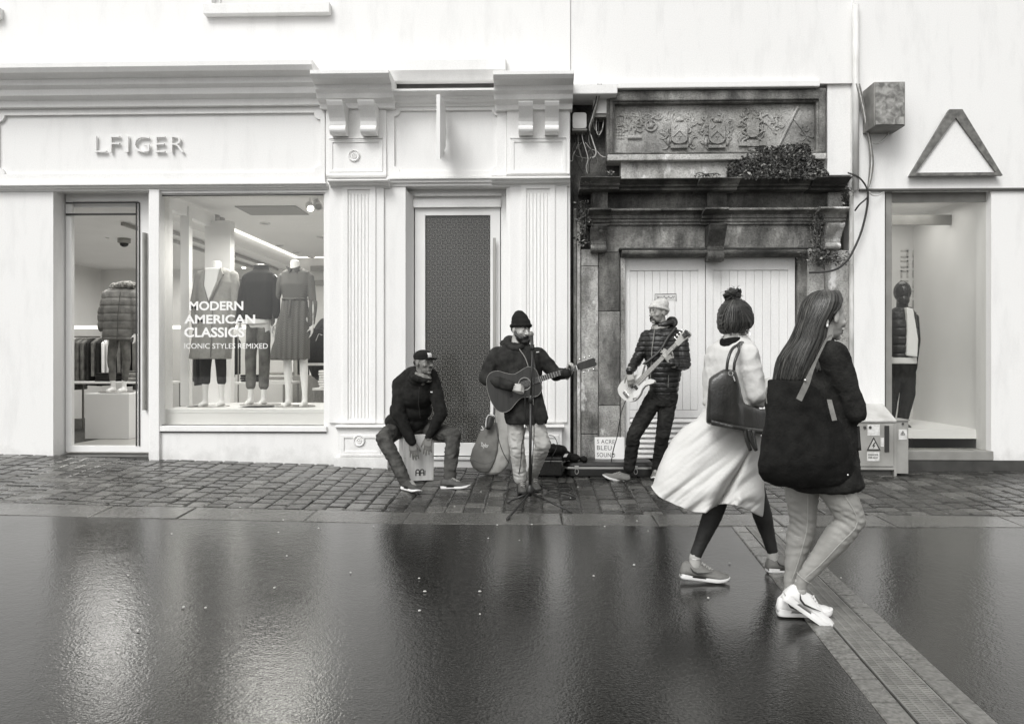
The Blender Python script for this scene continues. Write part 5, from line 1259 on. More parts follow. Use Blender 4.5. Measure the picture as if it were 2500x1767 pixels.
# hood bunched behind the neck, collar
g = MB(); g.chain([(J(1236, 842, -1.33), .040), (J(1228, 838, -1.30), .03)]); 
for a, b in zip(range(0, 9), range(1, 10)):
    f = lambda k: J(1262, 846, -1.39)+Vector((-.092*cos(pi*k/9-.1), .03-.13*sin(pi*k/9), .055-.075*sin(pi*k/9)))
    g.cap(f(a), f(b), .031, .031, 10)
g.ell(J(1250, 838, -1.28), (.10, .07, .075))
garment('hood', g, per, m_jacket, .007, folds(.006, 18, seed=3))
MB().tube(path([J(1268, 852, -1.535), J(1285, 880, -1.55), J(1297, 930, -1.555), J(1303, 990, -1.57)], 5), .0045, 6).build('zip', m_grey, per)
MB().tube([J(1309, 860, -1.515), J(1316, 859, -1.515)], .005, 6).build('chest_badge', m_shoe_w, per)
# beanie: tall, folded brim
g = MB(); L = lambda x, y, z: C+R @ Vector((x, y, z))
g.ell(L(0, -.012, .055), (.086, .103, .070), R); g.ell(L(0, -.03, .085), (.076, .088, .072), R); g.ell(L(0, -.045, .115), (.055, .062, .055), R)
for k in range(20):
    a = 2*pi*k/20; b = 2*pi*(k+1)/20; q = lambda t: L(.083*cos(t), -.008+.101*sin(t), .028+.018*sin(t)); g.cap(q(a), q(b), .017, .017, 8, 3)
garment('beanie', g, per, m_knit, .006, folds(.0015, 60, (1, 1, .2)))
# beard and moustache
g = MB(); g.ell(L(0, .035, -.082), (.060, .062, .045), R); g.ell(L(0, .07, -.108), (.036, .032, .03), R)
for q in (-1, 1): g.chain([(L(q*.066, .0, -.02), .010), (L(q*.062, .02, -.055), .018), (L(q*.04, .06, -.08), .02)]); g.cap(L(q*.003, .104, -.054), L(q*.026, .092, -.064), .0065, .0065, 8)
garment('beard', g, per, m_hair, .005, folds(.002, 60), 1)
g = MB(); g.ell(L(0, -.05, .0), (.075, .055, .06), R); garment('hair', g, per, m_hair, .007)
# jeans
g = MB(); g.loops(rows_px([(975, 1232, 1316, .10), (1000, 1234, 1318, .11), (1020, 1236, 1318, .10)], Ys))
g.chain([(hR, .085), ((hR+kR)/2, .080), (kR, .069), ((kR+aR)/2, .066), (J(1270, 1166, -1.33), .058)]); g.chain([(hL, .088), ((hL+kL)/2, .084), (kL, .070), ((kL+aL)/2, .062), (aL, .055)])
garment('jeans', g, per, m_jeansl, .008, folds(.007, 16, (1, 1, 1.6), .003, 40, 4))
gp = lambda x, y: Vector((x, y, ground(x, y)+.009))
p = J(1272, 1190, -1.25); shoe(per, gp(p.x, -1.25), radians(-84), .30, 0, 0, m_boot, m_sole_d, boot=.06)
p = J(1299, 1180, -1.06); q = gp(p.x, -1.06); shoe(per, q, radians(-80), .30, .12, 0, m_boot, m_sole_d, boot=.06)
# --- acoustic guitar
m_gtop = mat('guitar_top', .030, .32, .008, 4, stretch=(12, 1, 1)); m_gside = mat('guitar_side', .025, .3); m_fret = mat('fret_metal', .6, .3, metal=.8); m_board = mat('fretboard', .018, .5); m_chrome = mat('chrome', .7, .2, metal=.9)
Yg = -1.60; o = P(1281, 937, Yg); nut = P(1408, 897, Yg-.03); ax = (nut-o).normalized(); nz = Vector((0, -1, 0)); nz = (nz-ax*nz.dot(ax)).normalized(); up = nz.cross(ax)*-1
if up.z < 0: up = -up
# local frame: x along the neck, z up the face, y out of the back
def GM(o, ax, up): yv = up.cross(ax).normalized(); return Matrix.Translation(o) @ Matrix((ax, yv, up)).transposed().to_4x4()
M = GM(o, ax, up)
if (M.to_3x3() @ Vector((0, 1, 0))).y < 0: M = M @ Matrix.Diagonal((1, -1, 1, 1))
gt = empty('acoustic_guitar', o+Vector((0, 0, -.2)), 'dark wooden acoustic guitar held across the bearded singer in the beanie', 'guitar')
SC = .97
half = [(.145, 0), (.147, .05), (.135, .105), (.085, .142), (.03, .138), (-.03, .122), (-.075, .118), (-.14, .15), (-.21, .193), (-.28, .195), (-.33, .15), (-.352, .07)]
out = catmull2([(a*SC, b*SC) for a, b in half]+[(-.356*SC, 0)]+[(a*SC, -b*SC) for a, b in half[::-1][:-1]], 4)
hole = [(.05*cos(2*pi*k/28), .05*sin(2*pi*k/28)) for k in range(28)]
gb = MB().poly([out], .008, .105, M).build('guitar_body', m_gside, gt, bevel=.003)
MB().poly([out, hole[::-1]], 0, .0075, M).build('soundboard', m_gtop, gb)
# binding line, rosette
MB().tube([M @ Vector((x, .001, z)) for x, z in out+[out[0]]], .0022, 5).build('binding', m_grey, gb)
mb = MB()
mb.tube([M @ Vector((.056*cos(a), -.001, .056*sin(a))) for a in [2*pi*k/32 for k in range(33)]], .004, 6); mb.build('rosette', m_fret, gb)
MB().lathe([(.001, 0), (.05, 0), (.05, .002)], 24, M @ Matrix.Translation((0, .05, 0)) @ Matrix.Rotation(pi/2, 4, 'X')).build('soundhole', m_rubber, gb)
mb = MB(); mb.box(-.165, -.14, -.012, 0, -.075, .075, M); mb.build('bridge', m_board, gb, bevel=.002)
NL = (nut-o).length
mb = MB(); mb.add([M @ Vector(v) for v in [(.06, -.012, -.027), (NL, -.012, -.021), (NL, -.012, .021), (.06, -.012, .027), (.06, .001, -.027), (NL, .001, -.021), (NL, .001, .021), (.06, .001, .027)]], [(0, 1, 2, 3), (4, 7, 6, 5), (0, 4, 5, 1), (1, 5, 6, 2), (2, 6, 7, 3), (3, 7, 4, 0)]); nk = mb.build('neck', m_board, gt)
MB().tube([M @ Vector((.14, .012, 0)), M @ Vector((NL+.02, .01, 0))], [.026, .021], 10).build('neck_back', m_gside, nk, smooth=True)
mb = MB()
for i in range(15):
    x = NL-.645*(1-2**(-i/12)); w_ = .021+.006*(NL-x)/(NL-.06)
    if x > .08: mb.tube([M @ Vector((x, -.0135, -w_)), M @ Vector((x, -.0135, w_))], .002, 5)
mb.build('frets', m_fret, nk)
mb = MB(); hd = [(NL, -.022), (NL+.03, -.034), (NL+.17, -.038), (NL+.185, -.02), (NL+.175, 0), (NL+.185, .02), (NL+.17, .038), (NL+.03, .034), (NL, .022)]
hs_ = MB().poly([hd], -.006, .012, M).build('headstock', m_gtop, gt, bevel=.002)
for i in range(3):
    for q in (-1, 1):
        mb = MB(); x = NL+.05+i*.045; mb.tube([M @ Vector((x, 0, q*.036)), M @ Vector((x, 0, q*.056))], .003, 6); mb.ell(M @ Vector((x, 0, q*.062)), (.010, .008, .009)); mb.lathe([(.001, -.016), (.005, -.015), (.005, 0)], 8, M @ Matrix.Translation((x, -.0, q*.022)) @ Matrix.Rotation(pi/2, 4, 'X')); mb.build('tuning_peg', m_chrome, hs_)
mb = MB(); mb.box(NL-.004, NL+.003, -.016, -.002, -.021, .021, M); mb.build('nut', m_shoe_w, nk)
mb = MB()
for i in range(6): mb.tube([M @ Vector((-.15, -.015, (-2.5+i)*.0098)), M @ Vector((NL, -.016, (-2.5+i)*.0075))], .0009, 4)
mb.build('strings', m_chrome, gt)
# capo
mb = MB(); mb.box(NL-.065, NL-.052, -.026, .03, -.028, .032, M); t = mb.build('capo', m_rubber, bevel=.004); tag(t, 'black capo clamped on the acoustic guitar neck beside the singer hand', 'capo')
t = MB().tube(path([J(1226, 862, -1.50), J(1214, 900, -1.515), J(1205, 950, -1.55)], 6), .014, 6)
mb = MB(); mb.tube(path([J(1298, 858, -1.50), J(1306, 900, -1.53), M @ Vector((.12, .05, .03))], 6), .012, 6); mb.build('strap', m_rubber, gt, smooth=True)
# --- microphone stand with microphone
b0 = GP(1294, 1218); b0.y = -1.78; b0 = Vector((P(1294, 1218, -1.78).x, -1.78, ground(0, -1.78)))
ms = empty('microphone_stand', b0, 'black tripod microphone stand in front of the singer, microphone clipped on top', 'microphone stand')
m_blk = mat('stand_black', .015, .4)
top = P(1300, 848, -1.78)
hub = Vector((b0.x, -1.78, b0.z+.12))
MB().tube([Vector((b0.x, -1.78, b0.z+.06)), Vector((b0.x+.006, -1.78, .98)), ], .013, 10).build('lower_pole', m_blk, ms, smooth=True)
MB().tube([Vector((b0.x+.006, -1.78, .95)), top], .0085, 10).build('upper_pole', m_blk, ms, smooth=True)
MB().lathe([(.012, -.035), (.02, -.03), (.02, .03), (.012, .035)], 14, Matrix.Translation((b0.x+.006, -1.78, .97))).build('clutch', m_blk, ms, smooth=True)
MB().lathe([(.015, -.05), (.034, -.045), (.038, -.01), (.026, .03), (.016, .045)], 14, Matrix.Translation((b0.x, -1.78, b0.z+.12))).build('hub', m_blk, ms, smooth=True)
for px, py, Yl in ((1241, 1228, None), (1239, 1270, None), (1394, 1252, None)):
    e = GP(px, py); e.z += .012; d = (e-hub); 
    lg = MB().tube([hub+Vector((0, 0, -.03)), e-d*.06], [.011, .009], 8).build('leg', m_blk, ms, smooth=True)
    MB().cap(e-d*.09, e, .012, .013, 10, 4).build('rubber_foot', m_rubber, lg, smooth=True)
mc = empty('microphone', top, 'black vocal microphone with metal grille at the singer mouth, on its stand', 'microphone')
d = (J(1297, 822, -1.70)-top).normalized(); a = top+Vector((0, 0, .0)); e = a+d*.13
MB().tube([a-d*.02, a+d*.13], [.011, .019], 12).build('handle', m_rubber, mc, smooth=True); MB().ell(a+d*.155, (.026, .026, .028)).build('grille', mat('mic_grille', .22, .4, .08, 120, .6, 200, metal=.5), mc, smooth=True)
MB().tube([top-Vector((0, 0, .02)), a+d*.03], .018, 10).build('clip', m_blk, mc, smooth=True)
# ------------------------------------------------------------ the seated percussionist on his box drum
Yq = -.98
J = lambda a, b, Y=Yq: P(a, b, Y)
per = empty('person', GP(1010, 1185), 'man in black cap and hoodie sitting on a wooden box drum', 'person')
C = J(1034, 884, -1.0); R = basis((.78, -.60, .02)); s = 1.06
L = lambda x, y, z: C+R @ Vector((x, y, z))
fl = MB(); head(fl, C, R, s, 1.03)
shR, elR, wrR = J(976, 938, -.90), J(972, 1012, -.98), J(1006, 1078, -.97)
shL, elL, wrL = J(1060, 936, -.92), J(1077, 1010, -.98), J(1047, 1066, -.95)
hR, kR, aR = J(975, 1042, -.62), J(937, 1070, -1.08), J(990, 1172, -1.27)
hL, kL, aL = J(1026, 1042, -.62), J(1106, 1064, -.98), J(1098, 1164, -1.12)
fl.chain([(L(0, -.04, -.15), .06), (J(1018, 955, -.84), .09), (J(1000, 1030, -.7), .09)])
for a, b, c in ((shR, elR, wrR), (shL, elL, wrL)): fl.chain([(a, .05), (b, .04), (c, .027)])
for a, b, c in ((hR, kR, aR), (hL, kL, aL)): fl.chain([(a, .08), (b, .05), (c, .035)])
hand(fl, wrR, basis((.16, -.12, -.98), (.2, -1, 0)) @ Matrix.Diagonal((-1, 1, 1)), curl=(.12, .15, .18, .25), thumb=(.55, .85, -.1), s=1.02, spread=.14)
hand(fl, wrL, basis((-.10, -.08, -.98), (-.1, -1, 0)), curl=(.14, .12, .16, .2), thumb=(.55, .85, -.1), s=1.02, spread=.12)
flesh(fl, per, mat('skin_shaded', .17, .5, .03, 30, .15, 90), [(C, R, s)]); eyes(per, C, R, s, (-.1, 1, .1)); brows(per, C, R, s, m_hair, .005)  # skin colour darkened to carry the shade he sits in
g = MB()
g.ell(J(992, 1030, -.76), (.225, .16, .12)); g.ell(J(1002, 1000, -.80), (.215, .16, .15)); g.ell(J(1014, 962, -.88), (.205, .155, .16)); g.ell(J(1018, 942, -.90), (.18, .13, .11))
g.chain([(shR, .070), (J(1004, 914, -.92), .075), (J(1034, 908, -.94), .08), (J(1050, 916, -.94), .07), (shL, .070)])
g.chain([(shR, .072), ((shR+elR)/2, .072), (elR, .066), ((elR+wrR)/2, .055), (wrR, .040)]); g.chain([(shL, .072), ((shL+elL)/2, .07), (elL, .062), ((elL+wrL)/2, .052), (wrL, .038)])
g.chain([(L(0, -.06, -.13), .075), (J(1020, 925, -.96), .1)])
garment('hoodie', g, per, m_hoodie, .009, folds(.009, 10, (1, 1, .7), .003, 28, 11))
g = MB(); 
for k in range(12):
    f = lambda t: L(-.095*cos(pi*2*t/12), -.035+.085*sin(pi*2*t/12), -.150-.03*sin(pi*2*t/12)); g.cap(f(k), f(k+1), .032, .032, 10)
g.ell(L(0, -.10, -.11), (.085, .05, .07), R)
garment('hood', g, per, m_hoodie, .008, folds(.005, 20, seed=5))
g = MB()
for lev, rr_ in ((-.118, .066), (-.142, .075), (-.168, .078)):
    for k in range(16):
        f = lambda t: L(-rr_*cos(2*pi*t/16), -.018+rr_*1.08*sin(2*pi*t/16), lev-.02*sin(2*pi*t/16)); g.cap(f(k), f(k+1), .016, .016, 8, 3)
garment('scarf', g, per, m_scarf, .005, folds(.003, 40, seed=6))
MB().tube([J(1024, 945, -1.10), J(1022, 985, -1.03), J(1026, 1020, -.96)], .004, 6).build('zip', m_rubber, per)
MB().tube([J(1051, 957, -1.105), J(1056, 957, -1.105)], .006, 6).build('chest_badge', m_shoe_w, per)
# cap with flat brim
g = MB(); g.ell(L(0, -.012, .060), (.084, .104, .064), R); g.ell(L(0, -.008, .035), (.084, .103, .035), R); ob = garment('cap', g, per, m_knit, .006)
bm_ = []; 
for k in range(17): a = pi*k/16; bm_.append((.078*cos(a), .075+.085*sin(a)**.8))
vs = []
for dz in (0, .006):
    for x, y in bm_: vs.append(L(x, y, .030+dz-.012*(x/.078)**2+.004))
n = 17; MB().add(vs, [tuple(range(n-1, -1, -1)), tuple(range(n, 2*n))]+[(i, (i+1) % n, n+(i+1) % n, n+i) for i in range(n)]).build('brim', m_knit, ob)
mb = MB(); q = []
for x in (-.027, -.009, .009, .027):
    for z in (.045, .06, .078, .09): q.append(L(x, -.012+.104*sqrt(max(0, 1-(x/.084)**2-((z-.060)/.064)**2))+.004, z))
mb.add(q, [(i*4+j, (i+1)*4+j, (i+1)*4+j+1, i*4+j+1) for i in range(3) for j in range(3)]); mb.build('cap_patch', m_shoe_w, ob, smooth=True)
g = MB(); g.ell(L(0, -.055, .0), (.074, .055, .045), R); garment('hair', g, per, m_hair, .006)
g = MB()
for q in (-1, 1): g.cap(L(q*.003, .103, -.053), L(q*.026, .091, -.062), .006, .005, 8)
garment('moustache', g, per, m_hair, .004)
g = MB(); g.ell(L(0, .046, -.096), (.044, .040, .026), R); garment('stubble', g, per, mat('stubble', .12, .8, .03, 80), .005, None, 1)
g = MB(); g.chain([(hR, .10), ((hR+kR)/2, .092), (kR, .078), ((kR+aR)/2, .066), (aR+Vector((0, 0, -.02)), .056)]); g.chain([(hL, .10), ((hL+kL)/2, .09), (kL, .078), ((kL+aL)/2, .066), (aL+Vector((0, 0, -.02)), .057)]); g.ell(J(1000, 1042, -.72), (.18, .14, .09))
garment('jeans', g, per, m_jeans, .008, folds(.009, 15, (1, 1, 1.6), .004, 40, 7))
p = J(984, 1186, -1.28); shoe(per, gp(p.x, -1.27), radians(-52), .31, 0, -.2, m_shoe_d, m_sole_w)
p = J(1078, 1180, -1.12); q = gp(p.x, -1.14); shoe(per, q, radians(-16), .30, -.06, 0, m_shoe_d, m_sole_w)
# --- the box drum
m_ply = mat('drum_plywood', .58, .4, .05, 3, .1, 30, stretch=(14, 14, 1), v2=.70)
fr_ = P(1059, 1174, -.86); ga = ground(fr_.x, -.9); yw = radians(19)
cj = empty('box_drum', (P(1010, 1100, -.75).x, -.75, ga), 'pale plywood box drum with a black emblem under the man in the cap', 'drum')
Mc = Matrix.Translation((P(1059, 1174, -.785).x, -.785, ga+.012)) @ Matrix.Rotation(yw, 4, 'Z') @ Matrix.Rotation(radians(2), 4, 'X')
# local: front face in the plane y=0, x from -.31 to 0
bd = MB().box(-.31, 0, .006, .30, .0, .47, Mc).build('body', m_ply, cj, bevel=.004)
MB().box(-.306, -.004, -.001, .0055, .003, .467, Mc).build('front_plate', m_ply, cj, bevel=.002)
for x, z in ((-.295, .02), (-.295, .235), (-.295, .45), (-.015, .02), (-.015, .235), (-.015, .45)): MB().lathe([(.001, 0), (.004, 0), (.003, .002)], 8, Mc @ Matrix.Translation((x, -.001, z)) @ Matrix.Rotation(pi/2, 4, 'X')).build('screw', m_grey, cj)
def arch_letter(x0, flip):
    w, h, t = .036, .062, .0055; pts = [(0, 0), (0, h-w/2)]+[(w/2-w/2*cos(pi*k/8), h-w/2+w/2*sin(pi*k/8)) for k in range(1, 8)]+[(w, h-w/2), (w, 0)]
    mb = MB(); mb.tube([Mc @ Vector((x0+a, -.002, .055+b)) for a, b in pts], t, 6)
    mb.tube([Mc @ Vector((x0, -.002, .055+.028)), Mc @ Vector((x0+w, -.002, .055+.028))], t*.8, 6)
    mb.build('emblem', m_rubber, cj)
arch_letter(-.185, 0); arch_letter(-.140, 1)
MB().box(-.094, -.087, -.003, -.0012, .055, .105, Mc).build('emblem', m_rubber, cj)
# ------------------------------------------------------------ the bass player
Yb_ = -.66
J = lambda a, b, Y=-.92: P(a, b, Y+.26)
per = empty('person', GP(1570, 1165), 'man in pale beanie and black quilted jacket playing a white electric bass', 'person')
C = J(1607, 762, -.95); R = basis((-.80, -.60, -.03)); s = 1.0
L = lambda x, y, z: C+R @ Vector((x, y, z))
fl = MB(); head(fl, C, R, s, 1.02)
shR, elR, wrR = J(1580, 822, -.90), J(1556, 876, -.88), J(1538, 906, -1.14)
shL, elL, wrL = J(1662, 824, -.93), J(1671, 888, -1.0), J(1640, 886, -1.24)
hR, kR, aR = J(1602, 965), J(1547, 1062, -.96), J(1536, 1146, -.86)
hL, kL, aL = J(1634, 965), J(1618, 1062, -.95), J(1604, 1148, -.76)
fl.chain([(L(0, -.04, -.15), .06), (J(1620, 860), .10), (J(1620, 950), .10)])
for a, b, c in ((shR, elR, wrR), (shL, elL, wrL)): fl.chain([(a, .05), (b, .038), (c, .027)])
for a, b, c in ((hR, kR, aR), (hL, kL, aL)): fl.chain([(a, .08), (b, .05), (c, .035)])
hand(fl, wrR+Vector((-.0, -.0, -.005)), basis((.05, -.35, -.93), (-.3, -1, .2)), curl=(.45, .6, .7, .8), thumb=(.6, .8, -.3), s=.98)
Rl = Matrix((Vector((.5, -.2, .85)).normalized(), Vector((-.80, -.25, .55)).normalized(), Vector((.1, -.98, -.2)).normalized())).transposed()
hand(fl, wrL, basis((-.55, -.10, .83), (.3, -1, .1)), curl=(.35, .45, .5, .6), thumb=(.75, .5, -.35), s=1.0, spread=.05)
flesh(fl, per, mat('skin_medium', .30, .5, .03, 30, .15, 90), [(C, R, s)]); eyes(per, C, R, s, (0, 1, 0)); brows(per, C, R, s, m_hair, .005)
g = MB(); g.loops(rows_px([(796, 1604, 1640, .06), (804, 1588, 1654, .085), (814, 1574, 1668, .105), (835, 1570, 1672, .12), (870, 1574, 1670, .13), (910, 1582, 1664, .13), (945, 1586, 1657, .13), (962, 1588, 1653, .12)], Yb_))
g.chain([(shR, .070), ((shR+elR)/2, .064), (elR, .058), ((elR+wrR)/2, .052), (wrR, .042)]); g.chain([(shL, .074), ((shL+elL)/2, .070), (elL, .066), ((elL+wrL)/2, .056), (wrL, .045)])
garment('jacket', g, per, m_puffer, .008, quilt(.012, .052, .0, folds(.005, 14, (1, 1, 1), .002, 40, 3)))
g = MB()
for k in range(14):
    f = lambda t: J(1622, 795, -.93)+Vector((.085*cos(2*pi*t/14), .075*sin(2*pi*t/14), .012+.022*cos(2*pi*t/14))); g.cap(f(k), f(k+1), .030, .030, 10)
g.ell(J(1640, 787, -.86), (.06, .07, .06))
garment('hood', g, per, m_puffer, .007, folds(.005, 20, seed=5))
g = MB()
for lev, rr_ in ((-.128, .070), (-.150, .080)):
    for k in range(16):
        f = lambda t: L(-rr_*cos(2*pi*t/16), -.03+rr_*1.05*sin(2*pi*t/16), lev-.018*sin(2*pi*t/16)); g.cap(f(k), f(k+1), .017, .017, 8, 3)
garment('scarf', g, per, mat('scarf_pale', .30, .9, .1, 30, .6, 80), .005, folds(.004, 40, (1, 1, 2), seed=6))
g = MB(); g.ell(L(0, -.014, .060), (.086, .104, .070), R); g.ell(L(0, -.05, .085), (.074, .075, .062), R); g.ell(L(0, -.07, .02), (.076, .05, .06), R)
for k in range(20):
    a = 2*pi*k/20; b = 2*pi*(k+1)/20; q = lambda t: L(.081*cos(t), -.012+.100*sin(t), .030+.028*sin(t)); g.cap(q(a), q(b), .015, .015, 8, 3)
garment('beanie', g, per, m_knitl, .006, folds(.002, 60, (1, 1, .2)))
g = MB(); g.ell(L(0, .040, -.096), (.040, .038, .018), R)
for q in (-1, 1): g.cap(L(q*.003, .104, -.053), L(q*.027, .092, -.064), .0075, .006, 8); g.chain([(L(q*.028, .088, -.066), .007), (L(q*.03, .076, -.09), .010)])
garment('beard', g, per, mat('beard_dark', .10, .8, .03, 80), .005, folds(.001, 80), 1)
MB().tube([J(1598, 806, -1.03), J(1592, 850, -1.055), J(1589, 905, -1.06), J(1586, 955, -1.055)], .004, 6).build('zip', m_grey, per)
MB().tube([J(1632, 915, -1.05), J(1631, 945, -1.05)], .003, 6).build('pocket_zip', m_grey, per)
g = MB(); g.loops(rows_px([(955, 1590, 1650, .11), (975, 1588, 1650, .12), (990, 1590, 1650, .11)], Yb_))
g.chain([(hR, .09), ((hR+kR)/2, .086), (kR, .070), ((kR+aR)/2, .066), (J(1536, 1140, -.87), .060)]); g.chain([(hL, .09), ((hL+kL)/2, .084), (kL, .070), ((kL+aL)/2, .064), (aL, .058)])
garment('jeans', g, per, m_jeansd, .008, folds(.007, 16, (1, 1, 1.5), .003, 40, 9))
q = gp(J(1538, 1165).x, -.60); shoe(per, q, radians(190), .29, -.24, 0, m_shoe_g, m_sole_w); 
p = J(1604, 1160, -.75); shoe(per, gp(p.x, -.42), radians(-100), .29, 0, 0, m_shoe_g, m_sole_w)
# --- electric bass
m_bw = mat('bass_body_paint', .62, .25, .02, 4); m_pg = mat('bass_plate', .70, .3); m_maple = mat('bass_neck', .36, .45, .05, 6)
Yv = -.86; o = P(1560, 932, Yv); nut = P(1652, 840, Yv-.16); ax = (nut-o).normalized(); nz = Vector((-.55, -.8, .12)); nz = (nz-ax*nz.dot(ax)).normalized(); up = nz.cross(ax)
if up.z < 0: up = -up
M = GM(o, ax, up)
if (M.to_3x3() @ Vector((0, 1, 0))).y < 0: M = M @ Matrix.Diagonal((1, -1, 1, 1))
bs_ = empty('electric_bass', o+Vector((0, 0, -.25)), 'white electric bass guitar with pale neck slung on the man in the quilted jacket', 'bass guitar')
bo = [(a_, b_*.88) for a_, b_ in [(.155, .105), (.125, .120), (.08, .085), (.04, .088), (.0, .10), (-.06, .135), (-.14, .155), (-.215, .13), (-.245, .06), (-.24, -.02), (-.205, -.09), (-.15, -.125), (-.08, -.12), (-.02, -.09), (.03, -.09), (.07, -.115), (.11, -.135), (.13, -.115), (.11, -.075), (.07, -.045), (.06, -.03), (.06, .03), (.085, .055), (.12, .08)]]
out = catmull2(bo, 3); body = MB().poly([out], 0, .042, M).build('bass_body', m_bw, bs_, bevel=.008)
pgp = catmull2([(.05, .045), (.0, .06), (-.08, .08), (-.13, .05), (-.12, -.03), (-.14, -.09), (-.07, -.1), (-.02, -.07), (.04, -.06), (.055, -.03), (.05, .03)], 3)
MB().poly([pgp], -.003, -.0005, M).build('pickguard', m_pg, body)
mb = MB(); mb.box(-.075, -.045, -.012, -.0035, -.045, .0, M); mb.box(-.10, -.072, -.012, -.0035, -.002, .042, M); mb.build('pickup', m_rubber, body, bevel=.002)
mb = MB(); mb.box(-.20, -.165, -.014, -.0005, -.04, .04, M)
for k in range(4): mb.box(-.196, -.17, -.020, -.013, -.035+k*.019, -.024+k*.019, M)
mb.build('bridge', m_chrome, body, bevel=.001)
for x, z in ((-.10, -.085), (-.13, -.095), (-.155, -.09)): MB().lathe([(.001, -.016), (.011, -.015), (.012, 0)], 12, M @ Matrix.Translation((x, 0, z)) @ Matrix.Rotation(-pi/2, 4, 'X') @ Matrix.Rotation(pi, 4, 'X')).build('knob', m_chrome, body)
NL = (nut-o).length
mb = MB(); mb.add([M @ Vector(v) for v in [(-.02, -.014, -.028), (NL, -.014, -.019), (NL, -.014, .019), (-.02, -.014, .028), (-.02, .0, -.028), (NL, .006, -.019), (NL, .006, .019), (-.02, .0, .028)]], [(0, 1, 2, 3), (4, 7, 6, 5), (0, 4, 5, 1), (1, 5, 6, 2), (2, 6, 7, 3), (3, 7, 4, 0)]); nk = mb.build('neck', m_maple, bs_)
mb = MB()
for i in range(20):
    x = NL-.86*(1-2**(-i/12)); w_ = .019+.009*(NL-x)/NL
    if x > 0: mb.tube([M @ Vector((x, -.0145, -w_)), M @ Vector((x, -.0145, w_))], .0012, 5)
mb.build('frets', m_grey, nk)
hd = catmull2([(NL-.005, -.022), (NL+.02, -.03), (NL+.09, -.032), (NL+.15, -.045), (NL+.175, -.02), (NL+.16, .02), (NL+.12, .045), (NL+.06, .04), (NL+.02, .03), (NL-.005, .022)], 3)
hs_ = MB().poly([hd], -.006, .010, M).build('headstock', m_maple, bs_)
for i in range(4): mb = MB(); x = NL+.03+i*.034; mb.lathe([(.001, -.018), (.008, -.017), (.008, 0)], 10, M @ Matrix.Translation((x, -.002, .012)) @ Matrix.Rotation(pi/2, 4, 'X')); mb.tube([M @ Vector((x, .002, .03)), M @ Vector((x, .002, .055))], .003, 6); mb.ell(M @ Vector((x, .002, .062)), (.012, .006, .012)); mb.build('tuning_peg', m_chrome, hs_)
mb = MB()
for i in range(4): mb.tube([M @ Vector((-.18, -.02, (-1.5+i)*.019)), M @ Vector((NL, -.016, (-1.5+i)*.0105))], .0013, 4)
mb.build('strings', m_chrome, bs_)
mb = MB(); mb.tube(path([J(1650, 800, -1.0), J(1630, 825, -1.055), J(1610, 858, -1.075), M @ Vector((.14, .03, .11))], 6), .016, 6); mb.build('strap', m_rubber, bs_, smooth=True)
mb = MB(); a = M @ Vector((NL+.13, -.01, 0)); mb.box(NL+.10, NL+.155, -.03, -.008, -.02, .02, M); mb.box(NL+.14, NL+.165, -.03, .02, -.035, .03, M); t = mb.build('clip_tuner', m_rubber, bevel=.003); tag(t, 'black clip-on tuner on the end of the white bass headstock', 'tuner')
# instrument cable from the bass to the ground
e = GP(1489, 1150); t = MB().tube(path([M @ Vector((-.235, .02, -.03)), P(1516, 1010, -.88), P(1508, 1060, -.84), P(1497, 1100, -.8), e+Vector((0, 0, .02)), GP(1480, 1170)+Vector((0, 0, .012))], 8), .005, 7).build('cable', m_cable, smooth=True); tag(t, 'black instrument cable hanging from the white bass to the ground', 'cable')
# ------------------------------------------------------------ woman in the pale flowing coat, walking right, seen from behind
Yw1 = -4.15
J = lambda a, b, Y=Yw1: P(a, b, Y)
per = empty('person', GP(1760, 1420), 'woman with dark hair in a top bun and long pale flowing coat, walking right', 'person')
C = J(1797, 783, -4.17); R = basis((.90, .42, -.03)); s = .88
L = lambda x, y, z: C+R @ Vector((x, y, z))*s
fl = MB(); head(fl, C, R, s, .95, .9)
shR, elR, wrR = J(1823, 866, -4.30), J(1846, 960, -4.33), J(1884, 940, -4.22)
shL, elL, wrL = J(1750, 862, -4.02), J(1748, 960, -3.98), J(1790, 985, -3.9)
hA, kA, aA = J(1788, 1090, -4.18), J(1757, 1215, -4.12), J(1697, 1358, -4.17)
hB, kB, aB = J(1806, 1090, -4.02), J(1850, 1215, -4.0), J(1886, 1347, -3.95)
fl.chain([(L(0, -.04, -.15), .05), (J(1788, 900), .10), (J(1792, 1060), .11)])
for a, b, c in ((shR, elR, wrR), (shL, elL, wrL)): fl.chain([(a, .042), (b, .032), (c, .023)])
for a, b, c in ((hA, kA, aA), (hB, kB, aB)): fl.chain([(a, .075), (b, .045), (b+(c-b)*.35, .048), (b+(c-b)*.85, .033), (c, .032)]); fl.cap(c, c+Vector((0, 0, -.05)), .033, .035)
hand(fl, wrR, basis((.75, .25, .2), (.1, -1, .3)), curl=(.5, .6, .6, .7), s=.86)
hand(fl, wrL, basis((.75, .25, .0), (.1, -1, .3)), curl=(.5, .6, .6, .7), s=.86)
flesh(fl, per, m_skinf, [(C, R, s)]); eyes(per, C, R, s); brows(per, C, R, s, m_hair, .003)
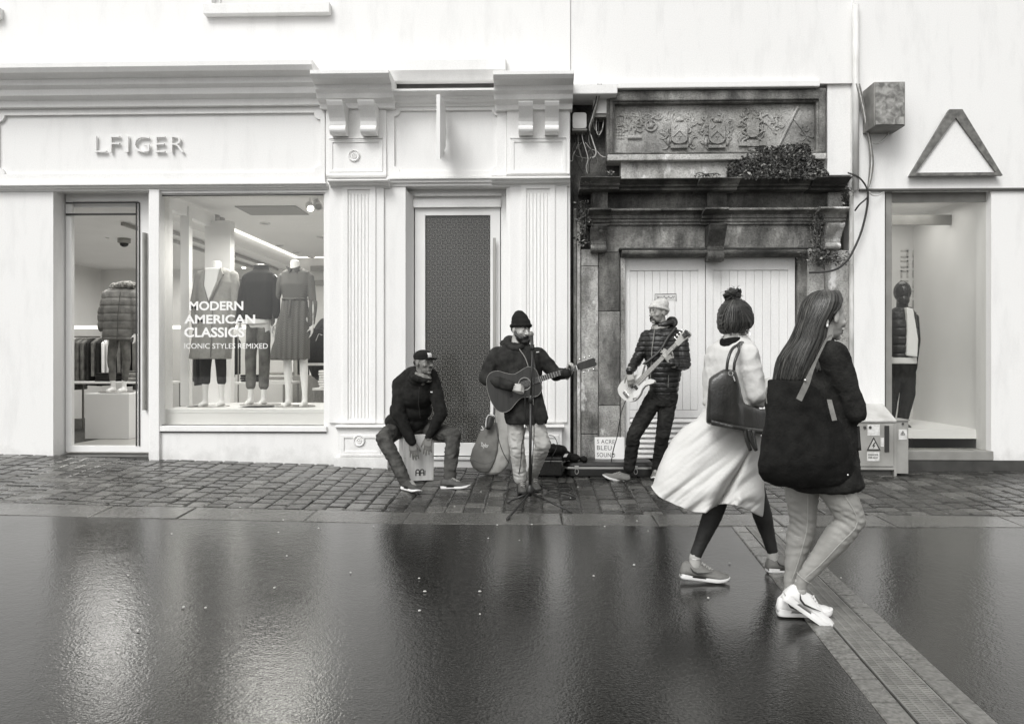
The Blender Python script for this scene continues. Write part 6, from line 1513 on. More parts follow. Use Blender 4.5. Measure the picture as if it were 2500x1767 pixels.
# coat: upper part, sleeve, and the skirt blown back to the left
g = MB(); yw = atan2(-.85, .53)
for rr_ in (1,):
    rows = []
    for py, cx, a, b in ((822, 1795, .075, .06), (832, 1792, .10, .075), (846, 1787, .155, .095), (870, 1786, .185, .115), (910, 1787, .19, .125), (950, 1789, .185, .13), (990, 1790, .185, .14)):
        rows.append(ring(J(cx, py), a, b, yw, 32))
    g.loops(rows)
g.chain([(shR, .068), ((shR+elR)/2, .066), (elR, .062), ((elR+wrR)/2, .056), (wrR-(wrR-elR).normalized()*.02, .048)]); g.chain([(shL, .066), (elL, .056), (wrL, .046)])
garment('coat', g, per, m_coat, .008, folds(.008, 10, (1, 1, 1.1), .003, 30, 5))
# the skirt, blown back to the left: one thin cloth with diagonal folds and a deep back pleat
HEM = [(1588, 1184), (1597, 1200), (1610, 1213), (1650, 1232), (1697, 1250), (1722, 1252), (1731, 1243), (1742, 1236), (1768, 1228), (1790, 1231), (1812, 1237), (1836, 1248), (1859, 1259), (1872, 1262)]
LE = [(0, 1735, 930), (.10, 1729, 968), (.18, 1722, 998), (.25, 1700, 1022), (.33, 1668, 1038), (.42, 1643, 1060), (.52, 1624, 1088), (.64, 1609, 1116), (.76, 1600, 1142), (.88, 1594, 1165), (1, 1589, 1186)]
RE = [(0, 1846, 930), (.25, 1853, 1010), (.5, 1859, 1090), (.75, 1865, 1170), (1, 1860, 1260)]
pAx, pAy, pBx, pBy = 1724, 1262, 1832, 1092
def skirt_pt(a, t):
    lx, ly = interp([(k[0], k[1]) for k in LE], t), interp([(k[0], k[2]) for k in LE], t)
    rx, ry = interp([(k[0], k[1]) for k in RE], t), interp([(k[0], k[2]) for k in RE], t)
    sx = (1-cos(a))/2; px = lx+(rx-lx)*sx; base = ly+(ry-ly)*sx; hem = interp(HEM, px); k3 = t**3
    py = base+(hem-base)*k3-(1-t)*t*26*sin(pi*sx)*0
    near = sin(a) > 0; w = abs(sin(a)); d = .125+.11*min(1, t*1.3)
    Y = (-1 if near else 1)*d*w**.7
    u = (px-1700)*.62+(py-1100)*.78          # across the wind folds
    nz_ = noise.noise(Vector((u/46, py/160, 3.1)))*1.5+noise.noise(Vector((u/21, py/90, 7.7)))*.65+noise.noise(Vector((u/10, py/60, 1.7)))*.16
    ridge = 1.2*nz_+.5*(1-abs(noise.noise(Vector((u/30, py/200, 9.1))))*3.2)
    Y += (-1 if near else 1)*w**.5*(ridge*(.004+.015*t)+.010*t*noise.noise(Vector((u/8, py/45, 4.4))))
    if near:
        q = ((px-pAx)*(pBx-pAx)+(py-pAy)*(pBy-pAy))/((pBx-pAx)**2+(pBy-pAy)**2)
        if q < 1.12:
            cx, cy = pAx+(pBx-pAx)*q, pAy+(pBy-pAy)*q; L_ = sqrt((pBx-pAx)**2+(pBy-pAy)**2)
            off = ((px-cx)*(pBy-pAy)-(py-cy)*(pBx-pAx))/L_*-1    # >0 right of the pleat
            k = max(0, min(1, (1.12-q)*1.6)); wd = 9*k+2
            Y += k*(.10*math.exp(-((off-wd*.6)/(wd*.75))**2) - .035*math.exp(-((off+wd*1.4)/(wd*1.5))**2))
        # turned corner near the front hem
        Y += -.028*math.exp(-(((px-1806)/9)**2+((py-1216)/10)**2))+.02*math.exp(-(((px-1832)/14)**2+((py-1226)/9)**2))
    return P(px, py, Yw1+Y)
na, nt = 240, 84; mb = MB()
mb.add([skirt_pt(2*pi*i/na, j/(nt-1)) for j in range(nt) for i in range(na)], [(j*na+i, j*na+(i+1) % na, (j+1)*na+(i+1) % na, (j+1)*na+i) for j in range(nt-1) for i in range(na)])
sk = mb.build('coat_skirt', m_coat, per, smooth=True)
so = sk.modifiers.new('thick', 'SOLIDIFY'); so.thickness = .005; so.offset = 1
# hem stitching line
mb = MB(); pts = [skirt_pt(pi*k/120, .965)+Vector((0, -.004, 0)) for k in range(8, 113)]; mb.tube(pts, .0012, 4); mb.build('hem_stitch', mat('seam_shade', .42, .8), sk)
# roll collar and dark scarf
g = MB()
for k in range(14):
    f = lambda t: L(.062*cos(2*pi*t/14), -.030+.060*sin(2*pi*t/14), -.128+.012*sin(2*pi*t/14)); g.cap(f(k), f(k+1), .018, .018, 8); g.cap(f(k)-Vector((0, 0, .022)), f(k+1)-Vector((0, 0, .022)), .020, .020, 8)
g.cap(L(.03, .03, -.13), L(.06, .05, -.20), .022, .018); garment('scarf', g, per, m_wool, .006, folds(.003, 30, seed=2))
g = MB()
for k in range(-1, 9):
    f = lambda t: J(1794, 832, Yw1)+Vector((.078*cos(pi*t/8+.1), -.070*sin(pi*t/8+.1), .006-.002*t)); g.cap(f(k), f(k+1), .014, .014, 8); g.cap(f(k)-Vector((0, 0, .016)), f(k+1)-Vector((0, 0, .016)), .020, .020, 8)
garment('collar', g, per, m_coat, .006)
# hair: smooth cap drawn up into a bun
Cb = P(1789, 722, -4.17); g = MB()
g.loops(rows_px([(731, 1780, 1808, .035), (738, 1767, 1822, .068), (750, 1757, 1832, .092), (772, 1752, 1838, .098), (788, 1751, 1838, .098), (800, 1753, 1832, .088), (809, 1760, 1822, .07), (816, 1768, 1812, .05)], -4.17))
def bunflow(co):
    v = co-P(1790, 738, -4.17); a = atan2(v.x, -v.z); return (a/1.2+v.y*1.5, v.length*3, 0)
def hpost(co, no):
    a = bunflow(co); return .0035*noise.noise(Vector((a[0]*22, a[1]*.6, 0)))*2+.006*noise.noise(co*14)
me = remesh(g, .0055, 2, hpost, 'hair'); strand_attr(me, bunflow); link('hair', me, per, m_hairb, smooth=True)
rb = random.Random(12); g = MB(); g.ell(Cb, (.030, .030, .030)); g.ell(Cb+Vector((-.004, 0, -.034)), (.024, .024, .020))
for k in range(9):      # thick twisted locks wound loosely round one another
    a0 = rb.uniform(0, 6.28); tl = Matrix.Rotation(rb.uniform(-1.1, 1.1), 3, 'X') @ Matrix.Rotation(rb.uniform(-1.0, 1.0), 3, 'Y'); rr_ = rb.uniform(.028, .043); n_ = 11; pts = [Cb+Vector((rb.uniform(-.006, .006), 0, rb.uniform(-.006, .010)))+tl @ Vector((rr_*cos(a0+i*.5), rr_*sin(a0+i*.5), (i-5)*.0022)) for i in range(n_)]
    g.chain([(p_, .0115 if 1 < i < n_-2 else .006) for i, p_ in enumerate(pts)], 8)
bf = lambda co: (atan2(co.x-Cb.x, co.z-Cb.z)*.8+(co-Cb).length*14, 1, 0)
me = remesh(g, .004, 2, lambda co, no: .012*noise.noise(Vector((bf(co)[0]*4, 1, co.y*24))), 'hair_bun'); strand_attr(me, bf); link('hair_bun', me, per, m_hairb, smooth=True)
rh = random.Random(4); mb = MB()
for k in range(34):
    a = rh.uniform(0, 6.28); c = Cb+Vector((cos(a)*.036, rh.uniform(-.03, .03), sin(a)*.034)); d = Vector((cos(a), rh.uniform(-.5, .5), sin(a)))
    mb.tube([c, c+d*.014+Vector((0, 0, .004)), c+d*rh.uniform(.014, .030)+Vector((rh.uniform(-.026, .012), 0, rh.uniform(-.020, .010)))], [.0012, .0010, .0004], 4)
HW = [(731, 1780, 1808, .035), (738, 1767, 1822, .068), (750, 1757, 1832, .092), (772, 1752, 1838, .098), (788, 1751, 1838, .098), (800, 1753, 1832, .088), (809, 1760, 1822, .07), (816, 1768, 1812, .05)]
for k in range(170):      # single strands lying over the cap of hair, gathered up into the bun
    a = rh.random(); sh_ = []; n0 = rh.randint(5, 8)
    for i, r in enumerate(HW[:n0]):
        aa = .5+(a-.5)*min(1, .35+.2*i)+.012*rh.uniform(-1, 1); x = r[1]+(r[2]-r[1])*aa; dd = r[3]*sqrt(max(0, 1-(2*aa-1)**2))**.87+.003; sh_.append(P(x, r[0], -4.17-dd))
    sh_ = [Cb+Vector(((a-.5)*.03, -.012, -.032))]+sh_
    if n0 == 8: e_ = sh_[-1]; sh_.append(e_+Vector((rh.uniform(-.010, .012), rh.uniform(-.004, .01), -rh.uniform(.004, .022)))); mb.cur = rh.choice((0, 0, 1, 2)); mb.tube(path(sh_, 2), .0011+.0007*rh.random(), 4)
for k in range(40):
    b = rh.uniform(-.05, .075); mb.tube([P(1790, 806, -4.17)+Vector((b, -.075+rh.uniform(-.01, .01), .0)), P(1790, 818, -4.17)+Vector((b*.9+rh.uniform(-.012, .012), -.07, -.004))], [.0012, .0005], 4)
mb.build('hair_wisps', [m_hair, mat('hair_mid', .05, .4), mat('hair_bright', .12, .4)], per)  # strand tones picked at random: dark, mid and pale
ec = P(1826, 812, -4.24); MB().tube([ec+Vector((.014*sin(2*pi*k/20), .004*cos(2*pi*k/20), .017*cos(2*pi*k/20))) for k in range(21)], .0018, 6).build('hoop_earring', m_chrome, per)
# leggings, ankle chain, running shoes
g = MB()
for a, b, c in ((hA, kA, aA), (hB, kB, aB)): g.chain([(a, .088), (b, .056), (b+(c-b)*.32, .058), (b+(c-b)*.75, .040), (b+(c-b)*.97, .034)])
garment('leggings', g, per, m_legd, .007, folds(.002, 30, (1, 1, 3), seed=4))
MB().tube([aA+Vector((.036*cos(2*pi*k/20), .036*sin(2*pi*k/20), .006*sin(2*pi*k/20)-.004)) for k in range(21)], .002, 5).build('anklet', m_chrome, per)
q = gp(P(1660, 1400, -4.17).x, -4.17); shoe(per, q, radians(-2), .285, .10, 0, m_shoe_g, m_sole_w, swoosh=m_shoe_d)
q = gp(P(1872, 1390, -3.96).x, -3.96); shoe(per, q, radians(8), .285, 0, 0, m_shoe_g, m_sole_w, swoosh=m_shoe_d)
# --- leather shoulder bag
def bagmesh(rows, Y, n=40, e=3.5, post=None, vox=.008, thick=None):
    rr = []
    for r in rows:
        py, a, b, d = r[:4]; A = P(a, py, Y); B = P(b, py, Y); rr.append(ring((A+B)/2, (B.x-A.x)/2, d, 0, n, None, e))
    g = MB(); g.loops(rr); return g
m_leather = mat('bag_leather', .030, .32, .022, 3, .25, 60, coat=.1)
hb = empty('shoulder_bag', J(1770, 1050, -4.45), 'large dark leather shoulder bag hanging behind the arm of the woman in the pale coat', 'bag')
# front panel drops from a slanted top; side wing runs right under the arm
g = MB(); Yb2 = -4.44
def quadrow(pts): return [P(a, b, Y) for a, b, Y in pts]
def bag_rings(cols, n=14):
    """cols: (px, top y, bottom y, Y centre, half depth)"""
    rr = []
    for px, t, b, Yc_, d in cols:
        r = []
        for k in range(n*2):
            a = 2*pi*k/(n*2); cz = math.copysign(abs(sin(a))**.35, sin(a)); cy_ = math.copysign(abs(cos(a))**.6, cos(a)); r.append(P(px, (t+b)/2-(b-t)/2*cz, Yc_+d*cy_))
        rr.append(r)
    return rr
g.loops(bag_rings([(1725, 1000, 1030, -4.42, .02), (1729, 955, 1034, -4.42, .04), (1733, 925, 1035, -4.42, .05), (1738, 920, 1036, -4.42, .055), (1752, 911, 1039, -4.42, .06), (1764, 903, 1041, -4.42, .062), (1772, 901, 1043, -4.42, .062), (1793, 903, 1047, -4.42, .06), (1798, 908, 1048, -4.42, .055), (1803, 930, 1049, -4.42, .045), (1809, 960, 1050, -4.41, .035), (1816, 985, 1051, -4.39, .030), (1836, 992, 1054, -4.36, .036), (1856, 1000, 1057, -4.3, .04), (1880, 1000, 1060, -4.22, .04), (1905, 1002, 1060, -4.14, .03)]))
def bagpost(co, no): return folds(.007, 7, (1, 1, .6), 0, seed=9)(co, no)
garment('bag_body', g, hb, m_leather, .007, bagpost)
g = MB(); g.loops(bag_rings([(1735, 1022, 1038, -4.43, .05), (1790, 1036, 1049, -4.435, .072), (1822, 1042, 1054, -4.42, .06), (1870, 1048, 1062, -4.32, .05)])); garment('bag_base', g, hb, m_leather, .007)
for k, (a, b) in enumerate((((1776, 905), (1806, 858)), ((1793, 908), (1812, 860)))):
    Y1 = -4.46+.03*k
    MB().tube(path([P(a[0]-2, a[1]+6, Y1), P(a[0]+1, a[1]-25, Y1-.01), P(a[0]+11, a[1]-52, Y1+.02), P(1803, 841, -4.38), P(1812, 836, -4.28), P(1822, 842, -4.18)], 6), .0085, 8).build('strap', m_leather, hb, smooth=True)
MB().tube([P(1784, 912, -4.5)+Vector((.012*cos(2*pi*k/14), 0, .012*sin(2*pi*k/14))) for k in range(15)], .003, 6).build('ring', m_chrome, hb)
MB().tube([P(1790, 918, -4.5), P(1794, 930, -4.5)], .004, 6).build('clasp', m_chrome, hb)
for a, b in ((1816, 1832), (1826, 1846)): MB().tube(path([P(a+2, 1047, -4.47), P(a+6, 1070, -4.47), P(b, 1099, -4.46)], 5), .011, 8).build('hanging_strap', m_rubber, hb, smooth=True)
MB().tube(path([P(1846, 1099, -4.46), P(1842, 1075, -4.45), P(1838, 1050, -4.44)], 4), .010, 8).build('hanging_strap', m_rubber, hb, smooth=True)
# ------------------------------------------------------------ woman with long hair, black jacket and pale leggings
Yw2 = -4.88
J = lambda a, b, Y=Yw2: P(a, b, Y)
per = empty('person', GP(1960, 1515), 'woman with long dark hair, black jacket, pale leggings and white trainers, walking right', 'person')
C = J(2020, 772, -4.88); R = basis((.93, .36, -.10)); s = .97
L = lambda x, y, z: C+R @ Vector((x, y, z))*s
fl = MB(); head(fl, C, R, s, .94, .9)
shR, elR, wrR = J(2034, 868, -5.02), J(2088, 1006, -5.03), J(2050, 1030, -4.80)
shL, elL, wrL = J(1990, 868, -4.72), J(2030, 1000, -4.66), J(2070, 1010, -4.6)
h1, k1, a1 = J(1957, 1130, -4.80), J(1960, 1276, -4.80), J(1929, 1418, -4.80)
h2, k2, a2 = J(2010, 1130, -4.94), J(2080, 1268, -4.95), J(1954, 1420, -4.89)
fl.chain([(L(0, -.04, -.15), .048), (J(2006, 920), .10), (J(2000, 1100), .12)])
for a, b, c in ((shR, elR, wrR), (shL, elL, wrL)): fl.chain([(a, .042), (b, .032), (c, .023)])
for a, b, c in ((h1, k1, a1), (h2, k2, a2)): fl.chain([(a, .075), (b, .045), (b+(c-b)*.35, .048), (b+(c-b)*.85, .030), (c, .027)]); fl.cap(c, c+Vector((0, 0, -.04)), .027, .030)
hand(fl, wrR, basis((-.5, .6, -.3), (0, -1, .3)), curl=(.6, .7, .7, .8), s=.86); hand(fl, wrL, basis((.7, .3, .0), (0, -1, .3)), curl=(.6, .7, .7, .8), s=.86)
flesh(fl, per, m_skinf, [(C, R, s)], vox=.0055); eyes(per, C, R, s, closed=True); brows(per, C, R, s, m_hair, .002)
g = MB()
g.loops(rows_px([(838, 1988, 2040, .06), (848, 1975, 2050, .10), (866, 1962, 2054, .135), (900, 1955, 2056, .15), (960, 1945, 2064, .15), (1020, 1935, 2076, .16), (1080, 1922, 2085, .17), (1130, 1912, 2090, .18), (1165, 1904, 2095, .185), (1184, 1902, 2100, .185), (1192, 1920, 2085, .17)], Yw2))
g.chain([(shR, .070), ((shR+elR)/2, .062), (elR, .052), ((elR+wrR)/2, .050), (wrR, .045)]); g.chain([(shL, .068), (elL, .05), (wrL, .042)]); g.chain([(L(0, -.02, -.12), .05), (J(2010, 850), .07)])
garment('jacket', g, per, m_knitj, .009, folds(.009, 11, (1, 1, .9), .004, 30, 15))
g = MB()
for a, b, c in ((h1, k1, a1), (h2, k2, a2)): g.chain([(a, .096), (a+(b-a)*.5, .083), (b, .064), (b+(c-b)*.3, .066), (b+(c-b)*.7, .045), (b+(c-b)*.95, .033), (c+Vector((0, 0, -.02)), .031)])
def legpost(co, no):
    d = 0
    for k in (k1, k2):
        r = (co-k); 
        if r.length < .14 and r.x < .03: d += .005*sin(r.z*170+r.x*90+2*noise.noise(co*12))*math.exp(-(r.length/.09)**2)
    w_ = 1-abs(noise.noise(Vector((co.x*9, co.y*9, co.z*34))))*3; return d+.0015*noise.noise(co*30)+.0022*w_
garment('leggings', g, per, m_legl, .007, legpost)
for a, c, t in ((k2, a2, .42), (k2, a2, .93), (k1, a1, .22)):
    ce = a+(c-a)*t; d = (c-a).normalized(); x = d.orthogonal().normalized(); y = d.cross(x); rr_ = .062 if t < .3 else .058 if t < .5 else .040
    MB().tube([ce+x*rr_*cos(2*pi*k/20)+y*rr_*sin(2*pi*k/20) for k in range(21)], .002, 5).build('seam', mat('seam_pale', .45, .8), per)
q = gp(P(1897, 1490, -4.78).x, -4.78); shoe(per, q, radians(-6), .27, 0, 0, m_shoe_w, m_sole_w, swoosh=m_shoe_d, lace=m_shoe_w, thick=.030)
q = gp(P(1990, 1512, -4.88).x-.203, -4.88); shoe(per, q, radians(-3), .29, .60, 0, m_shoe_w, m_sole_w, swoosh=m_shoe_d, lace=m_shoe_w, thick=.030)
for a, b, c in ((h1, k1, a1), (h2, k2, a2)): MB().tube(path([a+Vector((0, -.097, 0)), (a+b)/2+Vector((0, -.084, 0)), b+Vector((0, -.066, 0)), b+(c-b)*.35+Vector((0, -.067, 0)), b+(c-b)*.7+Vector((0, -.047, 0)), c+Vector((0, -.034, .02))], 4), .0022, 5).build('outseam', mat('seam_shade', .20, .8), per)
# --- long straight hair
HR = [(709, 1998, 2026, .03), (714, 1984, 2040, .055), (724, 1970, 2049, .078), (738, 1960, 2050, .092), (756, 1954, 2043, .097), (776, 1949, 2030, .097), (800, 1942, 2019, .092), (826, 1930, 2018, .088), (850, 1914, 2012, .085), (873, 1899, 2006, .08), (900, 1891, 1997, .070), (925, 1887, 1985, .055), (938, 1890, 1975, .035)]
g = MB(); g.loops(rows_px(HR, -4.90))
ed = [(P(1250, r[0], -4.90).z, P(r[1], r[0], -4.90).x, P(r[2], r[0], -4.90).x) for r in HR][::-1]
def hs_flow(co):
    l_ = interp([(e[0], e[1]) for e in ed], co.z); r_ = interp([(e[0], e[2]) for e in ed], co.z)
    return ((co.x-l_)/max(.03, r_-l_), co.z*.9, 0)
def hp(co, no): a = hs_flow(co); return .0035*noise.noise(Vector((a[0]*16, a[1]*1.2, 3)))*2+.0015*noise.noise(Vector((a[0]*50, a[1]*2, 1)))*2
me = remesh(g, .006, 2, hp, 'hair'); strand_attr(me, hs_flow); link('hair', me, per, m_hairs, smooth=True)
rh = random.Random(9); mb = MB()
for k in range(260):
    a = rh.random(); sh = []; yo = -4.90-.0
    for r in HR[rh.randint(0, 2):]:
        x = r[1]+(r[2]-r[1])*(a+.02*rh.uniform(-1, 1)); d = r[3]*sqrt(max(0, 1-(2*a-1)**2))+.004; sh.append(P(x, r[0], -4.90-d))
    e = sh[-1]; sh.append(e+Vector((rh.uniform(-.015, .01), 0, -rh.uniform(.0, .035)))); mb.cur = rh.choice((0, 0, 1, 1, 2)); mb.tube(path(sh, 2), rh.uniform(.0010, .0019), 4)
for k in range(14):
    a = P(1996+rh.uniform(-4, 8), 870+rh.uniform(-6, 6), -5.0); mb.tube(path([P(2012, 828, -4.99), a, P(1994+rh.uniform(-3, 10), 905+rh.uniform(-8, 4), -5.03)], 3), .0016, 4)
mb.build('hair_strands', [m_hair, mat('hair_mid', .05, .4), mat('hair_bright', .12, .4)], per)
# front lock swept over the brow, ear
g = MB(); g.chain([(P(2040, 722, -4.92), .030), (P(2048, 732, -4.93), .022), (P(2046, 748, -4.95), .016), (P(2034, 764, -4.97), .013)])
me = remesh(g, .005, 2, None, 'hair_lock'); strand_attr(me, lambda co: (co.x*9+co.y*9, co.z*.9, 0)); link('hair_lock', me, per, m_hairs, smooth=True)
g = MB(); g.ell(P(2019, 787, -4.975), (.009, .010, .024)); 
MB().ell(P(2020, 795, -4.99), (.006, .006, .008)).build('earbud', m_shoe_w, per, smooth=True)
garment('ear', g, per, m_skinf, .003, None, 1)
# --- big black studded tote
tb = empty('tote_bag', J(1960, 1180, -5.1), 'huge black studded wool tote bag carried by the long haired woman', 'bag')
def row_slanted(py, Lp, Rp, d, slope=0, Yc=-5.10):
    out = []
    for k in range(40):
        a = 2*pi*k/40; sx = (1-math.copysign(abs(cos(a))**.7, cos(a)))/2; px = Lp+(Rp-Lp)*sx; out.append(P(px, py+slope*(px-Lp)/100, Yc+math.copysign(abs(sin(a))**.7, -sin(a))*d+.08*((px-1870)/200)))
    return out
g = MB(); g.loops([row_slanted(927, 1875, 1968, .010, 2), row_slanted(932, 1875, 1974, .028, 3), row_slanted(955, 1873, 1998, .05), row_slanted(990, 1871, 2022, .075), row_slanted(1030, 1867, 2050, .095), row_slanted(1070, 1861, 2074, .11), row_slanted(1105, 1853, 2082, .12), row_slanted(1132, 1848, 2084, .12), row_slanted(1155, 1850, 2080, .105), row_slanted(1172, 1862, 2070, .08), row_slanted(1186, 1895, 2045, .04)])
garment('bag_body', g, tb, m_wool, .008, folds(.012, 7, (1, 1, .8), .003, 26, 17))
m_tan = mat('strap_tan', .16, .6, .03, 30)
MB().tube(path([P(2030, 818, -4.98), P(2016, 828, -5.03), P(1996, 868, -5.10), P(1979, 905, -5.14), P(1969, 932, -5.17)], 6), [.007]*25, 8).build('strap', m_tan, tb, smooth=True) if False else None
def flatstrap(name, pts, w, t, m, par):
    pp = path(pts, 6); mb = MB(); n = len(pp); vs = []
    for i, p in enumerate(pp):
        d = (pp[min(i+1, n-1)]-pp[max(i-1, 0)]).normalized(); sd = d.cross(Vector((0, -1, 0))).normalized(); ww = w(i/(n-1)) if callable(w) else w
        for a, b in ((-1, 0), (1, 0), (1, 1), (-1, 1)): vs.append(p+sd*ww*a+Vector((0, -t*b, 0)))
    fs = [(i*4+k, i*4+(k+1) % 4, i*4+4+(k+1) % 4, i*4+4+k) for i in range(n-1) for k in range(4)]+[(0, 1, 2, 3), tuple((n-1)*4+k for k in (3, 2, 1, 0))]
    return mb.add(vs, fs).build(name, m, par)
flatstrap('strap', [P(2030, 818, -4.99), P(2018, 828, -5.05), P(1998, 868, -5.13), P(1981, 905, -5.17), P(1968, 938, -5.20), P(1950, 976, -5.215)], lambda t: .005+.009*min(1, max(0, (t-.45)*3)), .004, m_tan, tb)
flatstrap('strap', [P(2024, 975, -5.165), P(2030, 1000, -5.20), P(2037, 1026, -5.215)], .011, .004, m_tan, tb)
MB().ell(P(1966, 928, -5.21), (.006, .005, .006)).build('rivet', m_chrome, tb, smooth=True)
for k, (a, b) in enumerate([(1874, 1000), (1871, 1016), (1870, 1030), (1869, 1046), (1868, 1062), (1866, 1076), (1864, 1090), (1861, 1106), (1859, 1122)]): MB().ell(P(a, b, -5.115), (.0045,)*3, None, 8, 6).build('stud', m_chrome, tb, smooth=True)
MB().tube(path([P(1873, 945, -5.13), P(1870, 962, -5.14), P(1872, 985, -5.14)], 4), .003, 6).build('cord', m_tan, tb)
MB().tube(path([P(2093, 1040, -4.95), P(2094, 1060, -4.95), P(2097, 1099, -4.95)], 4), .012, 8).build('hanging_strap', m_rubber, tb, smooth=True)
MB().ell(P(2070, 1159, -5.2), (.005,)*3, None, 8, 6).build('stud', m_chrome, tb, smooth=True)
# ------------------------------------------------------------ the band's kit on the pavement
def G(px, py, dz=.006): p = GP(px, py); p.z += dz; return p
m_bagl = mat('gig_bag_light', .34, .8, .03, 12, .3, 80); m_bagd = mat('gig_bag_panel', .16, .75, .02, 12, .3, 80)
gb_ = empty('gig_bag', G(1195, 1156, 0), 'grey padded guitar bag with a darker front pocket leaning on the dark door', 'gig bag')
def lean(py): return -.40+.26*min(1, max(0, (1158-py)/190))
def lrows(rows, n=32): return [ring((P(a, py, lean(py))+P(b, py, lean(py)))/2+Vector((0, dy, 0)), (P(b, py, lean(py)).x-P(a, py, lean(py)).x)/2, d, 0, n, None, 2.8) for py, a, b, d, dy in rows]
g = MB(); g.loops(lrows([(940, 1218, 1238, .03, 0), (985, 1214, 1240, .04, 0), (1010, 1206, 1243, .05, 0), (1035, 1192, 1246, .065, 0), (1060, 1176, 1247, .08, 0), (1090, 1161, 1247, .09, 0), (1115, 1152, 1246, .095, 0), (1135, 1155, 1240, .09, 0), (1150, 1172, 1228, .075, 0), (1157, 1188, 1215, .05, 0)]))
garment('bag_body', g, gb_, m_bagl, .008, folds(.006, 11, (1, 1, .7), .001, 40, 21))
g = MB(); g.loops(lrows([(1030, 1190, 1214, .02, -.06), (1045, 1178, 1218, .035, -.07), (1070, 1165, 1218, .045, -.08), (1095, 1154, 1216, .05, -.085), (1120, 1149, 1211, .05, -.085), (1138, 1156, 1203, .045, -.08), (1149, 1172, 1196, .03, -.07)]))
garment('front_pocket', g, gb_, m_bagd, .008, folds(.006, 10, (1, 1, .7), .001, 40, 22))
MB().tube(path([P(1153, 1122, -.56), P(1175, 1131, -.57), P(1196, 1130, -.57), P(1208, 1120, -.56)], 5), .003, 5).build('zip', m_dark, gb_)
p0 = P(1172, 1092, -.535); p1 = P(1191, 1079, -.535)
sh = Matrix.Translation(p0) @ Matrix.Shear('XY', 4, (0, 0)) @ Matrix.Rotation(radians(12), 4, 'Y') @ Matrix.Translation(-p0)
text_fit('Taylor', 'bag_lettering', p0, p1, .003, m_shoe_w, gb_, .01, R=sh)
MB().tube(path([P(1206, 975, -.3), P(1207, 1000, -.34), P(1205, 1022, -.38), P(1200, 1040, -.4)], 5), .012, 7).build('strap', m_rubber, gb_, smooth=True)
g = MB(); g.chain([(P(1198, 1022, -.40), .035), (P(1192, 1040, -.42), .040)]); garment('pouch', g, gb_, m_rubber, .006, folds(.004, 20))
for k, pts in enumerate(([(1203, 1012), (1192, 1014), (1187, 1026), (1186, 1044)], [(1196, 1008), (1205, 1013), (1208, 1018)], [(1176, 1040), (1180, 1048), (1174, 1049)])): MB().tube(path([P(a, b, -.47) for a, b in pts], 5), .005, 6).build('cord', m_shoe_w, gb_, smooth=True)
# hard guitar case lying on its back
gc = empty('guitar_case', G(1480, 1164, 0), 'long black hard guitar case with bright metal trim lying by the stone doorway', 'guitar case')
m_case = mat('case_black', .016, .35, .006, 10, .3, 60); m_trim = mat('case_trim', .6, .3, metal=.7)
xa, xb2 = PX(1380, -.45), PX(1602, -.45); z0 = ground(xa, -.4)+.006; yf, yb = -.46, -.03
def capsule_outline(xa, xb, yf, yb, r, n=6):
    pts = []
    for cx, cy, a0 in ((xa+r, yf+r, 180), (xb-r, yf+r, 270), (xb-r, yb-r, 0), (xa+r, yb-r, 90)): pts += [(cx+r*cos(radians(a0+k*90/n)), cy+r*sin(radians(a0+k*90/n))) for k in range(n+1)]
    return pts
def slabz(pts, z0, z1, mtop=1.0):
    n = len(pts); cx = sum(p[0] for p in pts)/n; cy = sum(p[1] for p in pts)/n
    vs = [(x, y, z0) for x, y in pts]+[(cx+(x-cx)*mtop, cy+(y-cy)*mtop, z1) for x, y in pts]
    return vs, [(i, (i+1) % n, n+(i+1) % n, n+i) for i in range(n)]+[tuple(range(n-1, -1, -1)), tuple(range(n, 2*n))]
o1 = capsule_outline(xa, xb2, yf, yb, .12)
MB().add(*slabz(o1, z0, z0+.078)).build('case_body', m_case, gc, bevel=.006)
MB().add(*slabz(capsule_outline(xa-.03, xb2, yf-.004, yb, .12), z0+.0785, z0+.098)).build('case_trim', m_trim, gc, bevel=.003)
MB().add(*slabz(capsule_outline(xa-.028, xb2, yf-.002, yb, .12), z0+.086, z0+.091)).build('trim_groove', m_rubber, gc) if False else None
v, f = slabz(capsule_outline(xa-.028, xb2-.002, yf, yb-.002, .12), z0+.0985, z0+.15, .93); MB().add(v, f).build('lid', m_case, gc, bevel=.012)
for px in (1408, 1552):
    c = P(px, 1145, yf-.01); x = c.x; mb = MB(); mb.box(x-.022, x+.022, yf-.012, yf-.003, z0+.084, z0+.115); mb.build('latch', m_trim, gc, bevel=.003)
    MB().tube([(x+.018*sin(a), yf-.012, z0+.055+.028*cos(a)) for a in [2*pi*k/16 for k in range(17)]], .004, 6).build('latch_loop', m_trim, gc, smooth=True)
# hand lettered cardboard sign on the case
zs_ = z0+.150; c0 = P(1452, 1116, -.10); c1 = P(1522, 1064, -.06)
W_ = c1.x-c0.x; H_ = .235; Ms = Matrix.Translation((c0.x, -.17, zs_+.002)) @ Matrix.Rotation(radians(-12), 4, 'X') @ Matrix.Rotation(radians(1.5), 4, 'Y')
sg = MB().add([Ms @ Vector(q) for q in [(0, 0, 0), (W_, 0, .0), (W_, .005, .0), (0, .005, 0), (-.008, 0, H_), (W_-.004, 0, H_+.012), (W_-.004, .005, H_+.012), (-.008, .005, H_)]], [(0, 1, 2, 3), (4, 7, 6, 5), (0, 4, 5, 1), (1, 5, 6, 2), (2, 6, 7, 3), (3, 7, 4, 0)]).build('cardboard_sign', mat('sign_card', .78, .7, .03, 8), None)
tag(sg, 'white hand-lettered card reading SACRE BLEU SOUND, propped on the guitar case', 'sign')
m_ink = mat('sign_ink', .10, .6)
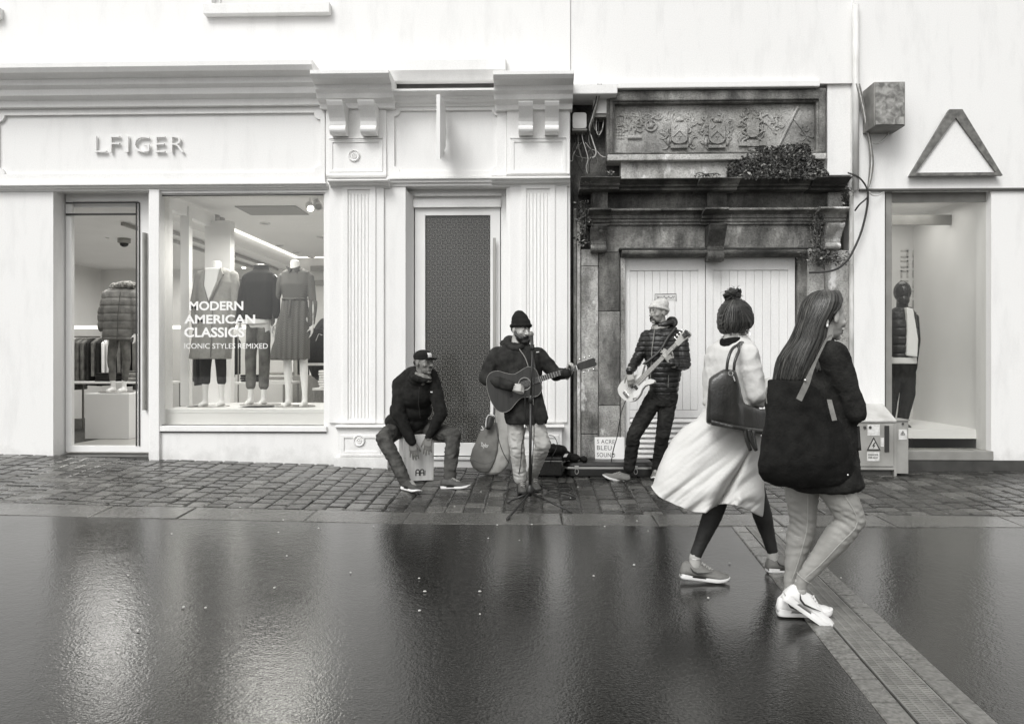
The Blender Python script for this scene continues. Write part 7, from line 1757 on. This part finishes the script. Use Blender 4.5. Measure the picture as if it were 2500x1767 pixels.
for t, xx, a, b in (('S ACRE', .60, .168, .212), ('BLEU', .50, .098, .146), ('SOUND', .62, .022, .068)):
    me = text_mesh(t, 'sign_lettering', 0, .5, 1.06); xs_ = [v.co.x for v in me.vertices]; ys_ = [v.co.y for v in me.vertices]
    for v in me.vertices: v.co = Ms @ Vector((.018+(v.co.x-min(xs_))/(max(xs_)-min(xs_))*W_*xx, -.0015-.001*v.co.z, a+(v.co.y-min(ys_))/(max(ys_)-min(ys_))*(b-a)))
    link('sign_lettering', me, sg, m_ink)
MB().ell(Ms @ Vector((W_*.61, -.006, .058)), (.009, .005, .009)).build('marker_dot', m_rubber, sg, smooth=True)
# heap of coats and small amplifier beside the case
am = empty('amplifier', G(1335, 1157, 0), 'small black amplifier box behind the singer legs, coat thrown over it', 'amplifier')
ax0, ax1 = PX(1300, -.5), PX(1372, -.5); ga = ground(ax0, -.4)+.01
MB().box(ax0, ax1, -.50, -.18, ga, ga+.20).build('body', m_case, am, bevel=.012)
MB().box(ax0+.02, ax1-.02, -.506, -.501, ga+.02, ga+.15).build('speaker_cloth', mat('speaker_cloth', .03, .8, .01, 100), am)
MB().box(ax0+.03, ax0+.12, -.510, -.502, ga+.165, ga+.175).build('badge', m_trim, am)
MB().box(ax0-.004, ax1+.004, -.504, -.49, ga+.155, ga+.160).build('trim', m_trim, am)
g = MB()
for a, b, r in ((1332, 1108, .05), (1345, 1098, .055), (1362, 1100, .055), (1380, 1112, .045), (1402, 1118, .035), (1425, 1121, .022), (1340, 1118, .055), (1365, 1118, .05), (1330, 1128, .04)): g.ell(P(a, b, -.36), (r*1.5, .12, r))
g.chain([(P(1338, 1100, -.36), .04), (P(1341, 1076, -.34), .014)])
t = remesh(g, .008, 2, folds(.022, 9, (1, 1, 1.2), .008, 26, 31), 'coat_heap'); t = link('coat_heap', t, None, m_wool, smooth=True); tag(t, 'crumpled black coat thrown on the small amplifier behind the singer', 'coat')
MB().poly([[(P(1375, 1115, -.5).x, P(1375, 1115, -.5).z), (P(1383, 1115, -.5).x, P(1383, 1115, -.5).z), (P(1387, 1107, -.5).x, P(1387, 1107, -.5).z), (P(1379, 1108, -.5).x, P(1379, 1108, -.5).z)]], -.505, -.498).build('label_tag', m_shoe_w, t)
# cables lying about
m_cb = mat('cable_rubber', .018, .45)
def gcable(pts, lab, r=.0045, grp=None): t = MB().tube(path([G(a, b, .004+r+.006*(i % 2)) for i, (a, b) in enumerate(pts)], 7), r, 6).build('cable', m_cb, smooth=True); return tag(t, lab, 'cable', grp)
gcable([(1319, 1180), (1330, 1187), (1350, 1186), (1358, 1183), (1345, 1178), (1325, 1180), (1322, 1186), (1333, 1194), (1365, 1189), (1392, 1193), (1398, 1200), (1380, 1197), (1345, 1196), (1335, 1203), (1345, 1208), (1375, 1200), (1395, 1206), (1404, 1213), (1385, 1217), (1350, 1210), (1328, 1211), (1345, 1205), (1370, 1206), (1404, 1217), (1388, 1220), (1362, 1219), (1335, 1212)], 'black cable heaped in flat loops on the setts right of the microphone stand')
gcable([(1300, 1170), (1340, 1168), (1372, 1163), (1384, 1172), (1376, 1180), (1345, 1180)], 'black cable in one wide loop just behind the heaped loops')
gcable([(1263, 1155), (1245, 1164), (1233, 1172), (1245, 1178), (1262, 1178)], 'short black cable bend left of the singer boots')
gcable([(1228, 1176), (1205, 1179), (1191, 1190), (1203, 1197), (1232, 1198), (1258, 1192)], 'black cable curve on the setts farther left of the singer boots')
gcable([(1240, 1200), (1230, 1210), (1231, 1217), (1245, 1221)], 'small black cable hook beside the left foot of the microphone stand')
gcable([(1404, 1192), (1406, 1205), (1405, 1216)], 'short straight black cable end right of the heaped loops')
gcable([(1480, 1171), (1500, 1168), (1520, 1172), (1545, 1180), (1560, 1175), (1548, 1170), (1525, 1177), (1510, 1180)], 'black cable looped on the setts by the bass player shoe')
t = MB().tube(path([P(1282, 960, -1.66), P(1282, 1000, -1.66), P(1283, 1045, -1.6), P(1274, 1085, -1.58), P(1272, 1120, -1.56), P(1268, 1150, -1.52), G(1262, 1178, .012)], 7), .0042, 6).build('cable', m_cb, smooth=True); tag(t, 'black cable hanging from the acoustic guitar down the singer light jeans', 'cable')
t = MB().tube(path([P(1207, 1005, -.5), P(1211, 1040, -.56), P(1219, 1078, -.6), P(1230, 1108, -.58), P(1243, 1130, -.5)], 7), .0042, 6).build('cable', m_cb, smooth=True); tag(t, 'black cable hanging across the grey guitar bag', 'cable')
t = MB().tube(path([P(1340, 1062, -.3), P(1352, 1065, -.36), P(1360, 1080, -.5), P(1358, 1095, -.52), P(1347, 1118, -.56), G(1338, 1160, .012)], 7), .004, 6).build('cable', m_cb, smooth=True); tag(t, 'thin black cable looping over the coat heap to the ground', 'cable')
t = MB().tube(path([P(1300, 855, -1.74), P(1304, 930, -1.74), P(1303, 1000, -1.74), P(1304, 1060, -1.74), P(1300, 1120, -1.74), P(1298, 1190, -1.72), G(1312, 1212, .012)], 7), .004, 6).build('cable', m_cb, smooth=True); tag(t, 'black microphone cable wound down the microphone stand', 'cable')
# ------------------------------------------------------------ dressed mannequins and goods behind the glass
m_man = mat('mannequin_white', .78, .35); m_manb = mat('mannequin_black', .02, .25)
m_blz = mat('blazer_grey', .30, .85, .03, 30, .2, 90); m_knd = mat('sweater_dark', .02, .9, .005, 20, .5, 120); m_den = mat('denim_grey', .13, .85, .06, 9, .2, 90)
m_top = mat('top_white', .78, .8); m_park = mat('parka_grey', .12, .7, .04, 9, .3, 60); m_fur = mat('fur_trim', .2, .9, .1, 40, 1, 60)
def check():
    m = mat('dress_check', .2, .8); n = m.node_tree.nodes; l = m.node_tree.links; b = n['Principled BSDF']
    tc = n.new('ShaderNodeTexCoord'); c = n.new('ShaderNodeTexChecker'); c.inputs['Scale'].default_value = 95; c.inputs['Color1'].default_value = grey(.03); c.inputs['Color2'].default_value = grey(.22)
    l.new(tc.outputs['Object'], c.inputs['Vector']); l.new(c.outputs[0], b.inputs['Base Color']); return m
m_chk = check()
def mannequin(lab, Y, neck, base, sh, hips, arms, legs, headless=True, m=None, disc=True, feet=True, cat='mannequin'):
    """px positions: neck (x, top y), sh (y, x0, x1), hips (x, y), arms [(shoulder),(elbow),(wrist)], legs [(hip),(knee),(ankle),(toe x)]"""
    m = m or m_man; f = P(base[0], base[1], Y); t = empty('mannequin', f, lab, cat, None)
    q = lambda a, b, d=0: P(a, b, Y+d); b_ = MB()
    b_.lathe([(.048, -.02), (.05, .0), (.054, -.10)][::-1] if False else [(.001, 0), (.05, 0), (.052, -.02), (.056, -.14), (.001, -.14)][::-1], 20, Matrix.Translation(q(*neck)))
    c = q((sh[1]+sh[2])/2, sh[0]); w = (q(sh[2], sh[0]).x-q(sh[1], sh[0]).x)/2
    hp = q(*hips); rows = [ring(c+Vector((0, 0, .03)), w*.45, .06), ring(c, w*.85, .08), ring(c-Vector((0, 0, .12)), w*.8, .10), ring(c+(hp-c)*.6, w*.58, .085), ring(hp, w*.80, .10), ring(hp-Vector((0, 0, .1)), w*.78, .09)]
    b_.loops(rows)
    for a in arms: b_.chain([(q(*a[0]), .045), (q(*a[1]), .036), (q(*a[2]), .024)]); wv = q(*a[2]); hand(b_, wv, basis((0, -.05, -1), (1 if a[0][0] > neck[0] else -1, 0, 0)), curl=(.2, .25, .3, .35), s=.85)
    for l in legs:
        b_.chain([(q(*l[0]), .075), (q(*l[1]), .05), (q(l[1][0]+(l[2][0]-l[1][0])*.35, l[1][1]+(l[2][1]-l[1][1])*.35), .05), (q(*l[2]), .032)])
        if feet: a = q(*l[2]); b_.chain([(a, .032), (Vector((a.x-.005, a.y+.01, f.z+.045)), .035), (Vector((a.x+.005, a.y-.15, f.z+.022)), .028)]); b_.cap(Vector((a.x, a.y+.03, f.z+.03)), Vector((a.x, a.y-.05, f.z+.03)), .03, .033)
    me = remesh(b_, .010, 2, None, 'body'); link('body', me, t, m, smooth=True)
    if disc: MB().lathe([(.001, 0), (.235, 0), (.24, .004), (.235, .010), (.001, .010)], 40, Matrix.Translation((f.x, f.y-.03, f.z+.001))).build('base_disc', mat('disc_glass', .35, .1), t)
    return t, q
# 1 blazer
Ym = .62
t, q = mannequin('headless white mannequin in an open grey blazer coat and black cropped trousers', Ym, (529, 638), (512, 992), (664, 486, 572), (520, 790), [((488, 672), (476, 738), (482, 800)), ((571, 672), (577, 738), (566, 800))], [((506, 800), (503, 880), (501, 962)), ((534, 800), (540, 880), (541, 962))])
g = MB(); g.loops([ring((q(a, y)+q(b, y))/2, (q(b, y).x-q(a, y).x)/2, d, 0, 32) for y, a, b, d in ((655, 508, 552, .06), (663, 492, 568, .09), (690, 487, 572, .125), (740, 488, 566, .12), (790, 476, 568, .14), (840, 468, 566, .15), (876, 462, 564, .155))])
g.chain([(q(489, 673), .062), (q(476, 738), .055), (q(478, 795), .045)]); g.chain([(q(570, 673), .062), (q(577, 738), .055), (q(566, 795), .045)])
garment('blazer', g, t, m_blz, .009, folds(.004, 12, seed=41))
V = lambda a, b, d=-.14: q(a, b, d)
mb = MB(); mb.poly([[(q(512, 657).x, q(512, 657).z), (q(547, 657).x, q(547, 657).z), (q(541, 690).x, q(541, 690).z), (q(520, 738).x, q(520, 738).z), (q(509, 700).x, q(509, 700).z)]], Ym-.138, Ym-.09); mb.build('top', m_top, t, bevel=.01)
for pts in ([(510, 657), (503, 690), (520, 742), (509, 700)], [(549, 655), (556, 672), (521, 742), (542, 692)]): MB().poly([[(q(a, b).x, q(a, b).z) for a, b in pts]], Ym-.150, Ym-.12).build('lapel', m_blz, t, bevel=.003)
MB().box(q(545, 674).x, q(556, 674).x, Ym-.135, Ym-.118, q(545, 676).z, q(545, 673).z).build('pocket_trim', m_dark, t); MB().tube([q(519, 745, -.145), q(517, 800, -.16), q(514, 872, -.165)], .004, 5).build('front_edge', m_dark, t)
g = MB(); g.chain([(q(506, 840), .075), (q(502, 900), .062), (q(502, 930), .055)]); g.chain([(q(536, 840), .075), (q(540, 900), .062), (q(541, 930), .055)]); garment('trousers', g, t, m_knd, .009)
# 2 roll-neck
t, q = mannequin('headless white mannequin in a dark roll-neck sweater over a white shirt and grey jeans', Ym, (637, 645), (638, 988), (668, 596, 670), (632, 780), [((600, 678), (588, 735), (584, 790)), ((668, 678), (676, 735), (676, 785))], [((616, 800), (613, 880), (612, 958)), ((646, 800), (645, 880), (644, 956))])
g = MB(); g.loops([ring((q(a, y)+q(b, y))/2, (q(b, y).x-q(a, y).x)/2, d, 0, 32) for y, a, b, d in ((647, 621, 656, .06), (660, 619, 657, .065), (668, 602, 670, .09), (690, 596, 673, .12), (740, 597, 670, .125), (780, 590, 668, .13))])
g.chain([(q(603, 680), .06), (q(588, 735), .052), (q(586, 778), .048)]); g.chain([(q(665, 680), .06), (q(674, 735), .05), (q(675, 770), .045)]); garment('sweater', g, t, m_knd, .009, folds(.003, 14, seed=42))
g = MB(); g.loops([ring((q(a, y)+q(b, y))/2, (q(b, y).x-q(a, y).x)/2, d, 0, 32) for y, a, b, d in ((770, 596, 662, .125), (792, 596, 660, .122))]); garment('shirt_tail', g, t, m_top, .009)
g = MB(); g.chain([(q(618, 795), .080), (q(612, 870), .066), (q(612, 940), .058)]); g.chain([(q(644, 795), .080), (q(646, 870), .066), (q(644, 940), .060)]); garment('jeans', g, t, m_den, .009, folds(.003, 20, seed=43))
# 3 checked dress
t, q = mannequin('headless white mannequin in a belted knee-length checked shirt dress', Ym, (720, 636), (722, 992), (667, 682, 762), (722, 780), [((687, 678), (668, 740), (664, 795)), ((758, 678), (765, 740), (762, 795))], [((708, 800), (702, 880), (704, 960)), ((738, 800), (741, 880), (744, 960))])
g = MB(); g.loops([ring((q(a, y)+q(b, y))/2, (q(b, y).x-q(a, y).x)/2, d, 0, 36) for y, a, b, d in ((655, 704, 740, .06), (665, 688, 758, .09), (695, 686, 758, .12), (731, 692, 748, .10), (760, 684, 754, .12), (820, 672, 756, .15), (877, 662, 756, .17))])
g.chain([(q(689, 678), .055), (q(671, 740), .045), (q(666, 790), .035)]); g.chain([(q(756, 678), .055), (q(764, 740), .045), (q(762, 790), .035)])
def pleats(co, no): return (.010*sin((co.x)*95) if co.z < P(700, 735, Ym).z else 0)+.002*noise.noise(co*20)
garment('dress', g, t, m_chk, .008, pleats)
MB().tube([q(720, 731)+Vector((.145*cos(2*pi*k/24), .112*sin(2*pi*k/24), .004*sin(k))) for k in range(25)], .012, 7).build('belt', m_chk, t, smooth=True)
MB().tube(path([q(708, 733, -.125), q(707, 750, -.145), q(704, 775, -.15)], 4), .012, 6).build('belt_end', m_chk, t, smooth=True)
for pts in ([(704, 652), (712, 668), (719, 658)], [(738, 652), (731, 668), (722, 658)]): MB().poly([[(q(a, b).x, q(a, b).z) for a, b in pts]], Ym-.105, Ym-.07).build('collar', m_dark, t)
# 4 parka, seen through the entrance
Yk = 2.3; pz = P(290, 958, Yk).z
MB_ = MB().box(P(215, 950, Yk-.3).x, P(322, 950, Yk-.3).x, Yk-.38, Yk+.5, FZ, pz); pl = MB_.build('display_plinth', m_in, bevel=.006); tag(pl, 'white box plinth under the parka mannequin inside the entrance', 'plinth')
t, q = mannequin('headless white mannequin in a grey fur-hooded parka standing on a plinth inside the entrance', Yk, (292, 692), (288, 957), (712, 262, 322), (292, 800), [((264, 718), (252, 765), (250, 812)), ((322, 718), (330, 765), (330, 815))], [((277, 820), (271, 880), (276, 938)), ((304, 820), (309, 880), (303, 938))], disc=True)
g = MB(); g.loops([ring((q(a, y)+q(b, y))/2, (q(b, y).x-q(a, y).x)/2, d, 0, 32) for y, a, b, d in ((700, 276, 312, .08), (710, 262, 325, .12), (740, 258, 328, .15), (790, 256, 328, .16), (830, 252, 326, .17))])
g.chain([(q(264, 720), .08), (q(252, 765), .075), (q(249, 800), .06)]); g.chain([(q(322, 720), .08), (q(331, 765), .072), (q(332, 805), .06)]); garment('parka', g, t, m_park, .011, quilt(.012, .11, 0, folds(.004, 12)))
g = MB()
for k in range(12): f = lambda s_: q(300, 700)+Vector((.14*cos(2*pi*s_/12), .09*sin(2*pi*s_/12), .03*cos(2*pi*s_/12+.6))); g.cap(f(k), f(k+1), .04, .04, 8)
garment('fur_hood', g, t, m_fur, .009, folds(.02, 40))
MB().tube([q(294, 712, -.16), q(288, 770, -.18), q(286, 828, -.18)], .006, 5).build('zip', m_dark, t)
g = MB(); g.chain([(q(278, 825), .075), (q(272, 880), .058), (q(275, 926), .042)]); g.chain([(q(304, 825), .075), (q(309, 880), .058), (q(305, 926), .042)]); garment('jeans', g, t, m_den, .01)
# 5 black mannequin in the right shop
Yr = .75; t, q = mannequin('glossy black mannequin with a head, in dark gilet, pale top and black trousers', Yr, (2203, 745), (2200, 1045), (768, 2168, 2236), (2203, 890), [((2172, 775), (2166, 830), (2172, 885)), ((2234, 775), (2240, 830), (2236, 880))], [((2190, 900), (2178, 970), (2172, 1020)), ((2216, 900), (2216, 970), (2204, 1025))], m=m_manb, disc=False)
g = MB(); g.ell(q(2203, 712), (.098, .115, .125)); g.ell(q(2205, 732, -.03), (.07, .08, .08)); g.cap(q(2203, 735), q(2202, 765), .065, .07); garment('head', g, t, m_manb, .008)
g = MB(); g.loops([ring((q(a, y)+q(b, y))/2, (q(b, y).x-q(a, y).x)/2, d, 0, 32) for y, a, b, d in ((750, 2186, 2222, .09), (762, 2172, 2234, .115), (800, 2168, 2238, .14), (850, 2168, 2238, .14), (873, 2168, 2236, .14))]); garment('gilet', g, t, m_puffer, .009, quilt(.016, .10, 0, folds(.004, 14)))
MB().poly([[(q(a, b).x, q(a, b).z) for a, b in ((2198, 752), (2214, 756), (2226, 830), (2224, 872), (2198, 868), (2200, 800))]], Yr-.165, Yr-.08).build('hooded_top', m_top, t, bevel=.01)
g = MB(); g.loops([ring((q(a, y)+q(b, y))/2, (q(b, y).x-q(a, y).x)/2, d, 0, 32) for y, a, b, d in ((866, 2168, 2234, .135), (888, 2167, 2236, .13))]); garment('hem_band', g, t, m_top, .009)
for a, b in ((2206, 785), (2209, 792)): MB().tube([q(2208, 756, -.17), q(a, b, -.175)], .003, 5).build('drawstring', m_rubber, t)
g = MB(); g.chain([(q(2190, 895), .10), (q(2178, 960), .075), (q(2172, 1018), .06)]); g.chain([(q(2214, 895), .10), (q(2216, 960), .085), (q(2204, 1020), .065)]); g.ell(q(2202, 920, -.06), (.055, .05, .075)); garment('trousers', g, t, m_knd, .01, folds(.004, 16))
# goods: rails, tables, folded stacks, backpack
m_rail = mat('rail_metal', .22, .4, metal=.5)
def table(x0, x1, y0, y1, z, lab):
    t = empty('display_table', ((x0+x1)/2, (y0+y1)/2, FZ), lab, 'table')
    MB().box(x0, x1, y0, y1, z-.03, z).build('tabletop', m_in, t, bevel=.003)
    for a in (x0+.02, x1-.02):
        for b in (y0+.02, y1-.02): MB().box(a-.012, a+.012, b-.012, b+.012, FZ, z-.031).build('leg', m_rail, t)
    mb = MB(); mb.box(x0+.033, x1-.033, y0+.012, y0+.03, FZ+.18, FZ+.20); mb.build('rail', m_rail, t); return t
def stack(x, y, z, n, w, d, mm, lab, grp='folded clothes on the shop tables'):
    t = empty('folded_stack', (x, y, z), lab, 'folded clothes', grp); r = random.Random(int(x*100))
    for k in range(n): a = r.uniform(-.012, .012); MB().box(x-w/2+a, x+w/2+a, y-d/2, y+d/2, z+.001+k*.034, z+.001+k*.034+.031).build('folded_garment', mm[k % len(mm)], t, bevel=.012)
table(-4.2, -3.45, 2.0, 2.7, 1.02, 'pale display table behind the blazer mannequin legs')
table(-3.3, -2.35, 2.4, 3.1, 1.28, 'higher pale display table behind the two right mannequins')
table(-3.0, -2.2, 1.75, 2.2, .95, 'low pale display table behind the checked dress mannequin legs')
stack(-2.78, 1.95, .95, 7, .30, .30, [m_top, m_in], 'pile of white folded shirts behind the dress mannequin legs')
stack(-3.95, 2.3, 1.02, 3, .34, .3, [m_knd], 'dark folded sweaters left, behind the blazer mannequin legs')
stack(-3.62, 2.3, 1.02, 4, .28, .3, [m_top, m_blz], 'pale folded shirts behind the blazer mannequin legs')
stack(-3.1, 2.7, 1.28, 2, .4, .3, [m_knd], 'dark folded knitwear on the high table between two mannequins')
stack(-2.5, 2.7, 1.28, 3, .3, .3, [m_top], 'white folded shirts at the right end of the high table')
def rail(x0, x1, y, z, cols, lab, n=14, side=False):
    t = empty('clothes_rail', ((x0+x1)/2, y, FZ), lab, 'clothes rail'); MB().tube([(x0, y, z), (x1, y, z)], .012, 8).build('bar', m_rail, t, smooth=True)
    for a in (x0, x1): MB().tube([(a, y, FZ), (a, y, z-.013)], .012, 8).build('leg', m_rail, t, smooth=True)
    r = random.Random(int(x0*77))
    for k in range(n):
        x = x0+.06+(x1-x0-.12)*k/(n-1); w = r.uniform(.016, .03); h = r.uniform(.62, .85); mm = cols[r.randrange(len(cols))]; mb = MB()
        mb.prof([(y-.05, z-.02), (y-.22, z-.10), (y-.21, z-h), (y+.21, z-h+r.uniform(-.03, .03)), (y+.22, z-.10), (y+.05, z-.02)], x-w, x+w); mb.build('hanging_garment', mm, t, bevel=.008)
rail(-2.9, -1.7, 4.6, 1.75, [m_knd, m_blz, m_top, m_den], 'clothes rail at the back behind the checked dress mannequin')
rail(-4.4, -3.4, 5.2, 1.75, [m_knd, m_top, m_blz], 'clothes rail at the back behind the blazer mannequin')
rail(-7.4, -6.2, 3.6, 1.7, [m_top, m_den, m_knd], 'clothes rail seen through the entrance behind the parka')
# standing backpack and dark coat bust at the right edge of the window
bp = empty('backpack', P(778, 872, 1.3), 'dark backpack standing on a table just right of the dress mannequin', 'backpack')
g = MB(); g.loops([ring(P(a, y, 1.25), w, .08, 0, 24, None, 3) for y, a, w in ((802, 776, .07), (812, 776, .11), (840, 776, .13), (870, 776, .14), (884, 776, .13))]); garment('bag_body', g, bp, m_knd, .009, folds(.006, 14)); MB().tube([P(771, 832, 1.14), P(778, 815, 1.14), P(787, 818, 1.14)], .004, 5).build('zip', m_trim, bp)
MB().box(P(760, 885, 1.25).x, P(800, 885, 1.25).x, 1.1, 1.45, P(778, 892, 1.25).z, P(778, 886, 1.25).z).build('shelf', m_in, shop)
bs2 = empty('draped_garment', P(792, 850, 2.4), 'black coat on a bust, seen at the right edge of the display window', 'clothes')
g = MB(); g.ell(P(794, 850, 2.4), (.20, .16, .42)); g.ell(P(790, 880, 2.4), (.22, .16, .3)); garment('coat', g, bs2, m_knd, .012, folds(.02, 10))
st_ = MB().tube([P(794, 880, 2.4), Vector((P(794, 880, 2.4).x, 2.4, FZ))], .02, 8).build('stand', m_rail, bs2)
rail(-3.5, -2.2, 5.6, 2.2, [m_knd, m_blz, m_top, m_park], 'high clothes rail along the back wall behind the mannequins', 20)
rail(-5.9, -5.0, 4.4, 1.75, [m_top, m_knd, m_den], 'clothes rail deep inside, seen between the entrance and the blazer', 9)
table(-7.2, -5.6, 3.0, 3.6, 1.0, 'pale table seen through the entrance behind the parka plinth')
stack(-6.6, 3.3, 1.0, 4, .3, .3, [m_knd], 'dark folded jumpers on the table behind the parka plinth')
stack(-6.1, 3.3, 1.0, 5, .3, .3, [m_den, m_blz], 'grey folded jeans on the table behind the parka plinth')
for k, (px, py, w_, h_) in enumerate(((775, 655, .30, .10), (782, 690, .34, .10), (560, 700, .5, .3))):
    p = P(px, py, 6.4); t = MB().box(p.x-w_/2, p.x+w_/2, 6.44, 6.48, p.z-h_/2, p.z+h_/2).build('picture_board', m_blz if k < 2 else m_den, bevel=.004)
    tag(t, ['upper small grey panel on the shop back wall, right edge of the window', 'lower small grey panel on the shop back wall, right edge of the window', 'grey picture panel on the shop back wall between the first two mannequins'][k], 'panel')
# wall shelves with folded goods on the left inner wall, dark cabinet
for i in range(4):
    for j in range(3):
        y = 1.6+j*1.2; z = .9+i*.42; t = MB().box(xl+.002, xl+.35, y, y+1.0, z-.02, z).build('wall_shelf', m_frame); tag(t, 'white wall shelf on the far left inside the shop', 'shelf', 'white wall shelves inside the shop')
MB_ = MB().box(-3.62, -3.2, 2.9, 3.3, FZ, 1.1).build('display_cabinet', m_blz, bevel=.004); tag(MB_, 'grey cabinet standing between the blazer and roll-neck mannequins', 'cabinet')
